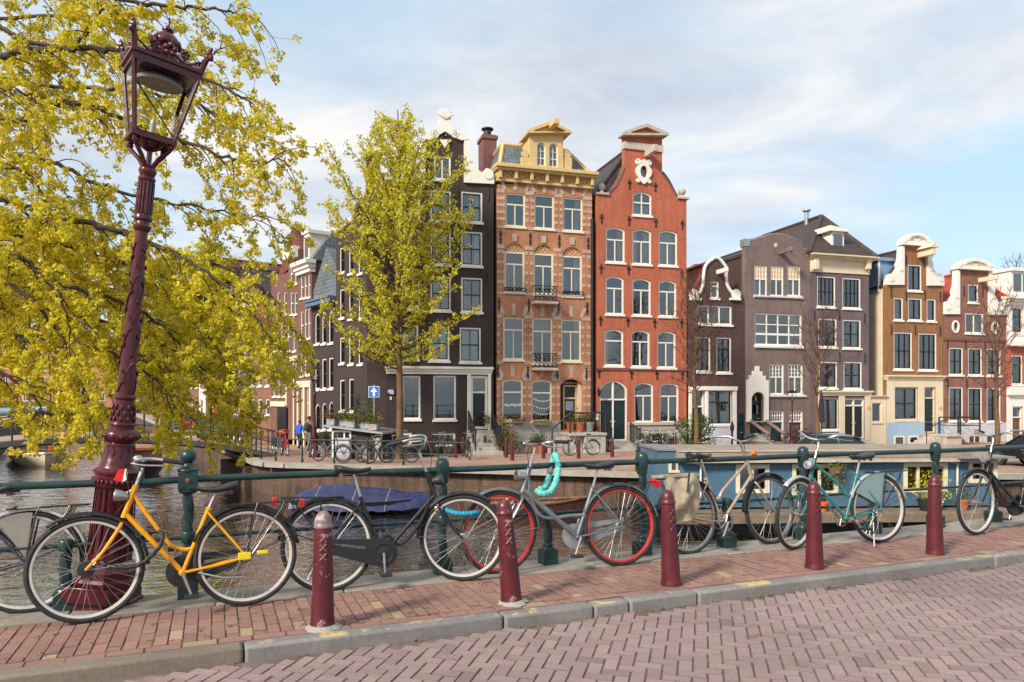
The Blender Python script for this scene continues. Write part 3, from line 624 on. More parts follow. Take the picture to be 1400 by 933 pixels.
def door(h, px, fm='white', dm='dgreen', arch=0.0, transom=0.26, leaves=1, glassp=False, local=None, t=0.07, y=0.12, panels=3, hole=True):
    x0, z0, x1, z1 = local if local else h.rect(*px); ol = outline(x0, z0, x1, z1, arch)
    if hole: h.holes.append(ol)
    inn = inset(ol, t); fr = MB(); fr.ring(ol, inn, y - 0.07, y + 0.08); ix0, ix1 = x0 + t, x1 - t; iz0, iz1 = z0 + t * 0.2, max(p[1] for p in inn)
    H_ = iz1 - iz0; zt = iz1 - H_ * transom
    if transom: fr.box(ix0, y - 0.06, zt - 0.04, ix1, y + 0.07, zt + 0.04)
    dw = (ix1 - ix0) / leaves
    for k in range(1, leaves): fr.box(ix0 + dw * k - 0.035, y - 0.06, iz0, ix0 + dw * k + 0.035, y + 0.07, iz1 - (0.02 if arch else 0))
    dr = h.part(fr, 'door_frame', M[fm])
    if transom:
        g = MB(); zz = [(x, max(z, zt)) for x, z in inn]; g.poly(zz if arch else [(ix0, zt), (ix1, zt), (ix1, iz1), (ix0, iz1)], y + 0.04); g.build('transom_pane', M['glass'], dr, smooth=0)
    for k in range(leaves):
        a, b = ix0 + dw * k + (0.036 if k else 0), ix0 + dw * (k + 1) - (0.036 if k < leaves - 1 else 0); zt2 = zt - 0.041 if transom else iz1
        lf = MB(); lf.box(a, y + 0.01, iz0, b, y + 0.06, zt2)
        n = panels
        for j in range(n):
            p0 = iz0 + (zt2 - iz0) * (0.05 + 0.93 * j / n); p1 = iz0 + (zt2 - iz0) * (0.93 * (j + 1) / n)
            if glassp and j == n - 1: continue
            lf.ring(outline(a + 0.07, p0, b - 0.07, p1), outline(a + 0.11, p0 + 0.04, b - 0.11, p1 - 0.04), y - 0.012, y + 0.012)
        l_ = lf.build('door', M[dm], dr)
        m_ = MB(); m_.sphere((b - 0.06 if k == 0 else a + 0.06, y - 0.03, iz0 + (zt2 - iz0) * 0.47), 0.035, 8, 6); m_.build('handle', M['gold'], l_)
        if glassp: m_ = MB(); j = n - 1; m_.box(a + 0.08, y - 0.004, iz0 + (zt2 - iz0) * 0.62, b - 0.08, y + 0.008, iz0 + (zt2 - iz0) * 0.93); m_.build('pane', M['glass'], dr)
    return dr
def facade(h, ol, mat, thick=0.30, name='wall'):
    loc = [h.q(*p) for p in ol]
    m_ = MB(); m_.poly(loc, 0.0, h.holes); m_.poly(loc, thick, h.holes, True); m_.edge(loc, 0.0, thick)
    for o in h.holes: m_.edge(list(o), 0.0, thick, True)
    return h.part(m_, name, mat, smooth=0)
def body(h, mat, z1, x0=0.0, x1=None, D=None, room=1.5, y0=0.301):
    x1 = h.w if x1 is None else x1; D = D or h.D; m_ = MB()
    m_.face([(x0 + .01, D, 0), (x0 + .01, y0, 0), (x0 + .01, y0, z1), (x0 + .01, D, z1)]); m_.face([(x1 - .01, y0, 0), (x1 - .01, D, 0), (x1 - .01, D, z1), (x1 - .01, y0, z1)]); m_.face([(x1 - .01, D, 0), (x0 + .01, D, 0), (x0 + .01, D, z1), (x1 - .01, D, z1)])
    h.part(m_, 'side_wall', mat, smooth=0)
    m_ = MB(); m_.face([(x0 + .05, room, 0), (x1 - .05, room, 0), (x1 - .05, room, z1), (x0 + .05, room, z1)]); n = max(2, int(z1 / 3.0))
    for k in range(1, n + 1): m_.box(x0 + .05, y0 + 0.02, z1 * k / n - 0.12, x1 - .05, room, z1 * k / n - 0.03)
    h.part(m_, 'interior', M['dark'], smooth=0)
def gable_roof(h, mat, ze, zr, x0=0.0, x1=None, xr=None, y0=0.30, y1=None, t=0.14, wall=None):
    x1 = h.w if x1 is None else x1; y1 = y1 or h.D; xr = (x0 + x1) / 2 if xr is None else xr
    m_ = MB(); m_.prism([(x0 - 0.05, ze), (xr, zr), (x1 + 0.05, ze), (x1 + 0.05, ze + t), (xr, zr + t), (x0 - 0.05, ze + t)], y0, y1); r_ = h.part(m_, 'roof', mat, smooth=0)
    m_ = MB(); m_.tube([(xr, y0, zr + t), (xr, y1, zr + t)], 0.1, 8); m_.build('ridge_tiles', mat, r_)
    m_ = MB(); m_.prism([(x0, ze - 0.02), (x1, ze - 0.02), (xr, zr - .01)], y0 + .06, y0 + .2); m_.build('roof_front', mat, r_, smooth=0)
    if wall:
        m_ = MB(); m_.prism([(x0, ze - 0.02), (x1, ze - 0.02), (xr, zr)], y1 - 0.3, y1 - 0.02); h.part(m_, 'rear_gable', wall, smooth=0)
    return r_
def cornice(h, x0, x1, z0, z1, out, mat, name='cornice', steps=3):
    m_ = MB()
    for k in range(steps):
        a, b = k / steps, (k + 1) / steps; e = out * (0.35 + 0.65 * (k / max(1, steps - 1)) ** 1.3); m_.box(x0 - e * 0.4, -e, z0 + (z1 - z0) * a, x1 + e * 0.4, 0.2 - 0.003 * k, z0 + (z1 - z0) * b)
    return h.part(m_, name, mat, bevel=0.012)
def anchors(h, lst, hgt=0.42, fancy=False):
    m_ = MB()
    if fancy:
        for k in range(5): m_.sphere((0, -0.02, (k - 2) * hgt / 5), hgt / 9, 8, 5, (1.1 if k % 2 else 0.7, 0.4, 1))
        m_.box(-0.02, -0.03, -hgt / 2, 0.02, 0.0, hgt / 2)
    else: m_.box(-0.028, -0.04, -hgt / 2, 0.028, 0.0, hgt / 2); m_.box(-0.10, -0.04, hgt * 0.16, 0.10, -0.002, hgt * 0.30); m_.sphere((0, -0.02, hgt * 0.5), 0.06, 8, 5, (1, .4, 1))
    o = None
    for p in lst:
        x, z = h.q(*p)
        if o is None: o = h.part(m_, 'wall_anchor', M['iron'], loc=(x, 0, z))
        else: c = o.copy(); COL.objects.link(c); c.location = (x, 0, z)
def slim_anchors(h, lst, hgt=0.7):
    m_ = MB(); m_.tube([(0, -0.03, -hgt / 2), (0.015, -0.035, 0), (0, -0.03, hgt / 2)], 0.028, 6); o = None
    for p in lst:
        x, z = h.q(*p)
        if o is None: o = h.part(m_, 'wall_anchor', M['iron'], loc=(x, 0, z))
        else: c = o.copy(); COL.objects.link(c); c.location = (x, 0, z)
def hoist(h, px, py, mat='white', L=0.9, s=0.16, roof=False):
    x, z = h.q(px, py); m_ = MB(); m_.box(x - s * 0.6, -L, z - s, x + s * 0.6, 0.1, z + s * 0.7)
    if roof: m_.prism([(x - s * 1.3, z + s * 0.7), (x + s * 1.3, z + s * 0.7), (x, z + s * 1.9)], -L - 0.06, 0.05)
    b = h.part(m_, 'hoist_beam', M[mat], bevel=0.015); m_ = MB(); m_.tube([(x, -L + 0.12, z - s), (x, -L + 0.12, z - s - 0.12), (x + 0.05, -L + 0.12, z - s - 0.17)], 0.02, 6); m_.build('hook', M['iron'], b)
def stoop(h, x0, x1, ztop, n, run=0.28, y0=-0.02, mat='grey', land=0.35, name='stoop'):
    m_ = MB(); hgt = ztop / (n + 0.0)
    for k in range(n): m_.box(x0 + 0.002 * k, y0 - land - run * (n - 1 - k), 0, x1 - 0.002 * k, y0 - 0.001 * k, hgt * (k + 1) - 0.001 * k)
    return h.part(m_, name, M[mat], bevel=0.012)
def handrail(h, x, z0, z1, y0, y1, posts=3, name='handrail'):
    m_ = MB(); a, b = Vector((x, y0, z0)), Vector((x, y1, z1)); up = Vector((0, 0, 0.9)); m_.tube([a + up, b + up], 0.03, 6); m_.tube([a + up * 0.25, b + up * 0.25], 0.018, 6)
    for k in range(posts * 3 + 1): p = a.lerp(b, k / (posts * 3)); m_.tube([p, p + up], 0.03 if k % 3 == 0 else 0.012, 6)
    m_.sphere(tuple(a + up * 1.08), 0.06, 8, 6); return h.part(m_, name, M['iron'])
def scroll(mb, cx, cz, r, y0, y1, d=1, turns=1.6, th=None):
    """a carved volute: a spiral band round a boss"""
    th = th or r * 0.30; n = 26; pts = []
    for i in range(n + 1):
        a = 2 * math.pi * turns * i / n; rr = (r - th / 2) * (1 - 0.72 * i / n); pts.append((cx + d * rr * math.cos(a + 1.2), (y0 + y1) / 2 - 0.02, cz + rr * math.sin(a + 1.2)))
    mb.tube(pts, th * 0.5, 6); mb.prism([(cx + r * 0.86 * math.cos(2 * math.pi * k / 14), cz + r * 0.86 * math.sin(2 * math.pi * k / 14)) for k in range(14)], y0 + 0.06, y1)
def claw(h, poly, mat='white', y0=-0.12, y1=0.26, rel=(), name='gable_scroll'):
    m_ = MB(); m_.prism(h.pts(poly), y0, y1)
    for (px, py, rp, d) in rel: x, z = h.q(px, py); scroll(m_, x, z, rp * h.pl.dep(px) / F, y0 - 0.10, y1, d)
    return h.part(m_, name, M[mat], bevel=0.015)
# ---------------------------------------------------------------- the vermilion neck-gabled house
def red_house():
    h = House('gabled_house', 'bright vermilion brick house with triangular pediment, stone balls and dark green double doors', PA, 815.5, 938.6)
    Wd = lambda *a, **k: window(h, *a, **k)
    Wd((865, 262.5, 891, 295), arch=0.16, style='C', top=0.45, cur='H', fm='white'); 
    for r_, arch, ys in (((828.4, 854.4), .12, (311, 359)), ((864.6, 890.6), .12, (313.5, 361.7)), ((900.5, 926.3), .12, (315.4, 363.6))): Wd((r_[0], ys[0], r_[1], ys[1]), arch=arch, cur={828.4: 'R', 864.6: 'LR', 900.5: 'F'}[r_[0]])
    for a, c in (((828, 378, 853, 430), ''), ((864.5, 381, 890, 431.5), ''), ((900.5, 383.5, 925, 433), 'R')): Wd(a, arch=.14, cur=c, top=.3)
    for a, c in (((826.3, 450.3, 852.5, 500.4), 'L'), ((863, 451.6, 888.5, 501.8), 'R'), ((898.6, 453, 924, 503.1), 'R')): Wd(a, arch=.14, style='H' if c != 'R' else 'T', cur=c, top=.3)
    for a, c in (((867.3, 523.2, 893.3, 577.6), ''), ((902, 524, 928, 578), 'R')): Wd(a, arch=.14, cur=c, top=.32)
    Wd((873, 592.4, 924.6, 616), arch=.32, style='G31', cur='F', fm='creamwin', sill=0)
    door(h, (820, 520.5, 857.6, 603), arch=.42, leaves=2, transom=.30, dm='dgreen')
    # oval window with its carved frame
    cx, cz = h.q(879.4, 235.5); ov = [(cx + 0.20 * math.cos(6.2832 * k / 16), cz + 0.30 * math.sin(6.2832 * k / 16)) for k in range(16)]; h.holes.append(ov)
    ol = [(815.5, 620), (938.6, 620), (938.6, 273), (928, 273), (924.5, 268), (919, 258), (914, 248), (909, 241), (905.2, 236), (905.2, 186), (853.5, 186), (853.5, 230), (849.5, 242), (844, 253), (837, 261), (831.5, 266.5), (815.5, 266.5)]
    facade(h, ol, M['b_red'])
    m_ = MB(); rim = [(cx + (0.40 + 0.05 * math.sin(4 * a + 1.57)) * math.cos(a), cz + (0.56 + 0.06 * math.cos(4 * a)) * math.sin(a)) for a in [6.2832 * k / 32 for k in range(32)]]
    m_.ring(rim, [(cx + 0.20 * math.cos(6.2832 * k / 32), cz + 0.30 * math.sin(6.2832 * k / 32)) for k in range(32)], -0.10, 0.02)
    for sx in (-1, 1):
        for sz, rr in ((1, .17), (-1, .13)): scroll(m_, cx + sx * 0.31, cz + sz * 0.47, rr, -0.14, 0.0, sx)
    ow = h.part(m_, 'oval_window', M['white']); g = MB(); g.poly(ov, 0.1); g.build('pane', M['glass'], ow, smooth=0)
    # pediment, band, pier caps with balls
    m_ = MB(); tri = h.pts([(848, 187.5), (910.5, 188), (910.5, 185), (880.5, 171.5), (848, 183.5)]); tin = h.pts([(859, 184.8), (899, 185.2), (899, 184.4), (880.5, 176.5), (859, 183.6)])
    m_.ring(tri, tin, -0.32, 0.30); p = h.part(m_, 'pediment', M['stone'], bevel=0.01); m_ = MB(); m_.prism(tin, -0.16, 0.25); m_.build('tympanum', M['b_red'], p, smooth=0)
    x0, z0, x1, z1 = h.rect(852.5, 197, 906, 206.5); m_ = MB(); m_.box(x0, -0.08, z0, x1, 0.31, z1); h.part(m_, 'stone_band', M['stone'], bevel=0.01)
    for px, py in ((823.3, 266.5), (933.5, 272.5)):
        x, z = h.q(px, py); m_ = MB(); m_.box(x - .34, -.10, z, x + .34, .34, z + .10); m_.lathe([(.20, .10), (.12, .16), (.09, .24)], 14, (x, .1, z)); m_.sphere((x, .1, z + .40), .20, 14, 10); h.part(m_, 'ball_finial', M['stone'])
    # coping along the gable slopes
    for sl in (((831.5, 266.5), (837, 261), (844, 253), (849.5, 242), (853.5, 230)), ((905.2, 236), (909, 241), (914, 248), (919, 258), (924.5, 268), (928, 273))):
        m_ = MB(); pp = h.pts(sl); m_.tube([(x, 0.13, z) for x, z in pp], 0.16, 6); h.part(m_, 'gable_coping', M['b_wine'])
    hoist(h, 884, 210, 'stone', 1.0, 0.2)
    anchors(h, [(860.5, 253), (896, 257), (822.3, 300), (860, 303), (896.5, 306), (932.7, 308.5), (821.7, 369), (859.3, 370.5), (932, 375.5), (821, 439.6), (858.4, 441), (895, 443), (931.6, 443.5), (816.8 + 2, 511), (863.3, 512.8), (898, 513.5), (933, 514)])
    # string course, plinth
    z = h.z(505.5, 877); m_ = MB(); m_.box(-.0, -.06, z - .05, h.w, .05, z + .05); h.part(m_, 'string_course', M['b_wine'])
    xa = h.x(858.5); z = h.z(580, 900); m_ = MB()
    pl = [(xa, 0.0), (h.w, 0.0), (h.w, z), (xa, z)]; bw_ = [o for o in h.holes if max(p[1] for p in o) < z and min(p[0] for p in o) > xa]; m_.poly(pl, -0.03, bw_); m_.edge(pl, -0.03, 0.02); [m_.edge(list(o), -0.03, 0.02, True) for o in bw_]; h.part(m_, 'plinth', M['grey'], smooth=0)
    m_ = MB(); m_.box(xa, -.10, z - .05, h.w, 0, z + .10); h.part(m_, 'plinth_course', M['stone'], bevel=.01)
    zt = h.z(603, 840); stoop(h, h.x(822), h.x(858), zt, 4); handrail(h, h.x(822) + .02, 0.15, zt, -1.2, -0.1); handrail(h, h.x(858) + .1, 0.15, zt, -1.2, -0.1)
    x, z = h.q(816.8, 538); m_ = MB(); m_.lathe([(.06, -.16), (.11, .1), (.13, .1), (.02, .2)], 6, (x, -.22, z)); m_.tube([(x, -.22, z + .2), (x, -.1, z + .28), (x, 0, z + .2)], .02, 5); h.part(m_, 'wall_lantern', M['iron'])
    m_ = MB(); x, z = h.q(816.3, 569); m_.box(x - .07, -.03, z - .2, x + .07, 0, z + .16); h.part(m_, 'name_plate', M['white'])
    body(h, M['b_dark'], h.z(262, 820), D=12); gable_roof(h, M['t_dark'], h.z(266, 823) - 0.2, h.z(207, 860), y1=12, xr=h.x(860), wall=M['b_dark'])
    x = h.x(813); m_ = MB(); m_.tube([(x - .15, -.02, h.z(300, 815)), (x - .15, -.02, h.z(620, 815))], .07, 8); h.part(m_, 'downpipe', M['iron'])
red_house()
# ---------------------------------------------------------------- the orange brick house with the ochre dormer
def orange_house():
    h = House('mansard_house', 'orange brick house banded with pale stone, ochre frieze, slate mansard and pedimented ochre dormer', PA, 679.4, 809.4)
    cols = ((690.8, 718.2), (730.5, 757.8), (769.8, 796.8)); 
    for (a, b), y0, y1, c in zip(cols, (264.4, 267, 270.6), (310, 313, 316.3), ('', '', 'R')): window(h, (a, y0, b, y1), cur=c, top=.32, fm='creamwin')
    tym = []
    for (a, b), y0, y1, c in zip(cols, (332.5, 335, 338), (399.4, 402.4, 405), ('', '', 'R')):
        x0, z0, x1, z1 = h.rect(a - 1, y0, b - 1, y1); ar = (x1 - x0) * 0.40; window(h, None, local=(x0, z0, x1, z1 - ar - 0.02), cur=c, top=.29, fm='creamwin', hole=False); h.holes.append(outline(x0, z0, x1, z1, ar)); tym.append((x0, z1 - ar, x1, z1, ar))
    for (a, b), y0, y1, c in zip(cols, (434.2, 435, 437), (491.9, 497, 494), ('', '', 'R')): window(h, (a - 2.6, y0, b - 2.2, y1), cur=c, top=.28, fm='creamwin')
    for (a, b), y0, y1 in zip(cols[:2], (518.7, 519.5), (575, 576.3)): window(h, (a - 4.2, y0, b - 3.2, y1), cur='', top=.30, fm='creamwin', arch=.10, style='H')
    x0, z0, x1, z1 = h.rect(766, 518.5, 797, 588); h.holes.append(outline(x0, z0, x1, z1, .28)); xm = x0 + (x1 - x0) * .24
    door(h, None, local=(xm, z0, x0 + (x1 - x0) * .84, z1 - .30), fm='gold', dm='black', transom=.27, y=.42, hole=False, glassp=True); m_ = MB(); m_.box(x0, .46, z0, x1, .50, z1); h.part(m_, 'porch_panel', M['black'])
    m_ = MB(); m_.box(x0 + (x1 - x0) * .85, .2, z0, x1, .46, z1 - .1); h.part(m_, 'porch_side', M['cream'])
    window(h, (728.5, 603, 752, 615.5), style='V', cur='', fm='gold', sill=0)
    facade(h, [(679.4, 622), (809.4, 622), (809.4, 252), (679.4, 252)], M['b_orange'], thick=.32)
    for (x0, zb, x1, z1, ar) in tym:
        m_ = MB(); cx = (x0 + x1) / 2; w_ = (x1 - x0) / 2; rad = (w_ * w_ + ar * ar) / (2 * ar); ol = [p for p in outline(x0, zb, x1, z1, ar, 16)[1:] if p[1] >= zb - 1e-6]; m_.prism([(x0, zb)] + ol, .10, .16)
        p = h.part(m_, 'tympanum', M['gold']); m_ = MB()
        for k in range(-4, 8):
            for sg in (-1, 1):
                a = Vector((x0 + (x1 - x0) * k / 5, zb)); d = Vector((sg * .6, .6)); pp = [a + d * t_ / 8 for t_ in range(9)]; pp = [q for q in pp if x0 < q.x < x1 and zb < q.y < (z1 - rad + math.sqrt(max(0, rad * rad - (q.x - cx) ** 2))) - .03]
                if len(pp) > 1: m_.tube([(q.x, .10, q.y) for q in pp], .022, 4)
        if m_.v: m_.build('lattice', M['b_orange'], p)
    # stone bands and quoin blocks, two millimetres proud
    m_ = MB(); ze = lambda py: h.z(py, 745)
    def band(py, t_, gaps=()):
        z = ze(py); xs = [0.0] + [v for g_ in gaps for v in g_] + [h.w]
        for a, b in zip(xs[::2], xs[1::2]):
            if b - a > .02: m_.box(a, -.022, z - t_, b, .01, z + t_)
    rows = (((267, 313), 0), ((335, 402), -1), ((435, 495), -2.4), ((519, 577), -3.7))
    for (y0, y1), dx in rows:
        gaps = [(h.x(a + dx) - .01, h.x(b + dx) + .01) for a, b in cols]
        if y0 == 519: gaps[2] = (h.x(766) - .02, h.x(797) + .02)
        band(y0 - 0.5 + (6.5 if y0 == 335 else 0), .09, gaps); band(y1 + 1.5, .07, gaps)
        edges = [0.0] + [v for g_ in gaps for v in g_] + [h.w]; n = 5
        for k in range(1, n):
            z = ze(y0) + (ze(y1) - ze(y0)) * (k + 0.0) / n
            for i, e in enumerate(edges):
                wq = .26 if (i in (0, len(edges) - 1)) else .17; lo, hi = (e, e + wq) if i % 2 == 0 else (e - wq, e); m_.box(lo, -.02, z - .075, hi, .01, z + .075)
        if y0 in (267, 435, 519):   # voussoirs above flat windows
            for a, b in gaps:
                for k in range(5):
                    t_ = k / 4; cx = a + (b - a) * t_; sl = (t_ - .5) * .35; z = ze(y0) + .10; hh = .42 + (.12 if k == 2 else 0)
                    if k % 2 == 0: m_.prism([(cx - .09, z), (cx + .09, z), (cx + .10 + sl, z + hh), (cx - .10 + sl, z + hh)], -.026, .0)
        else:
            for a, b in gaps:
                cx = (a + b) / 2; z = ze(333.5) + .02; m_.prism([(cx - .10, z), (cx + .10, z), (cx + .14, z + .34), (cx - .14, z + .34)], -.05, .0)
    h.part(m_, 'stone_trim', M['banding'], bevel=.008)
    zp = ze(577); m_ = MB(); xs = h.x(766); bw_ = [o for o in h.holes if max(p[1] for p in o) < zp]; pl = [(0, 0), (xs, 0), (xs, zp - .08), (0, zp - .08)]
    m_.poly(pl, -.035, bw_); m_.edge(pl, -.035, .02); [m_.edge(list(o), -.035, .02, True) for o in bw_]; h.part(m_, 'plinth', M['grey'], smooth=0)
    anchors(h, [(684.2, 324), (724.7, 327.5), (764.4, 330), (803.8, 333), (682.3, 416), (723, 417.6), (763.6, 420), (802.4, 422.2), (681, 508), (721.7, 509.8), (762, 510.6), (801.4, 511.2)], .62, True)
    # iron balconies
    for a, b, y0, y1 in ((728.2, 757.5, 393, 413), (728, 757.2, 484, 503), (689, 717.5, 394.5, 399.5), (769, 796.5, 399.5, 404.5)):
        x0, z0, x1, z1 = h.rect(a, y0, b, y1); dp = .42 if y1 - y0 > 10 else .12; m_ = MB()
        for z in (z0 + .04, z1): m_.tube([(x0, .02, z), (x0, -dp, z), (x1, -dp, z), (x1, .02, z)], .022, 6)
        n = 5
        for k in range(n + 1): x = x0 + (x1 - x0) * k / n; m_.tube([(x, -dp, z0), (x, -dp, z1)], .012, 5)
        for k in range(n):
            cx, rr = x0 + (x1 - x0) * (k + .5) / n, (x1 - x0) / n * .42
            for j in range(max(1, int((z1 - z0) / (rr * 2.1)))): cz = z0 + rr + .04 + j * rr * 2.1; m_.tube([(cx + rr * math.cos(.7 * i), -dp, cz + rr * math.sin(.7 * i)) for i in range(9)], .013, 5, closed=True)
        b_ = h.part(m_, 'balcony', M['iron'])
        if dp > .2: m_ = MB(); m_.box(x0 - .06, -dp - .06, z0 - .14, x1 + .06, .02, z0 - .02); m_.build('balcony_slab', M['stone'], b_)
    # ochre frieze
    z0, z1, z2, z3 = ze(254), ze(250.5), ze(240), ze(232.5); m_ = MB(); m_.box(-.05, -.16, z0, h.w + .05, .3, z1); m_.box(-.02, -.08, z1, h.w + .02, .3, z2); m_.box(-.12, -.38, z2, h.w + .12, .3, z2 + .10); m_.box(-.16, -.50, z2 + .10, h.w + .16, .3, z3)
    n = 6
    for k in range(n + 1): x = .10 + (h.w - .2) * k / n; m_.box(x - .07, -.33, z1, x + .07, -.02, z2)
    fz = h.part(m_, 'frieze', M['gold'], bevel=.012); m_ = MB(); q = MB()
    for k in range(n):
        xa, xb = .10 + (h.w - .2) * k / n + .10, .10 + (h.w - .2) * (k + 1) / n - .10; m_.box(xa, -.095, z1 + .03, xb, -.02, z2 - .03); cx, cz = (xa + xb) / 2, (z1 + z2) / 2
        for sx in (-1, 1): q.tube([(cx - .24, -.10, cz - sx * .13), (cx + .24, -.10, cz + sx * .13)], .028, 4)
        q.ring(outline(cx - .27, cz - .15, cx + .27, cz + .15), outline(cx - .23, cz - .12, cx + .23, cz + .12), -.11, -.08)
    m_.build('frieze_panel', M['b_orange'], fz, smooth=0); q.build('frieze_cross', M['gold'], fz)
    # mansard
    zt = ze(193); yt = 1.1; m_ = MB(); xa, xb, xc, xd = .12, h.w - .12, h.x(696), h.x(786)
    A = [(xa, -.05, z3), (xb, -.05, z3), (xb, h.D, z3), (xa, h.D, z3)]; B = [(xc, yt, zt), (xd, yt, zt), (xd, h.D - .8, zt), (xc, h.D - .8, zt)]
    for k in range(4): m_.face([A[k], A[(k + 1) % 4], B[(k + 1) % 4], B[k]])
    m_.face(B); ro = h.part(m_, 'roof', M['t_slate'], smooth=0); m_ = MB()
    for k in range(4): m_.tube([A[k], B[k]], .11, 6); m_.tube([B[k], B[(k + 1) % 4]], .13, 6)
    m_.build('roof_edge', M['gold'], ro)
    # dormer
    x0, zb, x1, zd = h.rect(721.7, 232, 767.3, 184); zb = z3; ol = outline(x0, zb, x1, zd)
    wa, wb = [outline(q[0], zb + .10, q[2], q[3], .2) for q in (h.rect(731.6, 231, 743.6, 198), h.rect(748, 232, 760.4, 199))]; dm = MB(); dm.prism(ol, -.28, -.02, (wa, wb), back=False); dm.box(x0 + .02, -.01, zb, x0 + .10, 1.6, zd); dm.box(x1 - .10, -.01, zb, x1 - .02, 1.6, zd); dm.box(x0, -.02, zd - .06, x1, 1.7, zd)
    d = h.part(dm, 'dormer', M['gold'], smooth=0); sv = h.parent; h.parent = d
    for o in (wa, wb):
        xs = [p[0] for p in o]; zs = [p[1] for p in o]; window(h, None, local=(min(xs), min(zs), max(xs), max(zs)), arch=.22, style='G23', cur='F', t=.05, y=-.2, sill=0, hole=False, bt=.03)
    for sx, a, b in ((-1, 711, 722), (1, 767, 780)):
        m_ = MB(); x_0, z_0, x_1, z_1 = h.rect(a, 231, b, 206); m_.box(x_0, -.22, zb, x_1, -.05, z_0 + (z_1 - z_0) * .55); scroll(m_, (x_0 + x_1) / 2, z_0 + (z_1 - z_0) * .75, (x_1 - x_0) * .5, -.26, -.05, sx); m_.build('scroll_bracket', M['gold'], d, bevel=.01)
    m_ = MB(); tri = h.pts([(717, 187), (776.5, 187), (776.5, 184.5), (748, 171), (717, 183)]); tin = h.pts([(726, 185), (768, 185.2), (768, 184.2), (748, 175.5), (726, 183.6)]); m_.ring(tri, tin, -.55, .9); m_.prism(tin, -.36, .8); m_.build('pediment', M['gold'], d, smooth=0); h.parent = sv
    x, z = h.q(749.5, 177); m_ = MB(); m_.box(x - .14, -1.2, z - .16, x + .14, -.3, z + .12); h.part(m_, 'hoist_beam', M['gold'], bevel=.02)
    # chimney behind the left hip
    x0, z1 = h.dq(660.5, 183, 2.6); x1 = h.dq(679, 183, 2.6)[0]; z0 = z1 - 4; m_ = MB(); m_.box(x0, 2.6, z0, x1, 3.6, z1); m_.box(x0 - .06, 2.54, z1 - .22, x1 + .06, 3.66, z1 - .05); c = h.part(m_, 'chimney', M['b_wine'], smooth=0); m_ = MB(); m_.lathe([(.22, 0), (.2, .35), (.32, .40), (.32, .46), (0, .5)], 10, ((x0 + x1) / 2, 3.1, z1)); m_.build('chimney_pot', M['iron'], c)
    # landing with rail and its steps
    zl = h.z(590.5, 785); xa, xb = h.x(784), h.x(814) - .1; m_ = MB(); m_.box(xa, -1.5, 0, xb, -.02, zl - .12); m_.box(h.x(765), -1.2, 0, xa - .003, -.02, zl - .12); m_.box(h.x(765) - .05, -1.56, zl - .119, xb + .04, -.01, zl); st = h.part(m_, 'stoop', M['grey'], bevel=.01)
    m_ = MB()
    for k in range(3): m_.box(h.x(765) - .3 * (3 - k) - .06, -1.3, 0, h.x(765) - .3 * (2 - k) - .062, -.2, zl * (k + 1) / 4)
    m_.build('step', M['grey'], st, bevel=.01)
    m_ = MB(); z = zl; P_ = [(h.x(765), -1.45, z + .95), (xb, -1.45, z + .95), (xb, -.05, z + .95)]; m_.tube(P_, .045, 6); 
    for p in P_: m_.tube([p, (p[0], p[1], z)], .04, 6)
    m_.tube([(h.x(765), -1.45, z + .95), (h.x(765) - .9, -1.45, z + .2), (h.x(765) - .9, -1.45, 0)], .045, 6); h.part(m_, 'handrail', M['iron'])
    for (a, b, y) in ((699, 716, 573), (727, 753, 575.5)):     # window boxes
        x0, z0, x1, z1 = h.rect(a, y + 5, b, y); m_ = MB(); m_.box(x0, -.34, z0 - .02, x1, -.10, z1 - .08); bx = h.part(m_, 'window_box', M['teak']); m_ = MB(); rr = random.Random(int(a))
        leafball(m_, rr, 260, lambda: (rr.uniform(x0, x1), -.22 + rr.gauss(0, .06), z1 - .08 + abs(rr.gauss(0, .10))), .05); m_.build('plants', M['leafmix'], bx, smooth=0, uv=False)
    # garland of pennants and white lettering strokes in the two shop windows
    m_ = MB(); y = .04
    x0, z0, x1, z1 = h.rect(687, 555.5, 713, 553.5); [m_.box(x0 + (x1 - x0) * k / 9, y, z0 + .02 * math.sin(k * 2), x0 + (x1 - x0) * (k + .75) / 9, y + .006, z1 + .05 * abs(math.sin(k))) for k in range(9)]
    for yy, n in ((545, 9), (555, 7), (563, 8)):
        x0, z0, x1, z1 = h.rect(729, yy + 1.5, 753, yy)
        for k in range(n): x = x0 + (x1 - x0) * (k + .5) / n; dz = -.12 * (1 - (2 * k / n - 1) ** 2); m_.face([(x - .05, y, z1 + dz), (x + .05, y, z1 + dz), (x, y, z0 + dz - .02)])
    h.part(m_, 'pennant_garland', M['white'], smooth=0)
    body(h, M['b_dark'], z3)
def leafball(mb, r_, n, pos, size):
    for _ in range(n):
        p = Vector(pos()); a = Vector((r_.gauss(0, 1), r_.gauss(0, 1), r_.gauss(0, 1))).normalized(); b = a.orthogonal().normalized(); c = a.cross(b); l = size * r_.uniform(.6, 1.4); t_ = r_.uniform(0, 6.28); u = b * math.cos(t_) + c * math.sin(t_); v = a.cross(u)
        mb.face([p - u * l * .2 - v * l * .35, p + u * l * .5 - v * l * .42, p + u * l, p + u * l * .5 + v * l * .42])
orange_house()
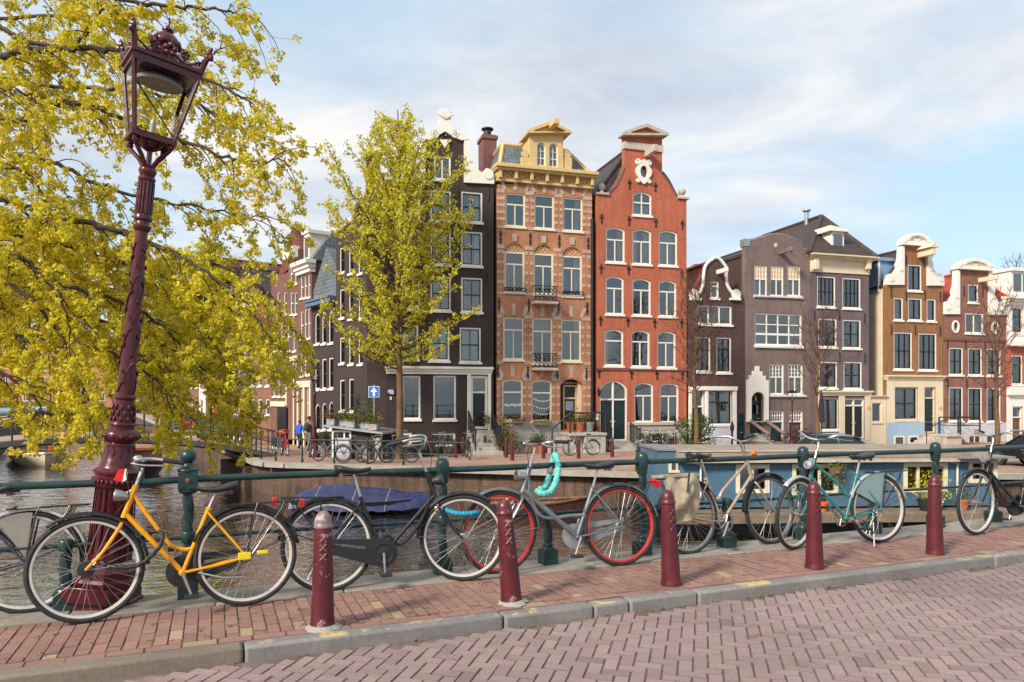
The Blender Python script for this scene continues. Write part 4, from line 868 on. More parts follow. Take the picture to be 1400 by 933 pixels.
# ---------------------------------------------------------------- the dark corner house
class Wing(House):
    """a second street front of the same house"""
    def __init__(s, host, plane, xl, xr):
        s.pl = plane; s.s0 = plane.s(xl); s.w = plane.s(xr) - s.s0; s.zg = host.zg; s.D = 6; s.root = host.root; s.parent = host.root; s.holes = []
        p = plane.pt(s.s0); hw = Matrix.Translation(host.root.location) @ Matrix.Rotation(host.pl.a, 4, 'Z')
        s.xf = hw.inverted() @ (Matrix.Translation((p.x, p.y, s.zg)) @ Matrix.Rotation(plane.a, 4, 'Z'))
    def part(s, mb, name, mat, **k):
        o = mb.build(name, mat, s.parent, **k); o.matrix_local = s.xf; return o
def corner_house():
    h = House('corner_house', 'tall dark brown painted corner house with white carved neck gable behind the slim tree', PA, 527, 674.8)
    f = dict(sm='black', y=.03)
    window(h, (593.2, 213.9, 616.4, 246), style='V', cur='', fm='white', y=.03)
    for y0, y1, l in ((261, 303, -1), (315.5, 363, -1), (378.5, 426, -1), (446.7, 494.5, -3)):
        window(h, (630.5 + (0 if y0 < 300 else (l + 1)), y0 + 1.5, 659.5 + (l + 1), y1 + 1), style='G22', cur={261: 'R', 315.5: 'R', 378.5: '', 446.7: 'F'}[y0], sill=.06, **f)
        window(h, (588.5 + (l + 1), y0 - .5, 616.5 + (l + 1), y1 - 1), style='G22', cur='F' if y0 > 440 else None, **f); window(h, (548 + (l + 1), y0 - 2, 574 + (l + 1), y1 - 3), style='G22', cur='F' if y0 > 440 else None, **f)
    window(h, (550.4, 513.8, 575, 573.5), style='N', cur='R', cm='blue_cloth'); window(h, (592.4, 513.8, 623.6, 574), style='N', cur='R', cm='blue_cloth')
    door(h, (643.5, 513.8, 667, 587), dm='black', t=.12, transom=.28); window(h, (534.5, 591.3, 563.4, 611), style='V', cur='B', sill=0, t=.13); window(h, (589.5, 592.5, 622.7, 610.5), style='N', cur='F', sill=0)
    facade(h, [(527, 624), (674.8, 624), (674.8, 251), (634, 250), (634, 191), (628, 184), (618, 178), (608, 173), (597, 177), (587, 183), (581, 190), (581, 249), (527, 248)], M['b_brown'])
    m_ = MB(); top = h.pts([(576, 191), (576, 187), (585, 184.5), (594, 178), (600, 170), (601, 163), (604, 157), (608, 154.5), (612, 157), (616, 163), (617, 171), (624, 182), (632, 187), (641, 188), (641, 192), (630, 193), (619, 188), (608, 181), (597, 187), (588, 193)])
    m_.prism(top, -.14, .28)
    x, z = h.q(608, 163); r_ = .26
    for k in range(7): a = R(30 + 20 * k); m_.tube([(x, -.16, z - .05), (x + .42 * math.cos(a), -.18, z - .05 + .48 * math.sin(a))], [.035, .06], 6)
    for sx, px in ((-1, 594), (1, 622)): xx, zz = h.q(px, 184); scroll(m_, xx, zz, .24, -.2, 0, sx)
    m_.prism(h.pts([(600, 192), (616, 192), (612, 197), (608, 203), (604, 197)]), -.10, .02); h.part(m_, 'gable_crest', M['white'], bevel=.015)
    for sg, poly, c in ((1, [(634, 190), (640, 190), (641, 205), (644, 220), (650, 231), (658, 237), (664, 231), (672, 233), (674.6, 242), (674.8, 252.5), (634, 250.5)], (667, 239.5, 8, -1)), (-1, [(581, 190), (575, 190), (574, 205), (571, 220), (565, 231), (557, 237), (551, 230), (543, 231), (541, 240), (541, 250), (581, 250.5)], (548.5, 238.5, 8, 1))):
        claw(h, poly, rel=(c,))
    x0, z0, x1, z1 = h.rect(529, 512, 671, 501.5); cornice(h, x0, x1, z0, z1, .22, M['white']); m_ = MB()
    for a, b in ((638.5, 643.6), (666.9, 671)):
        p0, q0, p1, q1 = h.rect(a, 590, b, 512); m_.box(p0, -.07, q0, p1, .0, q1)
    h.part(m_, 'pilaster', M['white'], bevel=.01)
    zt = h.z(588, 655); stoop(h, h.x(637), h.x(676), zt, 6, run=.24); handrail(h, h.x(640), .2, zt, -1.5, -.1); handrail(h, h.x(672), .2, zt, -1.5, -.1)
    slim_anchors(h, [(625, 262), (667, 266), (667, 318), (625, 318), (666, 384), (623, 384)], .6)
    # canted corner and the side street front
    wg = Wing(h, PB, 459.5, 501.5); q = wg.xf @ Vector((wg.w, 0, 0)); zc = h.z(268, 520)
    m_ = MB(); m_.face([(q.x, q.y, 0), (0, 0, 0), (0, 0, zc), (q.x, q.y, zc)]); h.part(m_, 'canted_wall', M['b_brown'], smooth=0)
    fw = dict(style='G22', sm='black', y=.03, t=.06)
    for y0, y1 in ((338, 374), (395, 436), (461, 498), (519, 563)):
        for a, b in ((464.6, 471), (477, 483.4)): window(wg, (a, y0 + (.5 if a < 470 else -1), b, y1 + (-1 if a < 470 else 0)), cur=None, **fw)
    for y0, y1 in ((270, 312), (338, 374), (395, 436), (461, 498)): window(wg, (490, y0, 496, y1), cur=None, **fw)
    facade(wg, [(459.5, 612), (501.5, 622), (501.5, 264), (484, 282), (484, 300), (459.5, 318)], M['b_brown'])
    m_ = MB(); pp = wg.pts([(459, 318), (484, 299)]); m_.tube([(x, -.05, z) for x, z in pp], .12, 6); wg.part(m_, 'cornice', M['white'])
    m_ = MB(); x0, z0, x1, z1 = h.rect(507, 268, 525, 190); m_.box(x0, 1.6, z0 - 1, x1, 2.6, z1); m_.box(x0 - .08, 1.52, z1 - .2, x1 + .08, 2.68, z1 - .05); h.part(m_, 'chimney', M['b_brown'], smooth=0)
    body(h, M['b_brown'], h.z(252, 655), x0=0, D=9.0); gable_roof(h, M['t_dark'], h.z(256, 655) - .1, h.z(192, 608), x0=h.x(541), y1=9, xr=h.x(608), wall=M['b_brown'])
    m_ = MB(); x0, z0, x1, z1 = h.rect(529, 539.5, 539, 532); m_.box(x0, -.05, z0, x1, -.02, z1); sgn = h.part(m_, 'street_name_sign', plain('blue enamel', (.02, .03, .20), .3, var=.05)); m_ = MB()
    W_ = x1 - x0; rr = random.Random(5)
    for row, (a, b) in enumerate(((.14, .82), (.10, .92), (.36, .92))):
        x = x0 + W_ * a; z = z1 - (z1 - z0) * (.26 + .27 * row)
        while x < x0 + W_ * b: l = W_ * rr.uniform(.05, .075); m_.box(x, -.055, z - .028, x + l, -.0505, z + .028); x += l + W_ * .022
    m_.build('lettering', M['white'], sgn, smooth=0); m_ = MB(); x0, z0, x1, z1 = h.rect(533, 547, 535.6, 542.5); m_.box(x0, -.04, z0, x1, -.003, z1); h.part(m_, 'plaque', M['cream'])
corner_house()
def side_house(name, label, xl, xr, ytop, ybot, brick_, rows, cols, fm='white', arch=0.0, dep=8.0, top=None, style='G22', sm='black', ground=None, plane=PB, **kw):
    h = House(name, label, plane, xl, xr, depth=dep)
    xc = (xl + xr) / 2
    for y0, y1 in rows:
        for a, b in cols: window(h, (a, y0, b, y1), style=style, sm=sm, fm=fm, arch=arch, y=.03, t=.06, cur=None)
    return h
def left_row():
    # dark house with the blue roof edge
    h = House('terraced_house', 'narrow dark painted house with arched windows and blue roof edge, beside the corner house', PB, 426, 459.3)
    for y0, y1, ar in ((427, 470, .3), (491, 532, .0), (551, 588, .35)):
        for k, (a, b) in enumerate(((430.8, 437), (440.2, 446), (449.6, 455.6))):
            window(h, (a, y0 + 1.5 - k * 1.6, b, y1 + .5 - k * .6), arch=ar, style='G22', sm='black', y=.03, t=.06, cur=None)
    facade(h, [(426, 605), (459.3, 610), (459.3, 409), (426, 423)], M['b_brown']); m_ = MB(); pp = h.pts([(425.5, 423), (459.3, 408.5)]); z = (pp[0][1] + pp[1][1]) / 2; m_.box(-.05, -.35, z - .06, h.w + .02, .2, z + .16); m_.box(-.05, -.42, z + .16, h.w + .02, .2, z + .26)
    blue = plain('blue grey woodwork', (.10, .16, .24), .5, var=.1); h.part(m_, 'cornice', blue, bevel=.01)
    zt = z + .26; m_ = MB(); m_.prism([(0, zt), (h.w, zt), (h.w, zt + 1.3), (h.w * .55, zt + 2.6), (0, zt + .6)], .1, h.D); h.part(m_, 'roof', M['t_slate'], smooth=0)
    m_ = MB(); m_.box(h.w * .45, .25, zt, h.w * .90, 1.5, zt + 1.5); m_.box(h.w * .40, .15, zt + 1.5, h.w * .95, 1.6, zt + 1.66); d = h.part(m_, 'dormer', blue, bevel=.01); m_ = MB(); m_.box(h.w * .52, .235, zt + .25, h.w * .83, .26, zt + 1.3); m_.build('pane', M['glass'], d)
    body(h, M['b_brown'], z)
    # brick house with cream shop front and mansard
    h = House('terraced_house', 'tall wine brick house with slate mansard, white cornice and cream pilastered front', PB, 407.5, 425.9)
    for y0, y1 in ((374, 407), (423, 463), (475, 513)):
        for k, (a, b) in enumerate(((411, 414.6), (416.2, 419.6), (421.2, 424.4))): window(h, (a, y0 + 3 - 2.2 * k, b, y1 + 1 - .8 * k), style='G12', y=.03, t=.05, cur=None)
    for a, b in ((411, 416), (418.5, 424)): window(h, (a, 531, b, 590), style='G23', y=.05, t=.06, cur='')
    facade(h, [(407.5, 602), (425.9, 605), (425.9, 360), (407.5, 369)], M['b_wine']); z = h.z(362, 417); cornice(h, 0, h.w, z - .5, z + .15, .4, M['white']); m_ = MB(); zg_ = h.z(521, 417)
    m_.box(-.02, -.10, zg_ - .35, h.w + .02, .0, zg_); [m_.box(h.w * a, -.08, 0, h.w * b, .0, zg_ - .351) for a, b in ((0, .10), (.45, .56), (.90, 1.0))]; h.part(m_, 'shop_front', M['cream'], bevel=.01)
    m_ = MB(); zr = h.z(312, 417); A = [(0, 0, z + .15), (h.w, 0, z + .15), (h.w, h.D, z + .15), (0, h.D, z + .15)]; B = [(.3, 1.4, zr), (h.w - .3, 1.4, zr), (h.w - .3, h.D - .5, zr), (.3, h.D - .5, zr)]
    for k in range(4): m_.face([A[k], A[(k + 1) % 4], B[(k + 1) % 4], B[k]])
    m_.face(B); h.part(m_, 'roof', M['t_slate'], smooth=0); m_ = MB(); m_.box(h.w * .3, .1, z + .15, h.w * .7, 1.6, zr - .3); m_.box(h.w * .24, 0, zr - .3, h.w * .76, 1.7, zr - .1); d = h.part(m_, 'dormer', M['white'], bevel=.01); m_ = MB(); m_.box(h.w * .36, .088, z + .4, h.w * .64, .12, zr - .5); m_.build('pane', M['glass'], d); body(h, M['b_wine'], z)
    # brick with the black gate
    h = House('terraced_house', 'wine brick house with pale cornice and cream ground floor beside the tall black gate', PB, 371, 407.3)
    for y0, y1, cs in ((361, 388, ((397, 401), (403, 407))), (400, 430, ((379, 383), (388, 392), (397, 401), (402.4, 406.4))), (441, 480, ((375, 379), (384, 388), (393, 397), (401, 405))), (510, 542, ((373.5, 377.6), (380, 384), (386.5, 391)))):
        for k, (a, b) in enumerate(cs): window(h, (a, y0, b, y1), style='G12', y=.03, t=.05, cur=None)
    for a, b in ((393, 396.5), (398, 401.5), (403, 406.5)): window(h, (a, 496, b, 528), style='G12', y=.05, t=.05, cur='')
    facade(h, [(371, 598), (407.3, 602), (407.3, 340), (394, 350), (394, 372), (371, 384)], M['b_wine']); m_ = MB(); pp = h.pts([(394, 352), (407.3, 343)]); z = h.z(345, 402); m_.box(h.x(393), -.3, z - .35, h.w, .1, z + .25); h.part(m_, 'cornice', M['white'], bevel=.01)
    m_ = MB(); z0 = h.z(487, 400); m_.box(h.x(391.5), -.08, z0 - .3, h.w, .0, z0); m_.box(h.x(391.5), -.06, h.z(555, 395), h.x(393), 0, z0 - .3); m_.box(h.x(401.6), -.06, 0, h.x(402.9), 0, z0 - .3); m_.box(h.x(371), -.08, h.z(556, 380), h.x(391), 0, h.z(549, 380)); h.part(m_, 'shop_front', M['cream'], bevel=.01)
    m_ = MB(); a, b, c, d = h.rect(381.6, 601, 394, 557); m_.box(a, -.12, 0, (a + c) / 2 - .02, -.05, d); m_.box((a + c) / 2 + .02, -.12, 0, c, -.05, d); h.part(m_, 'gate', M['black'], bevel=.01)
    m_ = MB(); m_.box(h.x(396), 3, z - .5, h.x(403), 4.2, z + 1.8); h.part(m_, 'chimney', M['b_rose'], smooth=0); m_ = MB(); m_.prism([(0, z - 1.2), (h.w, z), (h.w * .6, z + 1.6)], .3, h.D); h.part(m_, 'roof', M['t_wine'], smooth=0); body(h, M['b_wine'], z - 1.3)
    # further houses along the side canal
    for (xl, xr, yt, yb, bm, lab, rt) in ((340, 370.7, 452, 592, 'b_rose', 'low red brick house with shallow roof, left of the cream ground floor', 't_wine'), (316, 339.7, 415, 590, 'b_wine', 'dark red brick house half hidden by branches, second beyond the black gate', 't_dark'), (293, 315.7, 400, 588, 'b_dark', 'dark brick canal house behind the yellow branches, third beyond the black gate', 't_wine'), (272, 292.7, 430, 586, 'white', 'white plastered canal house glimpsed between branches and the far lamp', 't_dark'), (254, 271.7, 425, 584, 'b_rose', 'rose brick canal house, farthest of the row on the right of the side canal', 't_red')):
        h = House('terraced_house', lab, PB, xl, xr); n = 3
        for k in range(4 if yt < 440 else 3):
            y0 = yt + 14 + k * (yb - yt - 20) / (4 if yt < 440 else 3)
            for j in range(n): a = xl + (xr - xl) * (j + .25) / n; window(h, (a, y0, a + (xr - xl) * .52 / n, y0 + 22), style='G12', y=.03, t=.07, cur=None)
        z = h.z(yt, (xl + xr) / 2); m_ = MB(); ol = [(0, 0), (h.w, 0), (h.w, z), (0, z)]; m_.poly(ol, 0, h.holes); m_.edge(ol, 0, .3); [m_.edge(list(o), 0, .3, True) for o in h.holes]; h.part(m_, 'wall', M[bm], smooth=0)
        cornice(h, 0, h.w, z - .35, z, .25, M['white']); gable_roof(h, M[rt], z, z + 2.2, y0=0.0, wall=M['b_dark']); body(h, M['b_dark'], z)
left_row()
# ---------------------------------------------------------------- the lower houses on the right
def bell_house():
    h = House('bell_gabled_house', 'small dark brick house with white-edged bell gable and a white shop front lettered A7', PA, 941, 1018.5)
    window(h, (971.4, 384.6, 983, 408), style='H', cur='', top=.25); x0, z0, x1, z1 = h.rect(952.6, 418, 1000.8, 444); window(h, None, local=(x0, z0, x1, z1), style='G31', cur='', bt=.09)
    window(h, (951.7, 460.8, 971.5, 508.5), style='C', sm='black', cur=''); window(h, (979.6, 461.4, 1000, 510), style='C', sm='black', cur='B')
    a, b, c, d = h.rect(944.5, 588, 963, 533); door(h, None, local=(a, h.z(606, 955), c, d), transom=.30, dm='black', panels=2); window(h, (967, 533.5, 1001, 581), style='C', sm='black', cur='F', cm='blind', t=.06, sill=.08); door(h, (1007.5, 565, 1018, 614), dm='dgreen', fm='dgreen', transom=0, arch=.2)
    bell = [(944, 409), (950, 406), (957, 400), (960.5, 391), (961.5, 379), (963, 367), (967, 360), (972, 356), (978, 352.5), (984, 355), (990, 362), (993, 368), (992.5, 380), (994.5, 391), (1000, 400), (1006, 405), (1010.5, 409)]
    facade(h, [(941, 622), (1018.5, 618), (1018.5, 411), (1010.5, 409)] + bell[::-1][1:] + [(941, 410)], M['b_dark'])
    m_ = MB(); p = h.pts(bell); m_.tube([(x, -.02, z) for x, z in bez([(x, z, 0) for x, z in p], 4) for x, z in ((x, z),)] if False else [(v.x, -.02, v.y) for v in bez([(x, z, 0) for x, z in p], 3)], .085, 8)
    for px, sx in ((948.5, 1), (1005.5, -1)): x, z = h.q(px, 403); scroll(m_, x, z, .30, -.18, .1, sx)
    for a, b in ((943, 957), (997, 1011)): x0, z0, x1, z1 = h.rect(a, 411, b, 408); m_.box(x0, -.16, z0, x1, .1, z1)
    h.part(m_, 'gable_trim', M['white']); hoist(h, 981, 372, 'white', .9, .13)
    x0, z0, x1, z1 = h.rect(941, 534, 1006.5, 528.5); m_ = MB(); m_.box(x0, -.16, z0, x1, .02, z1)
    for a, b in ((941, 945), (963, 967.3), (1001, 1006)): p0, q0, p1, q1 = h.rect(a, 606, b, 534); m_.box(p0, -.10, .0, p1, .0, q1)
    h.part(m_, 'shop_front', M['white'], bevel=.012); x0, z0, x1, z1 = h.rect(967.4, 606, 1001, 583); m_ = MB(); m_.box(x0, -.06, 0, x1, -.003, z1); h.part(m_, 'plinth', M['ltgrey'])
    x0, z0, x1, z1 = h.rect(976, 580, 1000, 535); m_ = MB(); m_.box(x0, .128, z0, x1, .135, z1); h.part(m_, 'blind', M['blind'])
    # black lettering on the shop window
    m_ = MB(); x0, z0, x1, z1 = h.rect(984.5, 562, 995, 551); W_ = x1 - x0; t_ = .045; y = .045
    def st(p, q): m_.tube([(x0 + W_ * p[0], y, z0 + (z1 - z0) * p[1]), (x0 + W_ * q[0], y, z0 + (z1 - z0) * q[1])], t_, 4)
    st((0.02, 0), (.12, 1)); st((.12, 1), (.36, 1)); st((.36, 1), (.44, 0)); st((.10, .5), (.38, .5)); st((.56, 1), (1, 1)); st((1, 1), (.76, 0)); h.part(m_, 'lettering', M['black'])
    body(h, M['b_dark'], h.z(412, 980)); gable_roof(h, M['t_red'], h.z(414, 955), h.z(362, 978), y1=9, wall=M['b_dark'], x1=h.w - .3)
bell_house()
def shaped_house():
    h = House('shaped_gable_house', 'purple brown brick house with low curved gable, stained glass windows and white stepped doorway', PA, 1018.7, 1107.3)
    for a, b, c in ((1031, 1049, 'H'), (1053.6, 1071.4, ''), (1076.6, 1094.6, 'H')):
        x0, z0, x1, z1 = h.rect(a, 362.5 if a < 1050 else 363.5, b, 404.5); wn = window(h, None, local=(x0, z0, x1, z1), style='TG', top=.45, cur=c, t=.05); m_ = MB(); zz = z0 + (z1 - z0) * .56; m_.box(x0 + .05, .135, zz, x1 - .05, .15, z1 - .05); m_.build('stained_glass', stained(), wn)
    x0, z0, x1, z1 = h.rect(1032, 429, 1096.5, 472.5); window(h, None, local=(x0, z0, x1, z1), style='G43', cur='LR', bt=.085)
    for a, b, c in ((1051.9, 1072, ''), (1077.6, 1098, 'H')): window(h, (a, 498, b, 539.5), style='TG', top=.42, cur=c)
    x0, z0, x1, z1 = h.rect(1025.2, 593, 1044, 536); h.holes.append(outline(x0, z0, x1, z1, .5)); door(h, None, local=(x0 + .02, z0, x1 - .02, z1 - .03), arch=.48, dm='dgreen', fm='dgreen', transom=.2, y=.25, hole=False, glassp=True)
    for a, b in ((1052.5, 1072), (1078.5, 1098)):
        x0, z0, x1, z1 = h.rect(a, 615, b, 562); door(h, None, local=(x0, z0, x1, z1), dm='b_dark' if a > 1070 else 'dgreen', transom=.25, panels=1); m_ = MB(); zz = z0 + (z1 - z0) * .75
        for k in range(1, 5): x = x0 + .07 + (x1 - x0 - .14) * k / 5; m_.box(x - .018, .08, zz + .04, x + .018, .115, z1 - .07)
        m_.box(x0 + .07, .083, (zz + z1) / 2 - .02, x1 - .07, .112, (zz + z1) / 2 + .02); h.part(m_, 'transom_grid', M['white'])
    g = [(1018.7, 618), (1107.3, 614), (1107.3, 345.5), (1102, 342), (1096, 340), (1096, 331), (1086, 327), (1075, 323), (1064, 321), (1053, 322), (1042, 325), (1032, 328.5), (1025.5, 329), (1025.5, 337), (1018.7, 337)]
    facade(h, g, M['b_purple']); m_ = MB(); m_.tube([(x, .12, z) for x, z in h.pts(g[2:])], .13, 6); h.part(m_, 'gable_coping', M['b_purple']); x0, z0, x1, z1 = h.rect(1018.7, 337, 1025.6, 327); m_ = MB(); m_.box(x0 - .05, -.03, z0, x1, .4, z1); h.part(m_, 'coping_block', M['zinc'])
    hoist(h, 1066, 345, 'b_purple', 1.1, .13); x, z = h.q(1061, 336); m_ = MB(); m_.lathe([(.14, 0), (.1, .03), (0, .05)], 10); h.part(m_, 'rosette', M['stone'], loc=(x, -.0, z), rot=(R(90), 0, 0))
    for a, b, y in ((1030, 1097, 405.5), (1031, 1099, 474.5), (1051, 1102, 541)): x0, z0, x1, z1 = h.rect(a, y + 2, b, y); m_ = MB(); m_.box(x0, -.1, z0, x1, .02, z1); h.part(m_, 'sill_course', M['ltgrey'])
    pl = [(1020, 577), (1020, 519.5), (1023.5, 519.5), (1023.5, 513.5), (1027.5, 513.5), (1027.5, 507.5), (1031.5, 507.5), (1031.5, 501), (1036, 501), (1036, 508), (1040, 508), (1040, 514), (1044.5, 514), (1044.5, 520), (1048.6, 520), (1048.6, 577)]
    x0, z0, x1, z1 = h.rect(1025.2, 593, 1044, 536); P_ = h.pts(pl)[::-1]; o = outline(x0, z0, x1, z1, .5)[2:]; zb = h.z(577, 1034)
    full = [(P_[-1][0], zb), (P_[0][0], zb)] + P_[1:-1]; hole = [(x0, zb + .02), (x1, zb + .02)] + o
    m_ = MB(); m_.prism(full, -.16, -.003, (hole,)); x, z = h.q(1034.5, 524); m_.lathe([(.14, 0), (.1, .03), (0, .05)], 10, (x, 0, 0)) if False else None; h.part(m_, 'stepped_portal', M['white'], bevel=.01)
    zt = h.z(594, 1034); stoop(h, h.x(1026), h.x(1043.5), zt, 5, run=.26)
    for px in (1024.5, 1045.5): m_ = MB(); x = h.x(px); m_.prism([(x, 0), (x, 0)], 0, 0) if False else m_.tube([(x, -.1, zb + .05), (x, -1.7, .75)], .11, 4); m_.box(x - .07, -1.6, 0, x + .07, -.02, .35); h.part(m_, 'stair_cheek', M['b_purple'])
    body(h, M['b_dark'], h.z(345, 1022), D=11); gable_roof(h, M['t_dark'], h.z(350, 1022), h.z(331, 1060), y1=11)
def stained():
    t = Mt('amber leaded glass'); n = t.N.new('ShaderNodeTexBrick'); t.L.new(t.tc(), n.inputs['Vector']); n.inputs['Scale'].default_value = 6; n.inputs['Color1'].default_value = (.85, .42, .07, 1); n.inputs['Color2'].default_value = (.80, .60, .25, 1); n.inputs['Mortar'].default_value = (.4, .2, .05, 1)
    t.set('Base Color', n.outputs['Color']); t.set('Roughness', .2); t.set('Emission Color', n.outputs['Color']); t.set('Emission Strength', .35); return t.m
shaped_house()
def cornice_house():
    h = House('cornice_house', 'violet brick house with wide cream cornice, hipped pantile roof and white dormer', PA, 1107.5, 1188)
    for (a, y0, b, y1) in ((1117, 378, 1142.2, 420), (1151.6, 380.4, 1176.6, 422), (1118.5, 436, 1144, 475), (1152, 437.5, 1177, 476.5), (1119.4, 494.7, 1144.7, 531), (1153.3, 494.9, 1178.4, 532)): window(h, (a, y0, b, y1), style='G42' if y0 < 400 else 'G22', sm='black', y=.03, cur='R' if a > 1150 else '')
    window(h, (1121, 545, 1146.5, 588), style='V', sm='black', cur='F', t=.05); door(h, (1154.5, 545, 1182, 600), dm='black', fm='white', transom=.15, leaves=2)
    facade(h, [(1107.5, 616), (1188, 614), (1188, 372), (1107.5, 368)], M['b_violet']); x0, z0, x1, z1 = h.rect(1107.5, 374, 1188.5, 351); m_ = MB(); m_.box(x0, -.06, z0, x1, .2, z0 + (z1 - z0) * .75); h.part(m_, 'entablature', M['cream'], bevel=.01); cornice(h, x0, x1, z0 + (z1 - z0) * .751, z1, .55, M['cream'])
    for px in (1112, 1183): x, z = h.q(px, 361); m_ = MB(); m_.box(x - .14, -.34, z - .35, x + .14, -.0, z + .28); h.part(m_, 'bracket', M['cream'], bevel=.03)
    slim_anchors(h, [(1113, 431), (1147, 431), (1181.5, 435), (1147.5, 488), (1182, 490)], .55)
    x0, z0, x1, z1 = h.rect(1116, 541.5, 1190, 534.5); cornice(h, x0, x1, z0, z1, .2, M['cream']); m_ = MB(); q0, q1 = x0, x1
    for a, b in ((1116.5, 1121), (1146.5, 1154.5), (1182, 1189)): p0, r0, p1, r1 = h.rect(a, 612, b, 541.5); m_.box(p0, -.05, .0, p1, .0, z0)
    h.part(m_, 'shop_front', M['cream'], bevel=.01); x0, z0, x1, z1 = h.rect(1116.5, 612, 1154.4, 592); m_ = MB(); m_.box(x0, -.08, 0, x1, -.051, z1); h.part(m_, 'plinth', M['ltblue'])
    x, z = h.q(1187 - .5, 557.5); m_ = MB(); m_.lathe([(.13, 0), (.13, .02), (0, .035)], 16, (0, 0, 0)); h.part(m_, 'round_plaque', M['gold'], loc=(x, -.052, z), rot=(R(90), 0, 0)); stoop(h, h.x(1153), h.x(1184), h.z(601, 1168), 3, mat='stone')
    # hipped roof
    z0 = h.z(350.5, 1148); ya = 3.6; xm, za = h.dq(1123, 296, ya); m_ = MB(); A, B, Cc, D_ = (-.3, -.3, z0), (h.w + .3, -.3, z0), (h.w + .3, 9.6, z0), (-.3, 9.6, z0); E, G = (xm, ya, za), (xm, 9.4, za)
    m_.face([A, B, E]); m_.face([B, Cc, G, E]); m_.face([D_, A, E, G]); m_.face([Cc, D_, G]); r_ = h.part(m_, 'roof', M['t_brown'], smooth=0); m_ = MB(); [m_.tube([a, b], .13, 6) for a, b in ((A, E), (B, E), (E, G))]; m_.build('ridge_tiles', M['t_brown'], r_)
    m_ = MB(); p = Vector(E) + Vector((-.35, .9, -.1)); m_.lathe([(.12, -.6), (.12, .55), (.24, .6), (.24, .68), (.0, .72)], 10, p); m_.build('flue', M['zinc'], r_)
    (x0, zb), (x1, zt) = h.dq(1137, 347, .6), h.dq(1154, 318, .6); m_ = MB(); m_.box(x0, .6, zb - .3, x1, 1.6, zt); m_.prism([(x0 - .25, zt), (x1 + .25, zt), (x1 + .25, zt + .12), (x0 - .25, zt + .30)], .4, 1.7); d = h.part(m_, 'dormer', M['white'], bevel=.01); m_ = MB(); m_.box(x0 + .12, .585, zb + .12, x1 - .12, .62, zt - .12); m_.build('pane', M['glass'], d)
    body(h, M['b_violet'], z0, D=13)
cornice_house()
def passage():
    h = House('passage_building', 'low cream painted passage front with one dark window between two taller houses', PA, 1188.6, 1212)
    window(h, (1192.5, 551, 1205.5, 577), style='N', fm='cream', cur='', t=.05); facade(h, [(1188.6, 614), (1212, 613), (1212, 543), (1188.6, 543)], M['cream']); x0, z0, x1, z1 = h.rect(1188.6, 545, 1212, 541); cornice(h, x0 + .02, x1 - .02, z0, z1, .14, M['cream']); body(h, M['cream'], h.z(544, 1200), D=3)
passage()
def neck_gable(h, nx0, nx1, ysh, yn, ytop, xl, xr, bm, cx, white='white'):
    """raised neck between two carved claws under a round pediment"""
    xm = (nx0 + nx1) / 2; facade(h, [(xl, 616), (xr, 614), (xr, ysh + 2), (nx1, ysh + 1), (nx1, yn), (nx0, yn - .5), (nx0, ysh), (xl, ysh)], M[bm])
    x0, z0 = h.q(nx0 - 4.5, yn + 2); x1 = h.x(nx1 + 4.5); zt = h.z(ytop, xm); m_ = MB(); zb = h.z(yn + 1, xm); zc = h.z(yn - 4, xm); ol = outline(x0, zb, x1, zt, zt - zc, 18); inn = outline(x0 + .28, zb + .22, x1 - .28, zt - .16, (zt - zc) * .8, 18); m_.ring(ol, inn, -.26, .28); m_.prism(inn, -.08, .25); p = h.part(m_, 'round_pediment', M[white], bevel=.008)
    m_ = MB(); cz = zb + .5; xx = (x0 + x1) / 2; m_.ring([(xx + .30 * math.cos(.3927 * k), cz + .22 * math.sin(.3927 * k)) for k in range(16)], [(xx + .20 * math.cos(.3927 * k), cz + .13 * math.sin(.3927 * k)) for k in range(16)], -.14, -.05)
    for sx in (-1, 1): scroll(m_, xx + sx * .62, cz - .08, .2, -.16, -.05, sx)
    m_.build('carving', M[white], p)
    for sx, xa, xe in ((-1, nx0, xl), (1, nx1, xr)):
        w_ = abs(xe - xa); H_ = ysh - yn; yo = 1 if sx > 0 else 0
        poly = [(xa, yn + 1), (xa + sx * w_ * .16, yn + 1), (xa + sx * w_ * .20, yn + H_ * .35), (xa + sx * w_ * .34, yn + H_ * .48), (xa + sx * w_ * .28, yn + H_ * .58), (xa + sx * w_ * .46, yn + H_ * .68), (xa + sx * w_ * .5, yn + H_ * .78), (xa + sx * w_ * .72, yn + H_ * .72), (xa + sx * w_ * .95, yn + H_ * .76), (xa + sx * w_, yn + H_ * .88), (xa + sx * w_, ysh + 1 + yo), (xa, ysh + 1 + yo)]
        claw(h, poly, white, rel=((xa + sx * w_ * .80, ysh - H_ * .13, w_ * .2, -sx), (xa + sx * w_ * .22, yn + H_ * .62, w_ * .15, sx)), name='gable_scroll')
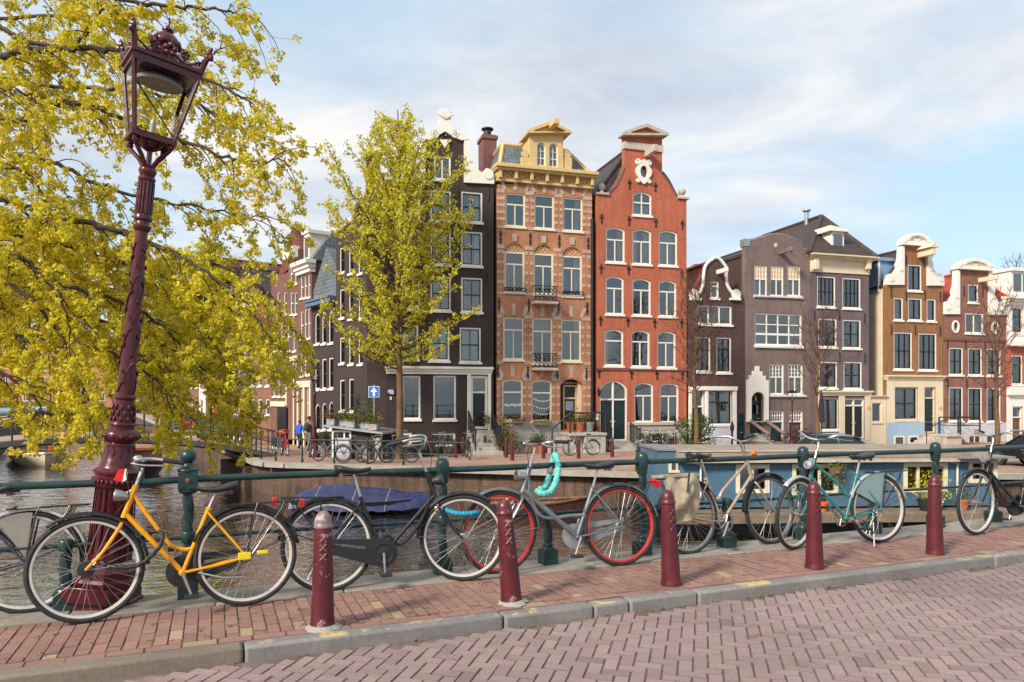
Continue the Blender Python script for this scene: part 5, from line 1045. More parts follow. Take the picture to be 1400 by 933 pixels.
def ochre_house():
    h = House('neck_gabled_house', 'ochre brown neck-gabled house with hoist beam, cream ground floor and pale blue plinth', PA, 1212.5, 1289, depth=11)
    window(h, (1241, 362, 1260, 398), style='V', sm='black', cur='LR', y=.03); 
    for a, b, y in ((1222, 1234.7, 407.5), (1241.5, 1260.6, 408), (1267, 1279.4, 409)): window(h, (a, y, b, y + 30.5), style='N' if b - a < 15 else 'V', sm='black', cur='F', cm='lilac', y=.03)
    for (a, y0, b, y1), c in (((1221.7, 454.5, 1247, 505.5), 'F'), ((1255.7, 456, 1280.5, 506.5), 'R')): window(h, (a, y0, b, y1), style='G32', sm='black', cur=c, cm='lilac', y=.03)
    window(h, (1223, 529.4, 1254.7, 574.6), style='G22', sm='black', cur='F', cm='lilac', fm='cream', bt=.06); door(h, (1263.5, 529.4, 1279, 592), dm='dgreen', fm='cream', transom=.22)
    neck_gable(h, 1234.7, 1266.6, 389, 336, 319.5, 1212.5, 1288.8, 'b_ochre', 0)
    slim_anchors(h, [(1218, 400), (1238.5, 404), (1264, 404), (1285, 406), (1218, 451), (1251, 452), (1285, 453), (1238.5, 356), (1262.5, 358)], .6); hoist(h, 1257, 347, 'cream', 1.0, .24, True)
    x0, z0, x1, z1 = h.rect(1212.5, 520, 1289.5, 513.5); cornice(h, x0, x1, z0, z1, .2, M['cream']); za = h.z(577.5, 1250); m_ = MB(); ol = [(0, za), (h.w, za), (h.w, z0), (0, z0)]; hs = [[(max(0, min(h.w, x)), max(z, za + .01)) for x, z in o] for o in h.holes if min(p[1] for p in o) < z0 - .5]; hs = [o for o in hs if max(p[1] for p in o) < z0]
    m_.poly(ol, -.03, hs); m_.edge(ol, -.03, .01); [m_.edge(list(o), -.03, .01, True) for o in hs]; h.part(m_, 'ground_floor_render', M['cream'], smooth=0); m_ = MB(); xd = h.x(1263); m_.box(0, -.06, 0, xd, -.031 + .03, za); m_.box(h.x(1279.2), -.06, 0, h.w, 0, za); h.part(m_, 'plinth', M['ltblue'])
    for a, b in ((1221, 1235), (1241, 1254)): x0, z0, x1, z1 = h.rect(a, 611, b, 596); m_ = MB(); m_.box(x0, -.075, z0, x1, -.055, z1); m_.ring(outline(x0, z0, x1, z1), outline(x0 + .08, z0 + .08, x1 - .08, z1 - .08), -.10, -.05); b_ = h.part(m_, 'basement_window', M['white']); m_ = MB(); m_.box(x0 + .08, -.082, z0 + .08, x1 - .08, -.0755, z1 - .08); m_.build('pane', M['glass'], b_)
    x, z = h.q(1285, 558); m_ = MB(); m_.lathe([(.13, 0), (.13, .02), (0, .035)], 16); h.part(m_, 'round_plaque', M['gold'], loc=(x, -.032, z), rot=(R(90), 0, 0))
    zl = h.z(593, 1271); m_ = MB(); m_.box(h.x(1261), -1.6, 0, h.x(1282), -.07, zl - .1); m_.box(h.x(1260), -1.7, zl - .099, h.x(1309), -.06, zl); [m_.box(h.x(1261) - .3 * (4 - k), -1.4, 0, h.x(1261) - .3 * (3 - k) - .003, -.3, zl * (k + 1) / 5) for k in range(4)]; h.part(m_, 'stoop', M['stone'], bevel=.01)
    m_ = MB(); a, b = h.x(1280), h.x(1306); P_ = [(a, -.2, zl + .95), (a, -1.6, zl + .95), (b, -1.6, zl + .95), (b, -.2, zl + .95)]; m_.tube(P_, .035, 6); m_.tube([(p[0], p[1], p[2] - .45) for p in P_], .025, 6); [m_.tube([p, (p[0], p[1], zl)], .045, 6) for p in P_]; m_.tube([(h.x(1262), -1.6, zl + .9), (h.x(1262) - 1.4, -1.6, .9), (h.x(1262) - 1.4, -1.6, 0)], .03, 6); h.part(m_, 'handrail', M['iron'])
    ze = h.z(393, 1214); body(h, M['cream'], ze, D=11); zr = h.z(341, 1250); gable_roof(h, M['t_brown'], ze, zr, y1=11, wall=M['cream'])
    m_ = MB(); m_.box(-.03, .6, ze - .2, 1.2, 2.6, ze + 1.6); m_.box(-.25, .45, ze + 1.6, 1.4, 2.8, ze + 1.78); d = h.part(m_, 'dormer', plain('blue dormer boards', (.17, .30, .47), .6, var=.06)); m_ = MB(); m_.box(-.08, .55, ze - .2, .06, .598, ze + 1.6); m_.build('dormer_front', M['white'], d)
ochre_house()
def rose_house():
    h = House('neck_gabled_house', 'rose brick neck-gabled house with two oval windows and pale grey plinth', PA, 1290, 1375.5, depth=11)
    window(h, (1323.5, 389, 1337.7, 414), style='N', sm='black', cur='F', cm='lilac', y=.03); window(h, (1319.5, 428.5, 1345, 456), style='V', cur='LR', y=.03)
    for y0, y1 in ((475.6, 513), (529.4, 576)):
        for k, (a, b) in enumerate(((1297.4, 1316.7), (1323.6, 1342.8), (1349.2, 1368.2))): window(h, (a, y0 + .6 * k, b, y1 + .4 * k), style='G22', sm='black', y=.03, cur=('LR' if y0 < 500 else 'B') if k != 1 else '')
    for a, b in ((1300, 1317), (1325, 1343), (1349, 1369)): window(h, (a, 594, b, 614), style='V', cur='', sill=0)
    for px in (1306, 1359.5): x, z = h.q(px, 447 if px < 1330 else 448.5); o = [(x + .17 * math.cos(.3927 * k), z + .27 * math.sin(.3927 * k)) for k in range(16)]; h.holes.append(o); m_ = MB(); m_.ring([(x + .27 * math.cos(.3927 * k), z + .38 * math.sin(.3927 * k)) for k in range(16)], o, -.06, .06); ow = h.part(m_, 'oval_window', M['white']); m_ = MB(); m_.poly(o, .06); m_.build('pane', M['glass'], ow, smooth=0)
    neck_gable(h, 1310.5, 1350.4, 429, 369, 354.5, 1290, 1375, 'b_rose', 0); hoist(h, 1339, 383, 'cream', 1.2, .15)
    slim_anchors(h, [(1317.5, 398), (1343, 399), (1295, 470), (1320, 470), (1346, 471), (1371, 471), (1295, 524), (1321, 524), (1346, 524)], .6); za = h.z(578.5, 1333); m_ = MB(); ol = [(0, 0), (h.w, 0), (h.w, za), (0, za)]; hs = [o for o in h.holes if max(p[1] for p in o) < za]; m_.poly(ol, -.03, hs); m_.edge(ol, -.03, .01); [m_.edge(list(o), -.03, .01, True) for o in hs]; h.part(m_, 'plinth', M['ltgrey'], smooth=0)
    z = h.z(465.5, 1333); m_ = MB(); m_.box(0, -.05, z - .06, h.w, .02, z + .06); h.part(m_, 'string_course', M['b_wine'])
    ze = h.z(430, 1293); body(h, M['b_dark'], ze, D=11); gable_roof(h, M['t_red'], ze, h.z(374, 1330), y1=11, wall=M['b_dark']); m_ = MB(); x0, z0, x1, z1 = h.rect(1350.5, 375, 1359, 359); m_.box(x0, 1.5, z0 - 3, x1, 2.6, z1); h.part(m_, 'chimney', M['b_ochre'], smooth=0)
rose_house()
def bay_house():
    h = House('bay_windowed_house', 'white and red brick house with red roof, cut off by the right edge', PA, 1376, 1450)
    for y0, y1 in ((421, 456), (486, 526)): window(h, (1383, y0, 1398, y1), style='H', sm='black', cur='', y=.03); window(h, (1406, y0, 1422, y1), style='H', sm='black', y=.03); window(h, (1430, y0, 1444, y1), style='H', sm='black', y=.03)
    door(h, (1383.5, 556, 1398, 602), dm='b_wine', fm='white', transom=.3, panels=2); window(h, (1408, 545, 1440, 590), style='T', cur='')
    facade(h, [(1376, 614), (1450, 612), (1450, 414), (1376, 411)], M['b_red']); m_ = MB(); a, b = h.z(474, 1390), h.z(412, 1390); hs = [o for o in h.holes if min(p[1] for p in o) > a - .1]; ol = [(0, a), (h.w, a), (h.w, b), (0, b)]; m_.poly(ol, -.05, hs); m_.edge(ol, -.05, .0); [m_.edge(list(o), -.05, .01, True) for o in hs]; m_.box(0, -.35, a, h.w, -.051, a + .35); h.part(m_, 'white_storey', M['white'], smooth=0)
    a, b = 0.0, h.z(529, 1390); m_ = MB(); hs = [o for o in h.holes if max(p[1] for p in o) < b]; ol = [(0, a), (h.w, a), (h.w, b), (0, b)]; m_.poly(ol, -.05, hs); m_.edge(ol, -.05, .0); [m_.edge(list(o), -.05, .01, True) for o in hs]; m_.box(0, -.25, b - .5, h.w, -.051, b); h.part(m_, 'ground_floor_render', M['white'], smooth=0)
    z = h.z(413, 1390); cornice(h, 0, h.w, z - .2, z + .3, .5, M['white']); m_ = MB(); z = z + .3; zr = h.z(372, 1390); m_.face([(0, -.1, z), (h.w, -.1, z), (h.w, 2.2, zr), (0, 2.2, zr)]); m_.face([(0, 2.2, zr), (h.w, 2.2, zr), (h.w, 9, zr), (0, 9, zr)]); m_.face([(0, -.1, z), (0, 2.2, zr), (0, 9, zr), (0, 9, z)]); h.part(m_, 'roof', M['t_red'], smooth=0)
    m_ = MB(); a, b, c, d = h.rect(1372, 410, 1398, 386); m_.box(.1, -.2, z, h.w * .8, 1.4, z + 1.5); m_.box(0, -.35, z + 1.5, h.w * .85, 1.5, z + 1.7); dm = h.part(m_, 'dormer', M['white'], bevel=.01); m_ = MB(); [m_.box(.3 + k * .75, -.215, z + .3, .9 + k * .75, -.19, z + 1.35) for k in range(4)]; m_.build('pane', M['glass'], dm); body(h, M['b_dark'], z)
bay_house()
m_ = MB(); p = at(952, 371, 47.5); m_.sphere((0, 0, 0), .47, 20, 12); tag(m_.build('roof_dome', plain('dark red dome', (.20, .03, .04), .5), loc=p), 'round dark red dome rising behind the white-edged bell gable', 'dome')
# ---------------------------------------------------------------- houses across the side canal, seen through the branches
PC = Plane((-57, 62), math.atan2(46, -28) + R(0))
def far_rows():
    r_ = random.Random(21); mats = ['b_wine', 'b_rose', 'b_dark', 'b_red', 'b_orange', 'b_wine', 'b_rose']; roofs = ['t_wine', 't_dark', 't_red']
    labs = ['wine brick house', 'rose brick house', 'dark brick house', 'vermilion brick house', 'orange brick house', 'tall wine brick house', 'pale rose brick house']
    pos = ['closing the side canal, ' + q for q in ('leftmost of the far row', 'second of the far row', 'left of the lamp in the far row', 'behind the lamp in the far row', 'right of the lamp in the far row', 'second from the right of the far row', 'rightmost of the far row')]
    p = Vector((-168, 138))
    for i in range(7):
        wd = r_.uniform(16, 20); hgt = r_.uniform(11.5, 15); ang = 0.06; o = p
        root = empty('far_house', (o.x, o.y, ZL), ang, labs[i] + ' ' + pos[i], 'house'); m_ = MB(); sg = 1 if i < 6 else 1
        m_.box(0, 0, 0, wd, 9, hgt); m_.build('wall', M[mats[i]], root, smooth=0); m_ = MB(); m_.prism([(-.3, hgt), (wd + .3, hgt), (wd / 2, hgt + 3)], -.2, 9.2); m_.build('roof', M[roofs[i % 3]], root, smooth=0); cols = 5
        for a in range(cols):
            for b in range(4):
                x = wd * (a + .5) / cols; z = 1.2 + b * hgt / 4.2
                m_ = MB(); m_.ring(outline(-.55, 0, .55, 1.8), outline(-.45, .1, .45, 1.7), -.06, .02); m_.box(-.04, -.05, .1, .04, .0, 1.7); w_ = m_.build('window', M['white'], root, loc=(x, 0, z)); m_ = MB(); m_.box(-.45, -.03, .1, .45, -.004, 1.7); m_.build('pane', M['glass'], w_)
        p = p + Vector((math.cos(ang), math.sin(ang))) * (wd + .1)
far_rows()
# ================================================================ the big street lamp
def lantern(root, mb_mat, s=1.0, z=0.0, glass='lampglass', rz=0.0, tilt=0.0):
    zo, z = z, 0.0; k0 = len(KIDS.get(root.name, []))
    """square tapering lantern: bottom frame at z, widening upwards"""
    bb, tt, H_ = .134 * s, .217 * s, .47 * s
    def ring4(w_, zz): return [Vector((sx * w_, sy * w_, zz)) for sx, sy in ((-1, -1), (1, -1), (1, 1), (-1, 1))]
    b, t = ring4(bb, z), ring4(tt, z + H_)
    m = MB(); m.box(-bb * 1.16, -bb * 1.16, z - .035 * s, bb * 1.16, bb * 1.16, z); m.lathe([(.02 * s, -.10 * s), (.07 * s, -.07 * s), (.09 * s, -.035 * s)], 12, (0, 0, z))
    for k in range(4):
        m.tube([b[k], t[k]], .017 * s, 4); m.tube([b[k], b[(k + 1) % 4]], .014 * s, 4)
    for w0, z0, z1 in ((tt * 1.05, 0, .05), (tt * 1.13, .05, .075)): m.lathe([(w0 * 1.414, z + H_ + z0 * s), (w0 * 1.414, z + H_ + z1 * s)], 4, rot=R(45))
    m.tube([(-tt * .80, -tt * .80, z + H_ * .70), (bb * .9, -bb * .98, z + .03)], .006 * s, 5)
    fr = m.build('lantern_frame', mb_mat, root, rot=(0, 0, rz))
    g = MB()
    for k in range(4):
        q = [b[k] * .985 + Vector((0, 0, z * .015)), b[(k + 1) % 4] * .985 + Vector((0, 0, z * .015)), t[(k + 1) % 4] * .985 + Vector((0, 0, (z + H_) * .015)), t[k] * .985 + Vector((0, 0, (z + H_) * .015))]; g.face(q)
    g.build('lantern_glass', M[glass], fr, smooth=0)
    m = MB(); z1 = z + H_ + .075 * s; m.lathe([(tt * 1.10 * 1.414, z1), (tt * .88 * 1.414, z1 + .03 * s), (tt * .55 * 1.414, z1 + .08 * s), (tt * .40 * 1.414, z1 + .105 * s)], 4, rot=R(45)); rf = m.build('lantern_roof', mb_mat, root, rot=(0, 0, rz), smooth=25)
    m = MB(); z2 = z1 + .095 * s; m.T = Matrix.Translation((0, 0, z2)) @ Matrix.Scale(.80, 4) @ Matrix.Translation((0, 0, -z2)); m.lathe([(.115, 0), (.115, .02), (.085, .03), (.080, .05), (.10, .06), (.118, .085), (.122, .11), (.118, .135), (.10, .165), (.07, .19), (.045, .20), (.04, .212), (.052, .225), (.05, .24), (.03, .258), (.012, .275), (.009, .34), (0, .36)] if s == 1 else [(r_ * s * .8, q * s * .8) for r_, q in ((.115, 0), (.08, .05), (.122, .11), (.07, .19), (.05, .24), (.01, .3), (0, .34))], 20 if s == 1 else 8, (0, 0, z2))
    if s == 1:
        for k in range(10): a = R(36 * k); m.sphere((.119 * math.cos(a), .119 * math.sin(a), z2 + .105), .026, 8, 6, (1, 1, 1.3))
    m.build('finial', mb_mat, root, rot=(0, 0, rz)); m = MB()
    for k in range(4):
        a0, a1 = Vector(ring4(tt * 1.05, z1)[k]), Vector(ring4(tt * 1.05, z1)[(k + 1) % 4]); mid = (a0 + a1) / 2; n = 14; pts = [a0.lerp(a1, i / n) + Vector((0, 0, .030 * s + .028 * s * math.sin(2 * math.pi * 2 * i / n + 1.57) )) for i in range(n + 1)]; m.tube(pts, .009 * s, 5)
        for f_, rr in ((.5, .050), (.27, .034), (.73, .034)):
            c = a0.lerp(a1, f_) + Vector((0, 0, .07 * s)); u = (a1 - a0).normalized()
            for q in range(5): ang = R(90 + 72 * q); m.sphere(c + u * math.cos(ang) * rr * .62 * s + Vector((0, 0, math.sin(ang) * rr * .62 * s)), rr * .46 * s, 7, 5)
            m.tube([c - Vector((0, 0, rr * s * 1.4)), c], .012 * s, 5)
        o_ = a0.normalized(); m.tube([a0, a0 + Vector((o_.x * .03 * s, o_.y * .03 * s, .07 * s)), a0 + Vector((o_.x * .085 * s, o_.y * .085 * s, .105 * s))], [.018 * s, .026 * s, .012 * s], 6); [m.sphere(a0 + Vector((o_.x * (.085 + dx) * s, o_.y * (.085 + dx) * s, dz * s)), rr_ * s, 7, 5, (1, 1, 1.5)) for dx, dz, rr_ in ((0, .135, .022), (-.035, .105, .020), (.03, .105, .020), (.02, .165, .012))]
    m.build('crown_ornament', mb_mat, rf); m = MB(); m.lathe([(0, .0), (tt * .72, .0), (tt * .76, .02), (tt * .60, .05), (tt * .2, .06), (0, .062)], 40, (0, 0, z + H_ * .86)) if s == 1 else None
    if m.v: m.build('reflector', plain('grey ribbed reflector', (.30, .27, .24), .5), fr)
    m = MB(); m.lathe([(.030 * s, 0), (.03 * s, .05 * s), (.018 * s, .055 * s), (.022 * s, .09 * s), (.022 * s, .12 * s), (.012 * s, .145 * s), (0, .15 * s)], 12, (0, 0, z + .005)); m.build('lamp_bulb', plain('frosted lamp', (.45, .44, .42), .2), fr)
    for o in KIDS[root.name][k0:]: o.rotation_mode = 'ZYX'; o.location = (0, 0, zo); o.rotation_euler = (0, R(tilt), rz)
def big_lamp():
    p = at(143, 800, 5.50); p.z = 0.0
    root = empty('street_lamp', p, R(8), 'tall maroon cast-iron street lamp with glazed lantern, leaning beside the railing', 'street lamp')
    root.rotation_euler = (0, R(5.7), R(0)); k = 1 / 181.8; mt = M['maroon']
    Z = lambda y: (828 - y) * k / math.cos(R(5.7)) * 1.0
    m = MB(); prof = [(50, 832), (50, 818), (47, 816), (47, 806), (45, 803), (46, 792), (43, 788), (44, 779), (37, 772), (31, 768), (29.5, 764)]
    m.lathe([(a * k * .94, Z(b)) for a, b in prof], 8, rot=R(22.5)); base = m.build('base', mt, root, smooth=20, bevel=.004)
    m = MB(); m.box(-.17, -.288, Z(815), .17, -.262, Z(795)); m.build('base_panel', mt, base, bevel=.005)
    m = MB(); m.lathe([(a * k * .95, Z(b)) for a, b in ((30, 766), (28.5, 745), (26, 720), (25, 705), (24.5, 690), (24.5, 668))], 40, cap=False)
    for j in range(20): a = R(18 * j); m.tube([(24.6 * k * math.cos(a), 24.6 * k * math.sin(a), Z(670)), (25.6 * k * math.cos(a), 25.6 * k * math.sin(a), Z(708)), (28.6 * k * math.cos(a), 28.6 * k * math.sin(a), Z(756))], .006, 4)
    m.build('lower_shaft', mt, root)
    m = MB(); m.lathe([(a * k, Z(b)) for a, b in ((25, 669), (28, 667), (29.5, 662), (29.5, 657), (27, 655), (27, 651), (30, 649), (30, 646), (25, 643), (23.5, 640), (23, 637), (20, 630), (18.5, 622), (17.5, 612), (19, 611), (17, 608), (19, 606), (22, 602), (23, 598), (22, 594), (19, 591), (16, 589), (15.5, 585), (16.5, 583), (15, 580))], 40, cap=False)
    for j in range(30): a = R(12 * j); m.sphere((29.6 * k * math.cos(a), 29.6 * k * math.sin(a), Z(659.5)), .014, 6, 5, (1, 1, 1.3))
    for j in range(12): a = R(30 * j); m.sphere((21.6 * k * math.cos(a), 21.6 * k * math.sin(a), Z(599)), .018, 6, 5, (1, 1, 1.2)); m.tube([(19.2 * k * math.cos(a), 19.2 * k * math.sin(a), Z(629)), (18.1 * k * math.cos(a + .18), 18.1 * k * math.sin(a + .18), Z(620)), (17.6 * k * math.cos(a), 17.6 * k * math.sin(a), Z(613))], .007, 4)
    m.build('collar', mt, root)
    m = MB(); sh = ((14, 580), (13.6, 572), (12, 556), (11.6, 550), (13.4, 548), (13.4, 545), (11.4, 543), (10.8, 520), (9.8, 470), (8.9, 420), (8.2, 372), (7.7, 327), (7.6, 318)); m.lathe([(a * k, Z(b)) for a, b in sh], 32, cap=False)
    def rad(y): 
        for (r0, y0), (r1, y1) in zip(sh, sh[1:]):
            if y1 <= y <= y0: return (r0 + (r1 - r0) * (y0 - y) / (y0 - y1 + 1e-6)) * k
        return .05
    rr = random.Random(2)     # cast climbing-plant relief winding round the shaft, overlapping leaves on its foot
    for s_ in range(3):
        pts = []; y = 540
        while y > 335: a = s_ * 2.094 + (540 - y) * .032; pts.append(((rad(y) + .004) * math.cos(a), (rad(y) + .004) * math.sin(a), Z(y))); y -= 4
        m.tube(pts, .0055, 5)
        for i in range(3, len(pts) - 1, 3):
            q = Vector(pts[i]); a = math.atan2(q.y, q.x); tn = Vector((-math.sin(a), math.cos(a), 0)); sg = 1 if (i // 3) % 2 else -1; m.tube([q, q + tn * .022 * sg + Vector((0, 0, .02)), q + tn * .03 * sg + Vector((0, 0, .045)) - Vector((math.cos(a), math.sin(a), 0)) * .005], [.005, .010, .003], 5)
    for row in range(3):
        for j in range(10): a = R(36 * j + 18 * row); y = 576 - 8 * row; q = (rad(y) + .003); m.sphere((q * math.cos(a), q * math.sin(a), Z(y)), .017, 6, 5, (.7, .7, 1.5))
    m.build('shaft', mt, root)
    m = MB(); m.lathe([(a * k, Z(b)) for a, b in ((8.5, 320), (11, 317), (11.3, 313), (9, 310), (9, 306), (11.5, 304), (11.5, 299), (9.5, 296), (9.8, 294))], 28, cap=False)
    for j in range(14):
        a = R(360 / 14 * j); m.tube([(9.6 * k * math.cos(a), 9.6 * k * math.sin(a), Z(296)), (9.2 * k * math.cos(a), 9.2 * k * math.sin(a), Z(252))], .009, 5)
    m.lathe([(a * k, Z(b)) for a, b in ((9.4, 296), (9, 252), (11, 250), (11, 247), (9, 245), (10, 242), (11.5, 238), (10.5, 234), (7, 231), (0, 230))], 28, cap=False); m.build('fluted_neck', mt, root)
    zl = Z(193); m = MB(); rz = R(37)
    for sx in (-1, 1):
        for sy in (-1, 1):
            q = bez([(0.02 * sx, .02 * sy, Z(237)), (.055 * sx, .055 * sy, Z(222)), (.115 * sx, .115 * sy, Z(208)), (.125 * sx, .125 * sy, Z(200)), (.10 * sx, .10 * sy, zl - .03)], 5); m.tube(q, .017, 7); m.sphere((.118 * sx, .118 * sy, Z(204)), .026, 8, 6)
    m.tube([(0, 0, Z(236)), (0, 0, zl)], .02, 7); m.build('lantern_bracket', mt, root, rot=(0, 0, rz)); lantern(root, mt, 1.0, zl, rz=rz, tilt=3.2)
big_lamp()
def far_lamp(px, py, d, label, H_=4.2):
    p = at(px, py, d); p.z = ZQ; root = empty('street_lamp', p, R(20), label, 'street lamp', 'small maroon lamps across the canal'); m = MB(); s = H_ / 4.3
    m.lathe([(r_ * s, z * s) for r_, z in ((.26, 0), (.24, .2), (.17, .3), (.15, .8), (.17, .9), (.10, 1.1), (.11, 1.3), (.07, 1.4), (.05, 2.8), (.07, 2.85), (.05, 2.9), (.05, 3.2), (.07, 3.25), (.03, 3.3))], 12); m.build('pole', M['maroon'], root); m = MB()
    for sx in (-1, 1): m.tube([(0, 0, 3.25 * s), (.1 * sx * s, .1 * sx * s, 3.42 * s), (.11 * sx * s, .11 * sx * s, 3.5 * s)], .02, 5)
    m.build('bracket', M['maroon'], root); lantern(root, M['maroon'], .98 * s, 3.5 * s); return root
far_lamp(430, 625, 32.3, 'maroon street lamp on the far quay beside the planter terrace')
far_lamp(305, 597, 50, 'maroon street lamp among the far branches, beyond the arched bridge')
far_lamp(1083, 612, 37.5, 'maroon street lamp in front of the purple brown house with the stepped doorway', 3.1)
# ================================================================ bicycles
RW = .365                          # wheel radius
def arc(c, r_, a0, a1, n=20, y=0): return [Vector((c[0] + r_ * math.cos(R(a0 + (a1 - a0) * i / n)), y, c[1] + r_ * math.sin(R(a0 + (a1 - a0) * i / n)))) for i in range(n + 1)]
def mk_wheel(parent, c, rim, seed=0, dyn=False, xf=None, tyrew=.020, name='wheel', rust=False):
    r_ = random.Random(seed); m = MB(); T = Matrix.Translation((c[0], 0, c[1])); m.T = T
    m.tube([(math.cos(2 * math.pi * i / 56) * (RW - tyrew), 0, math.sin(2 * math.pi * i / 56) * (RW - tyrew)) for i in range(56)], tyrew, 8, closed=True); w_ = m.build(name, M['tyre'], parent)
    m = MB(); m.T = T; n = 56; rings = []
    for (rr, y) in ((RW - .036, .015), (RW - .036, -.015), (RW - .052, -.012), (RW - .056, 0), (RW - .052, .012)): rings.append(m.av([(rr * math.cos(2 * math.pi * i / n), y, rr * math.sin(2 * math.pi * i / n)) for i in range(n)]))
    for k in range(5):
        a, b = rings[k], rings[(k + 1) % 5]
        for i in range(n): m.fc((a + i, a + (i + 1) % n, b + (i + 1) % n, b + i))
    m.build('rim', M[rim], w_); m = MB(); m.T = T; off = r_.uniform(0, 1)
    for i in range(32):
        sd = 1 if i % 2 else -1; a = 2 * math.pi * (i + off) / 32; tw = .95 * (1 if (i // 2) % 2 else -1); m.tube([(.028 * math.cos(a + tw), .030 * sd, .028 * math.sin(a + tw)), ((RW - .05) * math.cos(a), .004 * sd, (RW - .05) * math.sin(a))], .0015, 4, cap=False)
    m.build('spokes', M['rust'] if rust else M['steel'], w_); m = MB(); m.T = T @ Matrix.Rotation(R(90), 4, 'X'); m.lathe([(.010, -.065), (.010, -.036), (.033, -.034), (.033, -.028), (.018, -.02), (.018, .02), (.033, .028), (.033, .034), (.010, .036), (.010, .065)], 14)
    if dyn: m.lathe([(.05, -.03), (.056, -.02), (.056, .02), (.05, .03)], 18)
    m.build('hub', M['rubber'] if dyn else M['steel'], w_); return w_
def mk_guard(parent, c, a0, a1, mat, r_=None, wid=.026, name='mudguard', n=22):
    r_ = r_ or RW + .018; m = MB(); rows = []
    for i in range(n + 1):
        a = R(a0 + (a1 - a0) * i / n); rows.append(m.av([(c[0] + (r_ + q) * math.cos(a), y, c[1] + (r_ + q) * math.sin(a)) for y, q in ((-wid, -.014), (-wid * .7, .001), (0, .007), (wid * .7, .001), (wid, -.014))]))
    for a, b in zip(rows, rows[1:]):
        for k in range(4): m.fc((a + k, a + k + 1, b + k + 1, b + k))
    o = m.build(name, M[mat], parent); s = o.modifiers.new('thick', 'SOLIDIFY'); s.thickness = .003; return o
def bicycle(label, rear, front, fm, rim='rimlight', steer=0.0, lean=4.0, style='mixte', guard='fblack', rack='rack', chaincase=None, bar='swept', barmat='chrome', light=None, grip='rubber', saddle='saddle', stand=True, seed=1, dyn=False, rims2=None, bell=False, gw=None, skirt=None, saddle_z=.93, bar_z=1.06, rear_light=True, tube=.0165, front_guard=True, chainring=True, crank=-70, fork=None, rear_guard_end=None, frontrack=False, wide=.27, ht=None):
    rear, front = Vector(rear), Vector(front); d = front - rear; L = d.length; hd = math.atan2(d.y, d.x)
    root = empty('bicycle', (rear.x, rear.y, .003), hd, label, 'bicycle', None); root.rotation_euler = (R(lean), 0, hd)
    RA = (0, RW); FA = (L, RW); BB = (.43, .285); ST = (.255, .74); HT = ht[0] if ht else (L - .30, .915); HB = ht[1] if ht else (L - .225, .70)
    sdir = Vector((ST[0] - BB[0], 0, ST[1] - BB[1])); V = lambda p, y=0: Vector((p[0], y, p[1])); on = lambda f: V(BB) + sdir * f
    m = MB(); m.tube([V(BB), on(1.0)], tube, 10); m.tube([V(HT), V(HB)], tube * 1.25, 10); hd_ = (V(HB) - V(HT)); hm = V(HT) + hd_ * .22; hl = V(HT) + hd_ * .86
    for s in (-1, 1):
        m.tube([V(BB, .025 * s), V((.2, .32), .045 * s), V(RA, .062 * s)], .010, 8); m.tube([on(.93) + Vector((0, .015 * s, 0)), V((.12, .52), .045 * s), V(RA, .062 * s)], .0085, 8)
    if style == 'mixte': m.tube(bez([hm, hm + Vector((-.12, 0, -.20)), hm + Vector((-.24, 0, -.375)), on(.36) + Vector((.06, 0, .0)), on(.36)], 7), tube * .92, 9); m.tube([hl, V(BB)], tube * 1.12, 10)
    elif style == 'swan': m.tube(bez([hm + Vector((.02, 0, 0)), hm + Vector((.0, 0, -.16)), hm + Vector((-.08, 0, -.36)), hm + Vector((-.24, 0, -.53)), on(.20) + Vector((.08, 0, .04)), on(.17)], 7), tube * .9, 9); m.tube([hl, V(BB) + Vector((.08, 0, .06)), V(BB)], tube * .95, 10)
    elif style == 'parallel': m.tube(bez([hm, hm.lerp(on(.50), .7), on(.50) + Vector((.07, 0, .02)), on(.50)], 7), tube * .95, 9); m.tube([hl, V(BB)], tube * 1.05, 10)
    elif style == 'sweep': m.tube(bez([hm, hm + Vector((-.02, 0, -.20)), hm + Vector((-.13, 0, -.39)), on(.42) + Vector((.12, 0, .0)), on(.42)], 7), tube * .9, 9); m.tube([hl, V(BB)], tube * 1.25, 10)
    m.sphere(V(BB), .03, 10, 8); m.lathe([(tube * 1.35, -.02), (tube * 1.35, 0)], 10, on(1.0)); fr = m.build('frame', M[fm], root)
    m = MB(); m.tube([on(.96), V((ST[0] - .055, saddle_z - .02))], .0125, 8); m.tube([(ST[0] - .17, 0, saddle_z - .035), (ST[0] + .06, 0, saddle_z - .035)], .010, 6); m.build('seat_post', M['chrome'], root)
    m = MB(); n = 12; rows = []
    for i in range(n + 1):
        t = i / n; x = ST[0] - .20 + .29 * t; w_ = .100 * math.sin(math.pi * min(1, .30 + t * .5)) * (1 - t) ** .55 + .017 * min(1, (1 - t) * 6) + .004; w_ = min(w_, .055 + .4 * t); th = .048 * (1 - t * .6); zz = saddle_z + .012 * math.cos(t * 5) + (.012 if t < .12 else 0) * 0
        rows.append(m.av([(x, w_ * math.cos(a), zz + (th * .6 if math.sin(a) > 0 else th) * math.sin(a)) for a in [2 * math.pi * k / 14 for k in range(14)]]))
    for a, b in zip(rows, rows[1:]):
        for k in range(14): m.fc((a + k, b + k, b + (k + 1) % 14, a + (k + 1) % 14))
    m.fc([rows[0] + k for k in range(14)]); m.fc([rows[-1] + 13 - k for k in range(14)]); sd = m.build('saddle', M[saddle], root, smooth=80)
    m = MB()
    for sy in (-1, 1):
        pts = [(ST[0] - .15 + .016 * math.cos(a), .045 * sy + .016 * math.sin(a), saddle_z - .055 + .035 * a / 25) for a in [k * .6 for k in range(42)]]; m = MB(); m.tube(pts, .0035, 4); m.build('spring', M['steel'], sd)
    mk_wheel(root, RA, rims2 or rim, seed)
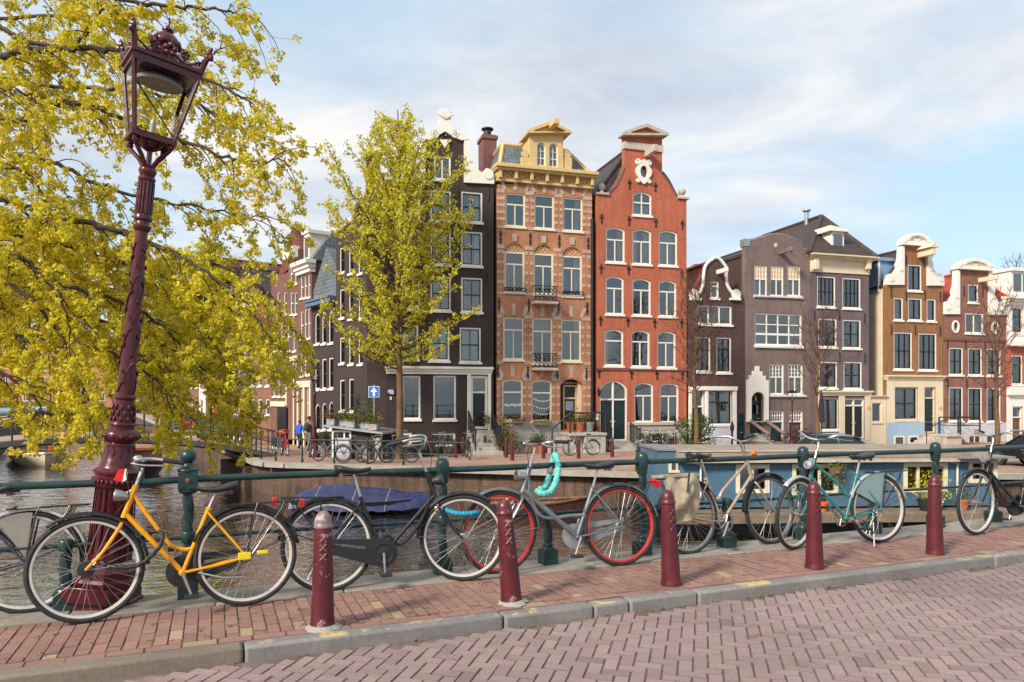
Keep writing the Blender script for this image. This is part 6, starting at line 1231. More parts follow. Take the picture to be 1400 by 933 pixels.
    if rack != 'fan': mk_guard(root, RA, rear_guard_end if rear_guard_end is not None else 170, 20, guard)
    # rack
    if rack:
        m = MB(); zt = .755
        for y in (-.055, 0, .055): m.tube([(.13, y * .6, zt - .01), (-.36, y, zt + .0)], .0055, 6)
        m.tube([(-.36, -.055, zt), (-.385, -.04, zt), (-.385, .04, zt), (-.36, .055, zt)], .0055, 6); [m.tube([(x, -.055, zt), (x, .055, zt)], .005, 6) for x in (.08, -.14, -.30)]
        for s in (-1, 1):
            m.tube([(0, .062 * s, RW), (-.06, .068 * s, zt - .06), (-.08, .055 * s, zt)], .0065, 6); m.tube([(0, .062 * s, RW), (-.25, .066 * s, zt - .05), (-.27, .055 * s, zt)], .0055, 6); m.tube([(-.30, .055 * s, zt), (-.24, .05 * s, zt - .13)], .004, 5)
            m.tube([(0, .058 * s, RW), (-(RW + .012) * math.cos(R(22)), .02 * s, RW + (RW + .012) * math.sin(R(22)))], .003, 5)
        m.build('luggage_rack', M['fblack'] if guard != 'steel' else M['steel'], root)
    if rear_light: m = MB(); m.box(-.425, -.03, .70, -.385, .03, .765); m.build('rear_light', M['redlens'], root, bevel=.006)
    # drive train on the right-hand side (y < 0)
    ca = R(crank)
    if chaincase:
        m = MB(); ol = [(BB[0] + .115 * math.cos(R(a)), BB[1] + .115 * math.sin(R(a))) for a in range(-100, 101, 20)] + [(RA[0] - .055 * math.cos(R(a)), RA[1] - .055 * math.sin(R(a))) for a in (-80, -40, 0, 40, 80)]; m.prism(ol, -.085, -.045, ([(.04, .357), (.29, .325), (.29, .352), (.04, .384)],)); o = m.build('chain_case', M[chaincase], root, bevel=.012)
        m = MB(); m.T = Matrix.Translation((BB[0], -.086, BB[1])) @ Matrix.Rotation(R(90), 4, 'X'); m.lathe([(.085, 0), (.085, .004), (.078, .006), (.072, .003), (.045, .003), (.03, .008), (0, .008)], 24); m.build('case_disc', M[chaincase], o)
    elif chainring:
        m = MB(); m.T = Matrix.Translation((BB[0], -.06, BB[1])) @ Matrix.Rotation(R(90), 4, 'X'); m.lathe([(.095, -.002), (.095, .002), (.082, .002), (.082, -.002), (.095, -.002)], 28, cap=False)
        for k in range(5): a = R(72 * k); m.tube([(0, 0, 0), (.085 * math.cos(a), .085 * math.sin(a), 0)], .009, 6)
        m.build('chainring', M['steel'], root); m = MB(); m.tube([(BB[0] + .02, -.06, BB[1] + .092), (0, -.055, RW + .035)], .005, 4); m.tube([(BB[0] + .02, -.06, BB[1] - .092), (0, -.055, RW - .035)], .005, 4); m.build('chain', M['rust'], root)
    m = MB(); e = []
    for s, a in ((-1, ca), (1, ca + math.pi)): q = V(BB, .085 * s) + Vector((math.cos(a) * .165, .012 * s, math.sin(a) * .165)); m.tube([V(BB, .075 * s), V(BB, .09 * s), q], [.013, .013, .009], 8); e.append((q, s))
    m.tube([V(BB, -.09), V(BB, .09)], .011, 8); ck = m.build('crank', M['chrome'], root)
    for q, s in e: m = MB(); m.box(q.x - .045, q.y + (0 if s > 0 else -.09), q.z - .012, q.x + .045, q.y + (.09 if s > 0 else 0), q.z + .012); m.build('pedal', M['rubber'], ck, bevel=.004)
    if stand: m = MB(); m.tube([(.33, .06, .28), (.17, .10, .235), (.02 if stand == 'up' else .26, .11 if stand == 'up' else .19, .225 if stand == 'up' else 0)], .008, 6); m.build('kickstand', M['steel'], root)
    if skirt: m = MB(); q = arc(RA, RW + .008, 100, 30, 14) if skirt != 'skirt' else arc(RA, RW - .01, 96, 60, 8); m.poly([(p.x, p.z) for p in q] + [(.0, RW + .03)], .045); m.poly([(p.x, p.z) for p in q] + [(.0, RW + .03)], -.045); m.build('skirt_guard', M[skirt], root, smooth=0)
    # steered part, turned about the head-tube axis
    ax = (V(HT) - V(HB)).normalized(); ste = Matrix.Translation(V(HB)) @ Matrix.Rotation(R(steer), 4, ax) @ Matrix.Translation(-V(HB)); before = set(bpy.data.objects.keys()); tops = []
    m = MB(); cr = V(HB) - ax * .035
    for s in (-1, 1): m.tube(bez([cr, cr + Vector((.012, .045 * s, -.03)), cr.lerp(V(FA), .62) + Vector((-.022, .056 * s, 0)), V(FA, .060 * s)], 6), [.0125] * 12 + [.010] * 7, 8)
    m.lathe([(.020, -.01), (.022, .012)], 10, V(HT)); tops.append(m.build('fork', M[fork or fm], root))
    tops.append(mk_wheel(root, FA, rim, seed + 5, dyn=dyn))
    if front_guard: tops.append(mk_guard(root, FA, 160 + 20, 52, guard))
    if front_guard:
        for s in (-1, 1): m = MB(); m.tube([V(FA, .06 * s), (FA[0] - (RW + .014) * math.cos(R(4)), .024 * s, RW + .02)], .003, 5); tops.append(m.build('mudguard_stay', M['steel'], root))
    m = MB(); st = V(HT) + ax * (bar_z - HT[1]) ; m.tube([V(HT), st], .0125, 8); z0 = st.z; x0 = st.x
    if bar == 'swept': hp = [(x0 + .03, .0, z0), (x0 + .055, .09, z0 + .015), (x0 + .035, .19, z0 + .06), (x0 - .06, wide - .01, z0 + .065), (x0 - .15, wide + .01, z0 + .05), (x0 - .25, wide + .015, z0 + .03)]
    elif bar == 'flat': hp = [(x0 + .03, 0, z0), (x0 + .03, .12, z0 + .01), (x0 - .0, .22, z0 + .03), (x0 - .07, wide, z0 + .035), (x0 - .17, wide + .02, z0 + .03)]
    elif bar == 'high': hp = [(x0 + .0, 0, z0), (x0 + .03, .06, z0 + .05), (x0 + .045, .15, z0 + .115), (x0 - .03, wide - .02, z0 + .125), (x0 - .13, wide, z0 + .105), (x0 - .22, wide + .01, z0 + .085)]
    lf = bez(hp, 5); rt = [Vector((p.x, -p.y, p.z)) for p in lf]; m.tube(rt[::-1] + lf[1:], .0112, 8); hb = m.build('handlebar', M[barmat], root); tops.append(hb)
    for pp in (lf, rt): m = MB(); m.tube(pp[-7:], .0165, 10); m.sphere(pp[-1], .0175, 8, 6); m.build('grip', M[grip], hb)
    for q in (lf, rt): m = MB(); m.tube(bez([Vector(q[8]) + Vector((.02, 0, -.005)), Vector(q[13]) + Vector((.015, 0, -.045)), Vector(q[19]) + Vector((0, 0, -.04))], 4), .0055, 5); m.build('brake_lever', M['chrome'], hb)
    m = MB(); m.tube(bez([Vector(lf[9]), (x0 + .10, .05, z0 - .02), (x0 + .09, .02, HT[1] - .05), V(HB) + Vector((.05, .01, .02))], 6), .0035, 5); m.build('cable', M['rubber'], hb)
    if bell: m = MB(); m.sphere((x0 + .03, bell * .12, z0 + .07), .034, 12, 8, (1, 1, .75)); m.build('bell', M['chrome'], hb)
    if light: m = MB(); lx, lz = HT[0] + .085, HT[1] - .06; m.tube([(HT[0] + .02, 0, HT[1] - .02), (lx, 0, lz)], .007, 6); m.T = Matrix.Translation((lx + .02, 0, lz)) @ Matrix.Rotation(R(80), 4, 'Y'); m.lathe([(0, -.07), (.025, -.06), (.042, -.01), (.047, .025), (.044, .03), (.0, .022)], 16); lo = m.build('headlight', M[light], root); tops.append(lo); m = MB(); m.T = Matrix.Translation((lx + .02, 0, lz)) @ Matrix.Rotation(R(80), 4, 'Y'); m.lathe([(.040, .0305), (.0, .034)], 16, cap=False); m.build('lens', M['steel'], lo)
    if frontrack: pass
    for o in tops: o.matrix_local = ste
    return root
def gp(px, py): p = gnd(px, py); return (p.x, p.y, 0)
# leftmost, only its rear half in view
M['skirt'] = plain('cream skirt guard', (.26, .24, .21), .6, var=.15); M['skirtg'] = plain('grey green skirt guard', (.20, .30, .30), .45, var=.12); M['guardw'] = plain('pale mudguard', (.55, .54, .53), .35, .3, .15); M['guardteal'] = worn('teal mudguard', (.015, .10, .10), (.2, .12, .08), .3, .7)
q = gp(36, 840); bicycle('dark blue bicycle cut off by the left edge, with pale skirt guard and bent rack', q, (q[0] - 1.04, q[1] - .42, 0), 'fnavy', lean=4, style='mixte', guard='guardw', skirt='skirt', seed=3, saddle_z=.90, rear_light=False)
yb = bicycle('bright yellow step-through bicycle locked beside the street lamp', gp(337, 829), gp(117, 853), 'yellow', steer=2, lean=5, style='mixte', guard='fblack', seed=11, dyn=True, stand='up', chaincase='rubber', bell=.3, saddle_z=.885, bar_z=1.05, wide=.20, crank=70, light='steel')
m = MB(); m.box(-.03, .07, RW - .02, .06, .085, RW + .035); m.box(-.15, .066, RW + .01, -.07, .08, RW + .04); m.build('hub_guard', M['yelplas'], yb, bevel=.006)
bb_ = bicycle('black loop-frame bicycle with large chain case and a blue lock on its front wheel', gp(449, 810), gp(634, 795), 'fblack', steer=-17, lean=-5, style='swan', chaincase='fblack', bar='high', seed=21, light='rubber', crank=-88, saddle_z=.965, bar_z=1.10, guard='fblack', stand=False)
gb = bicycle('grey bicycle with bright red rims and a turquoise lock on its frame', gp(850, 774), gp(683, 786), 'fgrey', rim='rimred', steer=8, lean=5, style='sweep', guard='fgrey', chaincase='zinc', bar='flat', seed=31, light='chrome', saddle_z=.93, bar_z=1.13, tube=.019, stand=False, crank=112, wide=.25)
cb = bicycle('champagne bicycle with canvas pannier bag and rusty chrome parts', gp(944, 759), gp(1056, 745), 'fbeige', steer=2, lean=-5, style='parallel', guard='fblack', bar='swept', seed=41, saddle_z=.97, bar_z=1.10, rims2='steel', rim='steel', crank=-122, stand=False, wide=.30)
tb = bicycle('teal bicycle with grey skirt guard over its rear wheel', gp(1203, 743), gp(1087, 752), 'fteal', steer=21, lean=4, style='parallel', guard='guardw', skirt='skirtg', seed=51, saddle_z=.93, bar_z=1.12, crank=40, light='chrome', wide=.28, rear_light=False)
q = gp(1336, 732); kb = bicycle('black bicycle at the right edge with pale headlight and flat handlebar', (q[0] + 1.08, q[1] + .40, 0), q, 'fblack', steer=8, lean=4, style='swan', guard='fblack', bar='swept', seed=61, light='chrome', saddle_z=.93, bar_z=1.12, chaincase='rubber', wide=.24, stand=False)
# ---------------------------------------------------------------- locks and the bag
def bike_pt(root, x, y, z): return Matrix.Translation(root.location) @ root.rotation_euler.to_matrix().to_4x4() @ Vector((x, y, z))
def lock(root, pts, mat, r_, label, body_=None, n=8):
    W_ = [bike_pt(root, *p) for p in pts]; o0 = W_[0]; c = bez(W_, n); m = MB(); m.tube([p - o0 + Vector((0, 0, .004 * math.sin(i * 1.9))) for i, p in enumerate(c)], [r_ * (1 + .12 * math.sin(i * 2.3)) for i in range(len(c))], 9)
    root_ = empty('bicycle_lock', o0, 0, label, 'bicycle lock'); m.build('chain_sleeve', M[mat], root_)
    if body_: p = bike_pt(root, *body_) - o0; m = MB(); m.cbox(p, (.035, .022, .022)); m.build('lock_body', M['chrome'], root_, bevel=.008)
lock(yb, [(.95, -.02, .40), (.86, .05, .37), (.72, .07, .37), (.60, .07, .46), (.56, .04, .56), (.62, -.02, .59), (.74, -.06, .52), (.90, -.06, .46)], 'rubber', .0145, 'thick black chain lock looped through the yellow bicycle frame')
lock(bb_, [(.96, -.03, .60), (1.03, -.07, .575), (1.12, -.09, .565), (1.20, -.08, .57), (1.25, -.02, .56)], 'bluesleeve', .021, 'bright blue lock around the front wheel of the black bicycle', (.90, -.02, .615))
def hung_lock():
    W_ = [at(*q) for q in ((734, 671, 6.55), (741, 675, 6.50), (752, 673, 6.55), (760, 658, 6.62), (763, 640, 6.70), (761.5, 628, 6.74), (759, 622.5, 6.82), (757, 626, 6.90), (753, 640, 6.86), (750, 655, 6.78), (744, 668, 6.66), (738, 669, 6.60))]; o0 = W_[0]; c = bez(W_, 8); m = MB(); m.tube([p - o0 for p in c], [.028 * (1 + .13 * math.sin(i * 2.1)) for i in range(len(c))], 10)
    rt = empty('bicycle_lock', o0, 0, 'turquoise chain lock hanging from the rail onto the grey bicycle', 'bicycle lock'); m.build('chain_sleeve', M['turq'], rt); m = MB(); m.cbox(at(752, 641, 6.78) - o0, (.022, .02, .04)); m.build('lock_body', M['chrome'], rt, bevel=.008)
hung_lock()
m = MB(); tbg = cb; sd = []
rr = random.Random(4)
for s in (-1,):
    n, k = 12, 12; g = []
    for i in range(n + 1):
        for j in range(k + 1):
            u, v = i / n, j / k; x = -.34 + .40 * u + .03 * math.sin(v * 5); z = .80 - .44 * v - .05 * (1 - abs(2 * u - 1)) * v * .6; bul = .075 * math.sin(math.pi * min(1, v * 1.1)) * (.5 + .5 * math.sin(math.pi * u)) + .018 * math.sin(u * 9 + v * 7) + .012 * math.sin(u * 17 - v * 11); g.append((x, -.075 - bul, z))
    b = m.av(g)
    for i in range(n):
        for j in range(k): a = b + i * (k + 1) + j; m.fc((a, a + 1, a + k + 2, a + k + 1))
    g2 = [(x, -.06, z) for x, y, z in g]; b2 = m.av(g2)
    for i in range(n):
        for j in range(k): a = b2 + i * (k + 1) + j; m.fc((a, a + k + 1, a + k + 2, a + 1))
    for lst in ([j for j in range(k + 1)], [n * (k + 1) + j for j in range(k + 1)], [i * (k + 1) for i in range(n + 1)], [i * (k + 1) + k for i in range(n + 1)]):
        for a, c in zip(lst, lst[1:]): m.fc((b + a, b + c, b2 + c, b2 + a))
m.box(-.36, -.10, .770, .08, .085, .795)
root_ = empty('pannier_bag', tbg.location, 0, 'crumpled beige canvas pannier bag slung over the rack of the champagne bicycle', 'pannier bag'); root_.rotation_euler = tbg.rotation_euler; m.build('bag', M['canvas'], root_, smooth=60, bevel=.006)
m = MB(); m.tube([(-.10, -.17, .81), (-.13, -.165, .62)], .010, 5); m.build('strap', M['rubber'], root_)
fl = MB(); p0 = bike_pt(yb, .84, .02, 1.04); fl.face([(0, 0, 0), (.045, .0, .005), (.02, .01, -.09), (-.045, .01, -.075)]); fl.mi = 1; fl.face([(.045, 0, .005), (.06, .0, -.0), (.055, .01, -.07), (.02, .01, -.09)])
o = fl.build('cloth_tag', [M['redlens'], M['white']], loc=p0, smooth=0); s = o.modifiers.new('thick', 'SOLIDIFY'); s.thickness = .004; tag(o, 'small red and white cloth tag hanging from the yellow bicycle handlebar', 'cloth tag')
m = MB(); m.lathe([(.0, -.03), (.03, -.025), (.034, .02), (.0, .03)], 12); tag(m.build('reflector', M['orange'], loc=bike_pt(cb, .93, .0, .97), rot=(R(80), 0, R(60))), 'orange reflector lamp clipped to the champagne bicycle stem', 'bicycle light')
# ================================================================ boats
def hull(mb, L, W_, H_, bow=0.5, stern=.75, z0=0.0, sheer=.25, n=18, flare=.8):
    """open hull from x = 0 (stern) to L (bow), deck edge at z0 + H_; returns the deck outline"""
    rows = []; deck = []
    for i in range(n + 1):
        t = i / n; w_ = W_ / 2 * (1 - max(0, (t - (1 - bow)) / bow) ** 2.2) * (stern + (1 - stern) * min(1, t / .25)); w_ = max(w_, .01); zt = z0 + H_ + sheer * max(0, (t - .45) / .55) ** 2
        rows.append(mb.av([(L * t, -w_, zt), (L * t + .0, -w_ * (flare + .1), z0 + H_ * .4), (L * (t * .95 + .01), -w_ * flare * .7, z0 - .35), (L * (t * .95 + .01), w_ * flare * .7, z0 - .35), (L * t, w_ * (flare + .1), z0 + H_ * .4), (L * t, w_, zt)])); deck.append((L * t, w_, zt))
    for a, b in zip(rows, rows[1:]):
        for k in range(5): mb.fc((a + k, a + k + 1, b + k + 1, b + k))
    mb.fc([rows[0] + k for k in range(6)]); mb.fc([rows[-1] + 5 - k for k in range(6)]); return deck
def rubrail(deck, dz, r_): m = MB(); m.tube([(x, w_, z + dz) for x, w_, z in deck] + [(x, -w_, z + dz) for x, w_, z in deck[::-1]], r_, 6, closed=True); return m
def deckface(deck, dz, inset_=.0):
    m = MB(); up = [(x, w_ - inset_, z + dz) for x, w_, z in deck if w_ > inset_]
    for a, b in zip(up, up[1:]): m.face([(a[0], -a[1], a[2]), (b[0], -b[1], b[2]), b, a])
    return m
def boats():
    # cream canal launch coming out from under the arch
    p = at(62, 637, 41.5); p.z = ZW; d = Vector((.62, -.79)); root = empty('canal_boat', (p.x - d.x * 9, p.y - d.y * 9, ZW), math.atan2(d.y, d.x), 'cream hulled canal boat with varnished cabin coming from under the arched bridge', 'boat')
    m = MB(); dk = hull(m, 9.0, 2.9, .62, bow=.35, sheer=.22); m.build('hull', M['cream'], root, smooth=50); rubrail(dk, -.05, .07).build('rubbing_strake', M['white'], root); deckface(dk, -.02).build('deck', M['teak'], root, smooth=0)
    m = MB(); m.box(1.0, -1.25, .55, 7.0, 1.25, 1.42); cb_ = m.build('cabin', M['wood'], root, bevel=.03); m = MB(); [m.box(7.0, -1.1 + .75 * k, .85, 7.012, -.5 + .75 * k, 1.32) for k in range(3)]; [m.box(1.3 + .95 * k, -1.262, .9, 2.0 + .95 * k, -1.25, 1.32) for k in range(6)]; m.build('pane', M['glass'], cb_); m = MB(); m.box(.9, -1.35, 1.42, 7.1, 1.35, 1.50); m.build('cabin_roof', M['white'], root, bevel=.03)
    m = MB(); [m.box(7.02, y - .10, .80, 7.05, y + .10, 1.40) for y in (-.42, .42)]; m.build('orange_panel', M['orange'], root)
    # dark boat behind the lamp
    p = at(207, 648, 36.5); p.z = ZW; d = Vector((.50, -.866)); root = empty('launch', (p.x - d.x * 5 - .4, p.y - d.y * 5, ZW), math.atan2(d.y, d.x), 'dark navy launch with timber cabin roof, half hidden behind the big lamp', 'boat')
    m = MB(); navy = plain('navy hull paint', (.012, .018, .040), .3, var=.2); dk = hull(m, 6.2, 2.1, .72, bow=.40, sheer=.22); m.build('hull', navy, root, smooth=50); rubrail(dk, -.04, .05).build('rubbing_strake', M['ltgrey'], root); deckface(dk, -.06).build('deck', M['wood'], root, smooth=0)
    m = MB(); m.box(.6, -.85, .6, 4.2, .85, 1.28); m.build('cabin', M['dark'], root); m = MB(); [m.box(x, y, .6, x + .09, y + .09, 1.30) for x in (.58, 2.3, 4.15) for y in (-.88, .80)]; m.box(.4, -1.0, 1.29, 4.5, 1.0, 1.42); m.build('cabin_roof', M['wood'], root, bevel=.01)
    # tarpaulined boat
    a, b = at(404, 700, 25.6), at(592, 694, 25.2); d = b - a; d.z = 0; L = d.length; root = empty('covered_boat', (a.x, a.y, ZW), math.atan2(d.y, d.x), 'small boat wrapped in a blue tarpaulin, moored by the quay wall behind the black bicycle', 'boat')
    m = MB(); dk = hull(m, L, 1.75, .42, bow=.5, stern=.55, sheer=.12); m.build('hull', M['fblack'], root, smooth=50); m = MB(); n, k = 26, 12; g = []; rr = random.Random(8)
    for i in range(n + 1):
        t = i / n; j_ = min(len(dk) - 1, int(t * (len(dk) - 1))); w_ = dk[j_][1] + .05; rg_ = .46 * (min(1, t / .22) ** .7) * (1 - .80 * max(0, (t - .42) / .58)) + .03
        for j in range(k + 1): v = j / k * 2 - 1; zz = dk[j_][2] - .30 * max(0, abs(v) - .72) / .28 + rg_ * (1 - min(1, abs(v) / .8)) + .025 * math.sin(t * 22 + v * 6) * (1 - abs(v)) + (.03 * math.sin(i * 1.7) if abs(v) > .9 else 0); g.append((L * t * 1.02 - .05, v * w_ * 1.03, zz))
    bq = m.av(g)
    for i in range(n):
        for j in range(k): q = bq + i * (k + 1) + j; m.fc((q, q + k + 1, q + k + 2, q + 1))
    m.build('tarpaulin', M['tarp'], root, smooth=60); k_ = k
    for t_ in (5, 12, 18): m = MB(); m.tube([(x, y, z + .012) for x, y, z in g[t_ * (k_ + 1):(t_ + 1) * (k_ + 1)]], .012, 5); m.build('rope', M['concrete'], root)
    # rusty dinghy
    a, b = at(650, 698, 25.4), at(803, 696, 24.9); d = b - a; d.z = 0; L = d.length; root = empty('rowing_boat', (a.x, a.y, ZW), math.atan2(d.y, d.x), 'low rust-red rowing boat lying against the quay wall behind the grey bicycle', 'boat')
    m = MB(); rust = plain('rust red hull', (.075, .026, .018), .8, var=.5); dk = hull(m, L, 1.3, .36, bow=.45, sheer=.2); m.build('hull', rust, root, smooth=50); rubrail(dk, 0, .045).build('gunwale', M['rust'], root); deckface(dk, -.10, .06).build('bottom_boards', M['dark'], root, smooth=0)
boats()
def houseboat():
    a, b = at(903, 715, 22.3), at(1366, 712, 22.9); d = b - a; d.z = 0; L = d.length; ang = math.atan2(d.y, d.x); root = empty('houseboat', (a.x, a.y, 0), ang, 'sky blue weatherboarded houseboat with cream windows moored in front of the quay', 'houseboat'); Yw = (a.y + b.y) / 2
    def lx(px): # px on the front face -> local x
        p = (px - 700) / F; s_ = (p * a.y - a.x) / (math.cos(ang) - p * math.sin(ang)); return s_
    def zz(py, px): return EYE - (py - HOR) / F * (a.y + math.sin(ang) * lx(px))
    blue = Mt('sky blue weatherboard'); o = blue.tc(); sp_ = blue.N.new('ShaderNodeSeparateXYZ'); blue.L.new(o, sp_.inputs[0]); mm = blue.N.new('ShaderNodeMath'); mm.operation = 'MULTIPLY'; mm.inputs[1].default_value = 1 / .16; blue.L.new(sp_.outputs[2], mm.inputs[0]); fr = blue.N.new('ShaderNodeMath'); fr.operation = 'FRACT'; blue.L.new(mm.outputs[0], fr.inputs[0])
    blue.set('Base Color', blue.mix(1, blue.ramp(blue.noise(o, .8, 6, .65), [(.3, (.075, .165, .26)), (.7, (.11, .215, .315))]), blue.mix(1, blue.ramp(blue.noise(o, 8, 5), [(.3, .86), (.7, 1.1)]), blue.ramp(blue.noise(o, 1.7, 8, .72, .5), [(.30, .62), (.46, 1.0)]), 'MULTIPLY'), 'MULTIPLY')); blue.set('Roughness', .55); blue.bump(fr.outputs[0], .9, .03)
    zr = zz(630, 1120); zd = zz(693, 1120); D = 2.6; x1 = lx(1364); x0 = lx(930); holes = []
    wins = ((1008, 637.5, 1049.5, 672.5, 'N', 'L'), (1085, 637, 1143.5, 675, 'N', 'R'), (1237, 635, 1293, 671, '', ''), (1326, 630.5, 1361, 658.5, 'N', ''))
    for w_ in wins: holes.append(outline(lx(w_[0]), zz(w_[3], w_[0]), lx(w_[2]), zz(w_[1], w_[0])))
    m = MB(); ol = [(x0, zd), (x1, zd), (x1, zr), (x0, zr)]; m.poly(ol, 0, holes); m.edge(ol, 0, .06); [m.edge(list(h_), 0, .08, True) for h_ in holes]
    m.face([(x0, D, zd), (x0, .06, zd), (x0, .06, zr), (x0, D, zr)]); m.face([(x1, .06, zd), (x1, D, zd), (x1, D, zr), (x1, .06, zr)]); m.face([(x1, D, zd), (x0, D, zd), (x0, D, zr), (x1, D, zr)]); m.build('wall', blue.m, root, smooth=0)
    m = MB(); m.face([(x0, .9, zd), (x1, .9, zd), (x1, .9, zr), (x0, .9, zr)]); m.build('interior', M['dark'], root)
    for w_, h_ in zip(wins, holes):
        inn = inset(h_, .075); f = MB(); f.ring([(x + (-.05 if x < (h_[0][0] + h_[1][0]) / 2 else .05), z + (-.05 if z < (h_[0][1] + h_[2][1]) / 2 else .05)) for x, z in h_], inn, -.03, .06); c = (inn[0][0] + inn[1][0]) / 2 if w_[4] == 'N' or True else 0; wi = inn[1][0] - inn[0][0]
        for q in ((.5,) if w_[2] - w_[0] < 50 else ((.62,) if w_[0] < 1100 else (.3, .78))): f.box(inn[0][0] + wi * q - .04, -.025, inn[0][1], inn[0][0] + wi * q + .04, .05, inn[2][1])
        fo = f.build('window', M['creamwin'], root, bevel=.008); g = MB(); g.poly(inn, .03); g.build('pane', M['glass'], fo, smooth=0)
        if w_[5]: g = MB(); curtain(g, inn[0][0] if w_[5] == 'L' else inn[1][0] - wi * .3, inn[0][0] + wi * .42 if w_[5] == 'L' else inn[1][0], inn[0][1], inn[2][1], .16, random.Random(3)); g.build('curtain', M['curtain'], fo)
    # fore cabin at the left end
    xa, xb = lx(902), lx(928); m = MB(); zt = zz(617, 915); m.box(xa, .15, zd - .2, x0 - .003, D - .2, zt); cbn = m.build('fore_cabin', blue.m, root, smooth=0); m = MB(); h_ = outline(lx(915.5), zz(647, 915), lx(938), zz(629.5, 915)); inn = inset(h_, .08); m.ring(h_, inn, .06, .146); c = (inn[0][0] + inn[1][0]) / 2; m.box(c - .03, .07, inn[0][1], c + .03, .14, inn[2][1]); fo = m.build('window', M['creamwin'], root); m = MB(); m.poly(inn, .12); m.build('pane', M['glass'], fo, smooth=0)
    m = MB(); m.box(xa - .05, .1, zt, x0, D, zt + .06); m.build('cabin_roof', M['zinc'], root)
    # roof
    rf = plain('houseboat roof', (.30, .25, .20), .8, var=.25, scale=2); m = MB(); m.box(x0 - .15, -.28, zr + .0, x1 - .35, D + .2, zr + .10); m.box(x0 - .10, -.20, zr + .10, x1 - .4, D + .1, zr + .34); m.build('roof', rf, root, bevel=.015); m = MB(); m.box(x0 - .17, -.31, zr - .03, x1 - .33, -.283, zr + .06); m.box(x0 - .12, -.23, zr + .30, x1 - .38, -.202, zr + .345); m.build('fascia', M['stone'], root); m = MB(); m.box(lx(1300), -.45, zr + .07, x1 + .25, D, zr + .13); m.build('porch_roof', M['zinc'], root)
    for px in (957, 1307): m = MB(); x = lx(px); m.tube([(x - .22, -.07, zr - .05), (x, -.07, zr - .1), (x, -.07, zd + .3)], .03, 8); m.build('downpipe', M['white'], root)
    m = MB(); m.box(xa - .2, -1.15, zd - .16, x1 + .15, .05, zd - .06); m.box(xa - .2, -1.20, zd - .30, x1 + .15, -1.13, zd - .04); m.build('side_deck', M['teak'], root, bevel=.01); m = MB(); m.box(xa - .3, -.75, ZW - .6, x1 + .3, D + .1, zd - .17); m.build('hull', M['fblack'], root)
    # things standing on the side deck
    def planter(px, py, s, label, mat, plant, n, hgt, spread, name='planter'):
        x = lx(px); rt = empty(name, (a.x + math.cos(ang) * x + .55 * math.sin(ang), a.y + math.sin(ang) * x - .55 * math.cos(ang), zd - .058), ang, label, 'planter'); q = MB(); q.lathe([(s * .62, 0), (s, s * 1.5), (s * 1.08, s * 1.5), (s * 1.08, s * 1.7), (s * .9, s * 1.7)], 14); q.build('pot', M[mat], rt); r_ = random.Random(int(px)); q = MB(); leafball(q, r_, n, lambda: (r_.gauss(0, spread), r_.gauss(0, spread * .6), s * 1.7 + abs(r_.gauss(hgt * .5, hgt * .3))), .055); [q.tube([(r_.gauss(0, s * .2), 0, s * 1.5), (r_.gauss(0, spread), 0, s * 1.7 + hgt * .8)], .008, 4) for _ in range(6)]; q.build('plant', M[plant], rt, smooth=0, uv=False)
    planter(1250, 690, .22, 'dark pot of yellow daffodils below the right houseboat window', 'rubber', 'blossom', 220, .7, .22); planter(1266, 690, .17, 'square white pot with yellow blooms on the houseboat deck', 'white', 'blossom2', 200, .9, .2); planter(1300, 690, .19, 'terracotta pot with green plant beside the houseboat downpipe', 'pot', 'leafdk', 160, .5, .15); planter(1088, 690, .20, 'white pot with green shoots on the deck behind the teal wheel', 'white', 'leafdk', 200, .8, .18); planter(1113, 690, .17, 'orange pot on the deck behind the teal bicycle frame', 'orange', 'leafdk', 60, .25, .12)
    x = lx(1137); rt = empty('hanging_basket', (a.x + math.cos(ang) * x, a.y + math.sin(ang) * x, zr), ang, 'hanging basket of trailing greenery under the houseboat eaves', 'hanging basket'); q = MB(); q.lathe([(.05, -.45), (.16, -.38), (.2, -.22)], 12, (0, -.22, 0)); q.tube([(0, -.22, 0), (.0, -.22, -.22)], .01, 5); q.build('basket', M['teak'], rt); r_ = random.Random(9); q = MB(); leafball(q, r_, 520, lambda: (r_.gauss(0, .2), -.24 + r_.gauss(0, .12), -.2 - abs(r_.gauss(.0, .3)) + .2 * r_.random()), .045); q.build('trailing_plant', leafmat('trailing leaves', (.14, .15, .03), (.26, .24, .05), .2), rt, smooth=0, uv=False)
houseboat()
# ================================================================ far quay: railing, signs, plants, bicycles, people, cars
fq = empty('quay_railing', (0, 0, 0), 0, 'thin dark green railing along the far quay corner in front of the brown house', 'railing')
path = [(-11.6, 32.6), (-11.0, 31.7), (-10.3, 30.85), (-9.6, 30.15), (-8.7, 29.65), (-7.1, 29.2), (-5.0, 28.65), (-3.2, 28.05), (-1.75, 27.6)]
pl3 = [Vector((x, y, ZQ)) for x, y in path]; m = MB(); [m.tube([p + Vector((0, 0, z)) for p in bez(pl3, 4)], r_, 6) for z, r_ in ((.92, .026), (.46, .018))]; m.build('rail', M['rail'], fq); m = MB(); m.lathe([(.05, 0), (.05, .12), (.032, .14), (.03, .86), (.045, .9), (.045, .96), (.03, 1.0), (0, 1.02)], 10); pp = None
acc = 0; last = None
for p in bez(pl3, 12):
    if last is None or (p - last).length > 1.42:
        last = p
        if pp is None: pp = m.build('post', M['rail'], fq, loc=p)
        else: c = pp.copy(); COL.objects.link(c); c.location = p
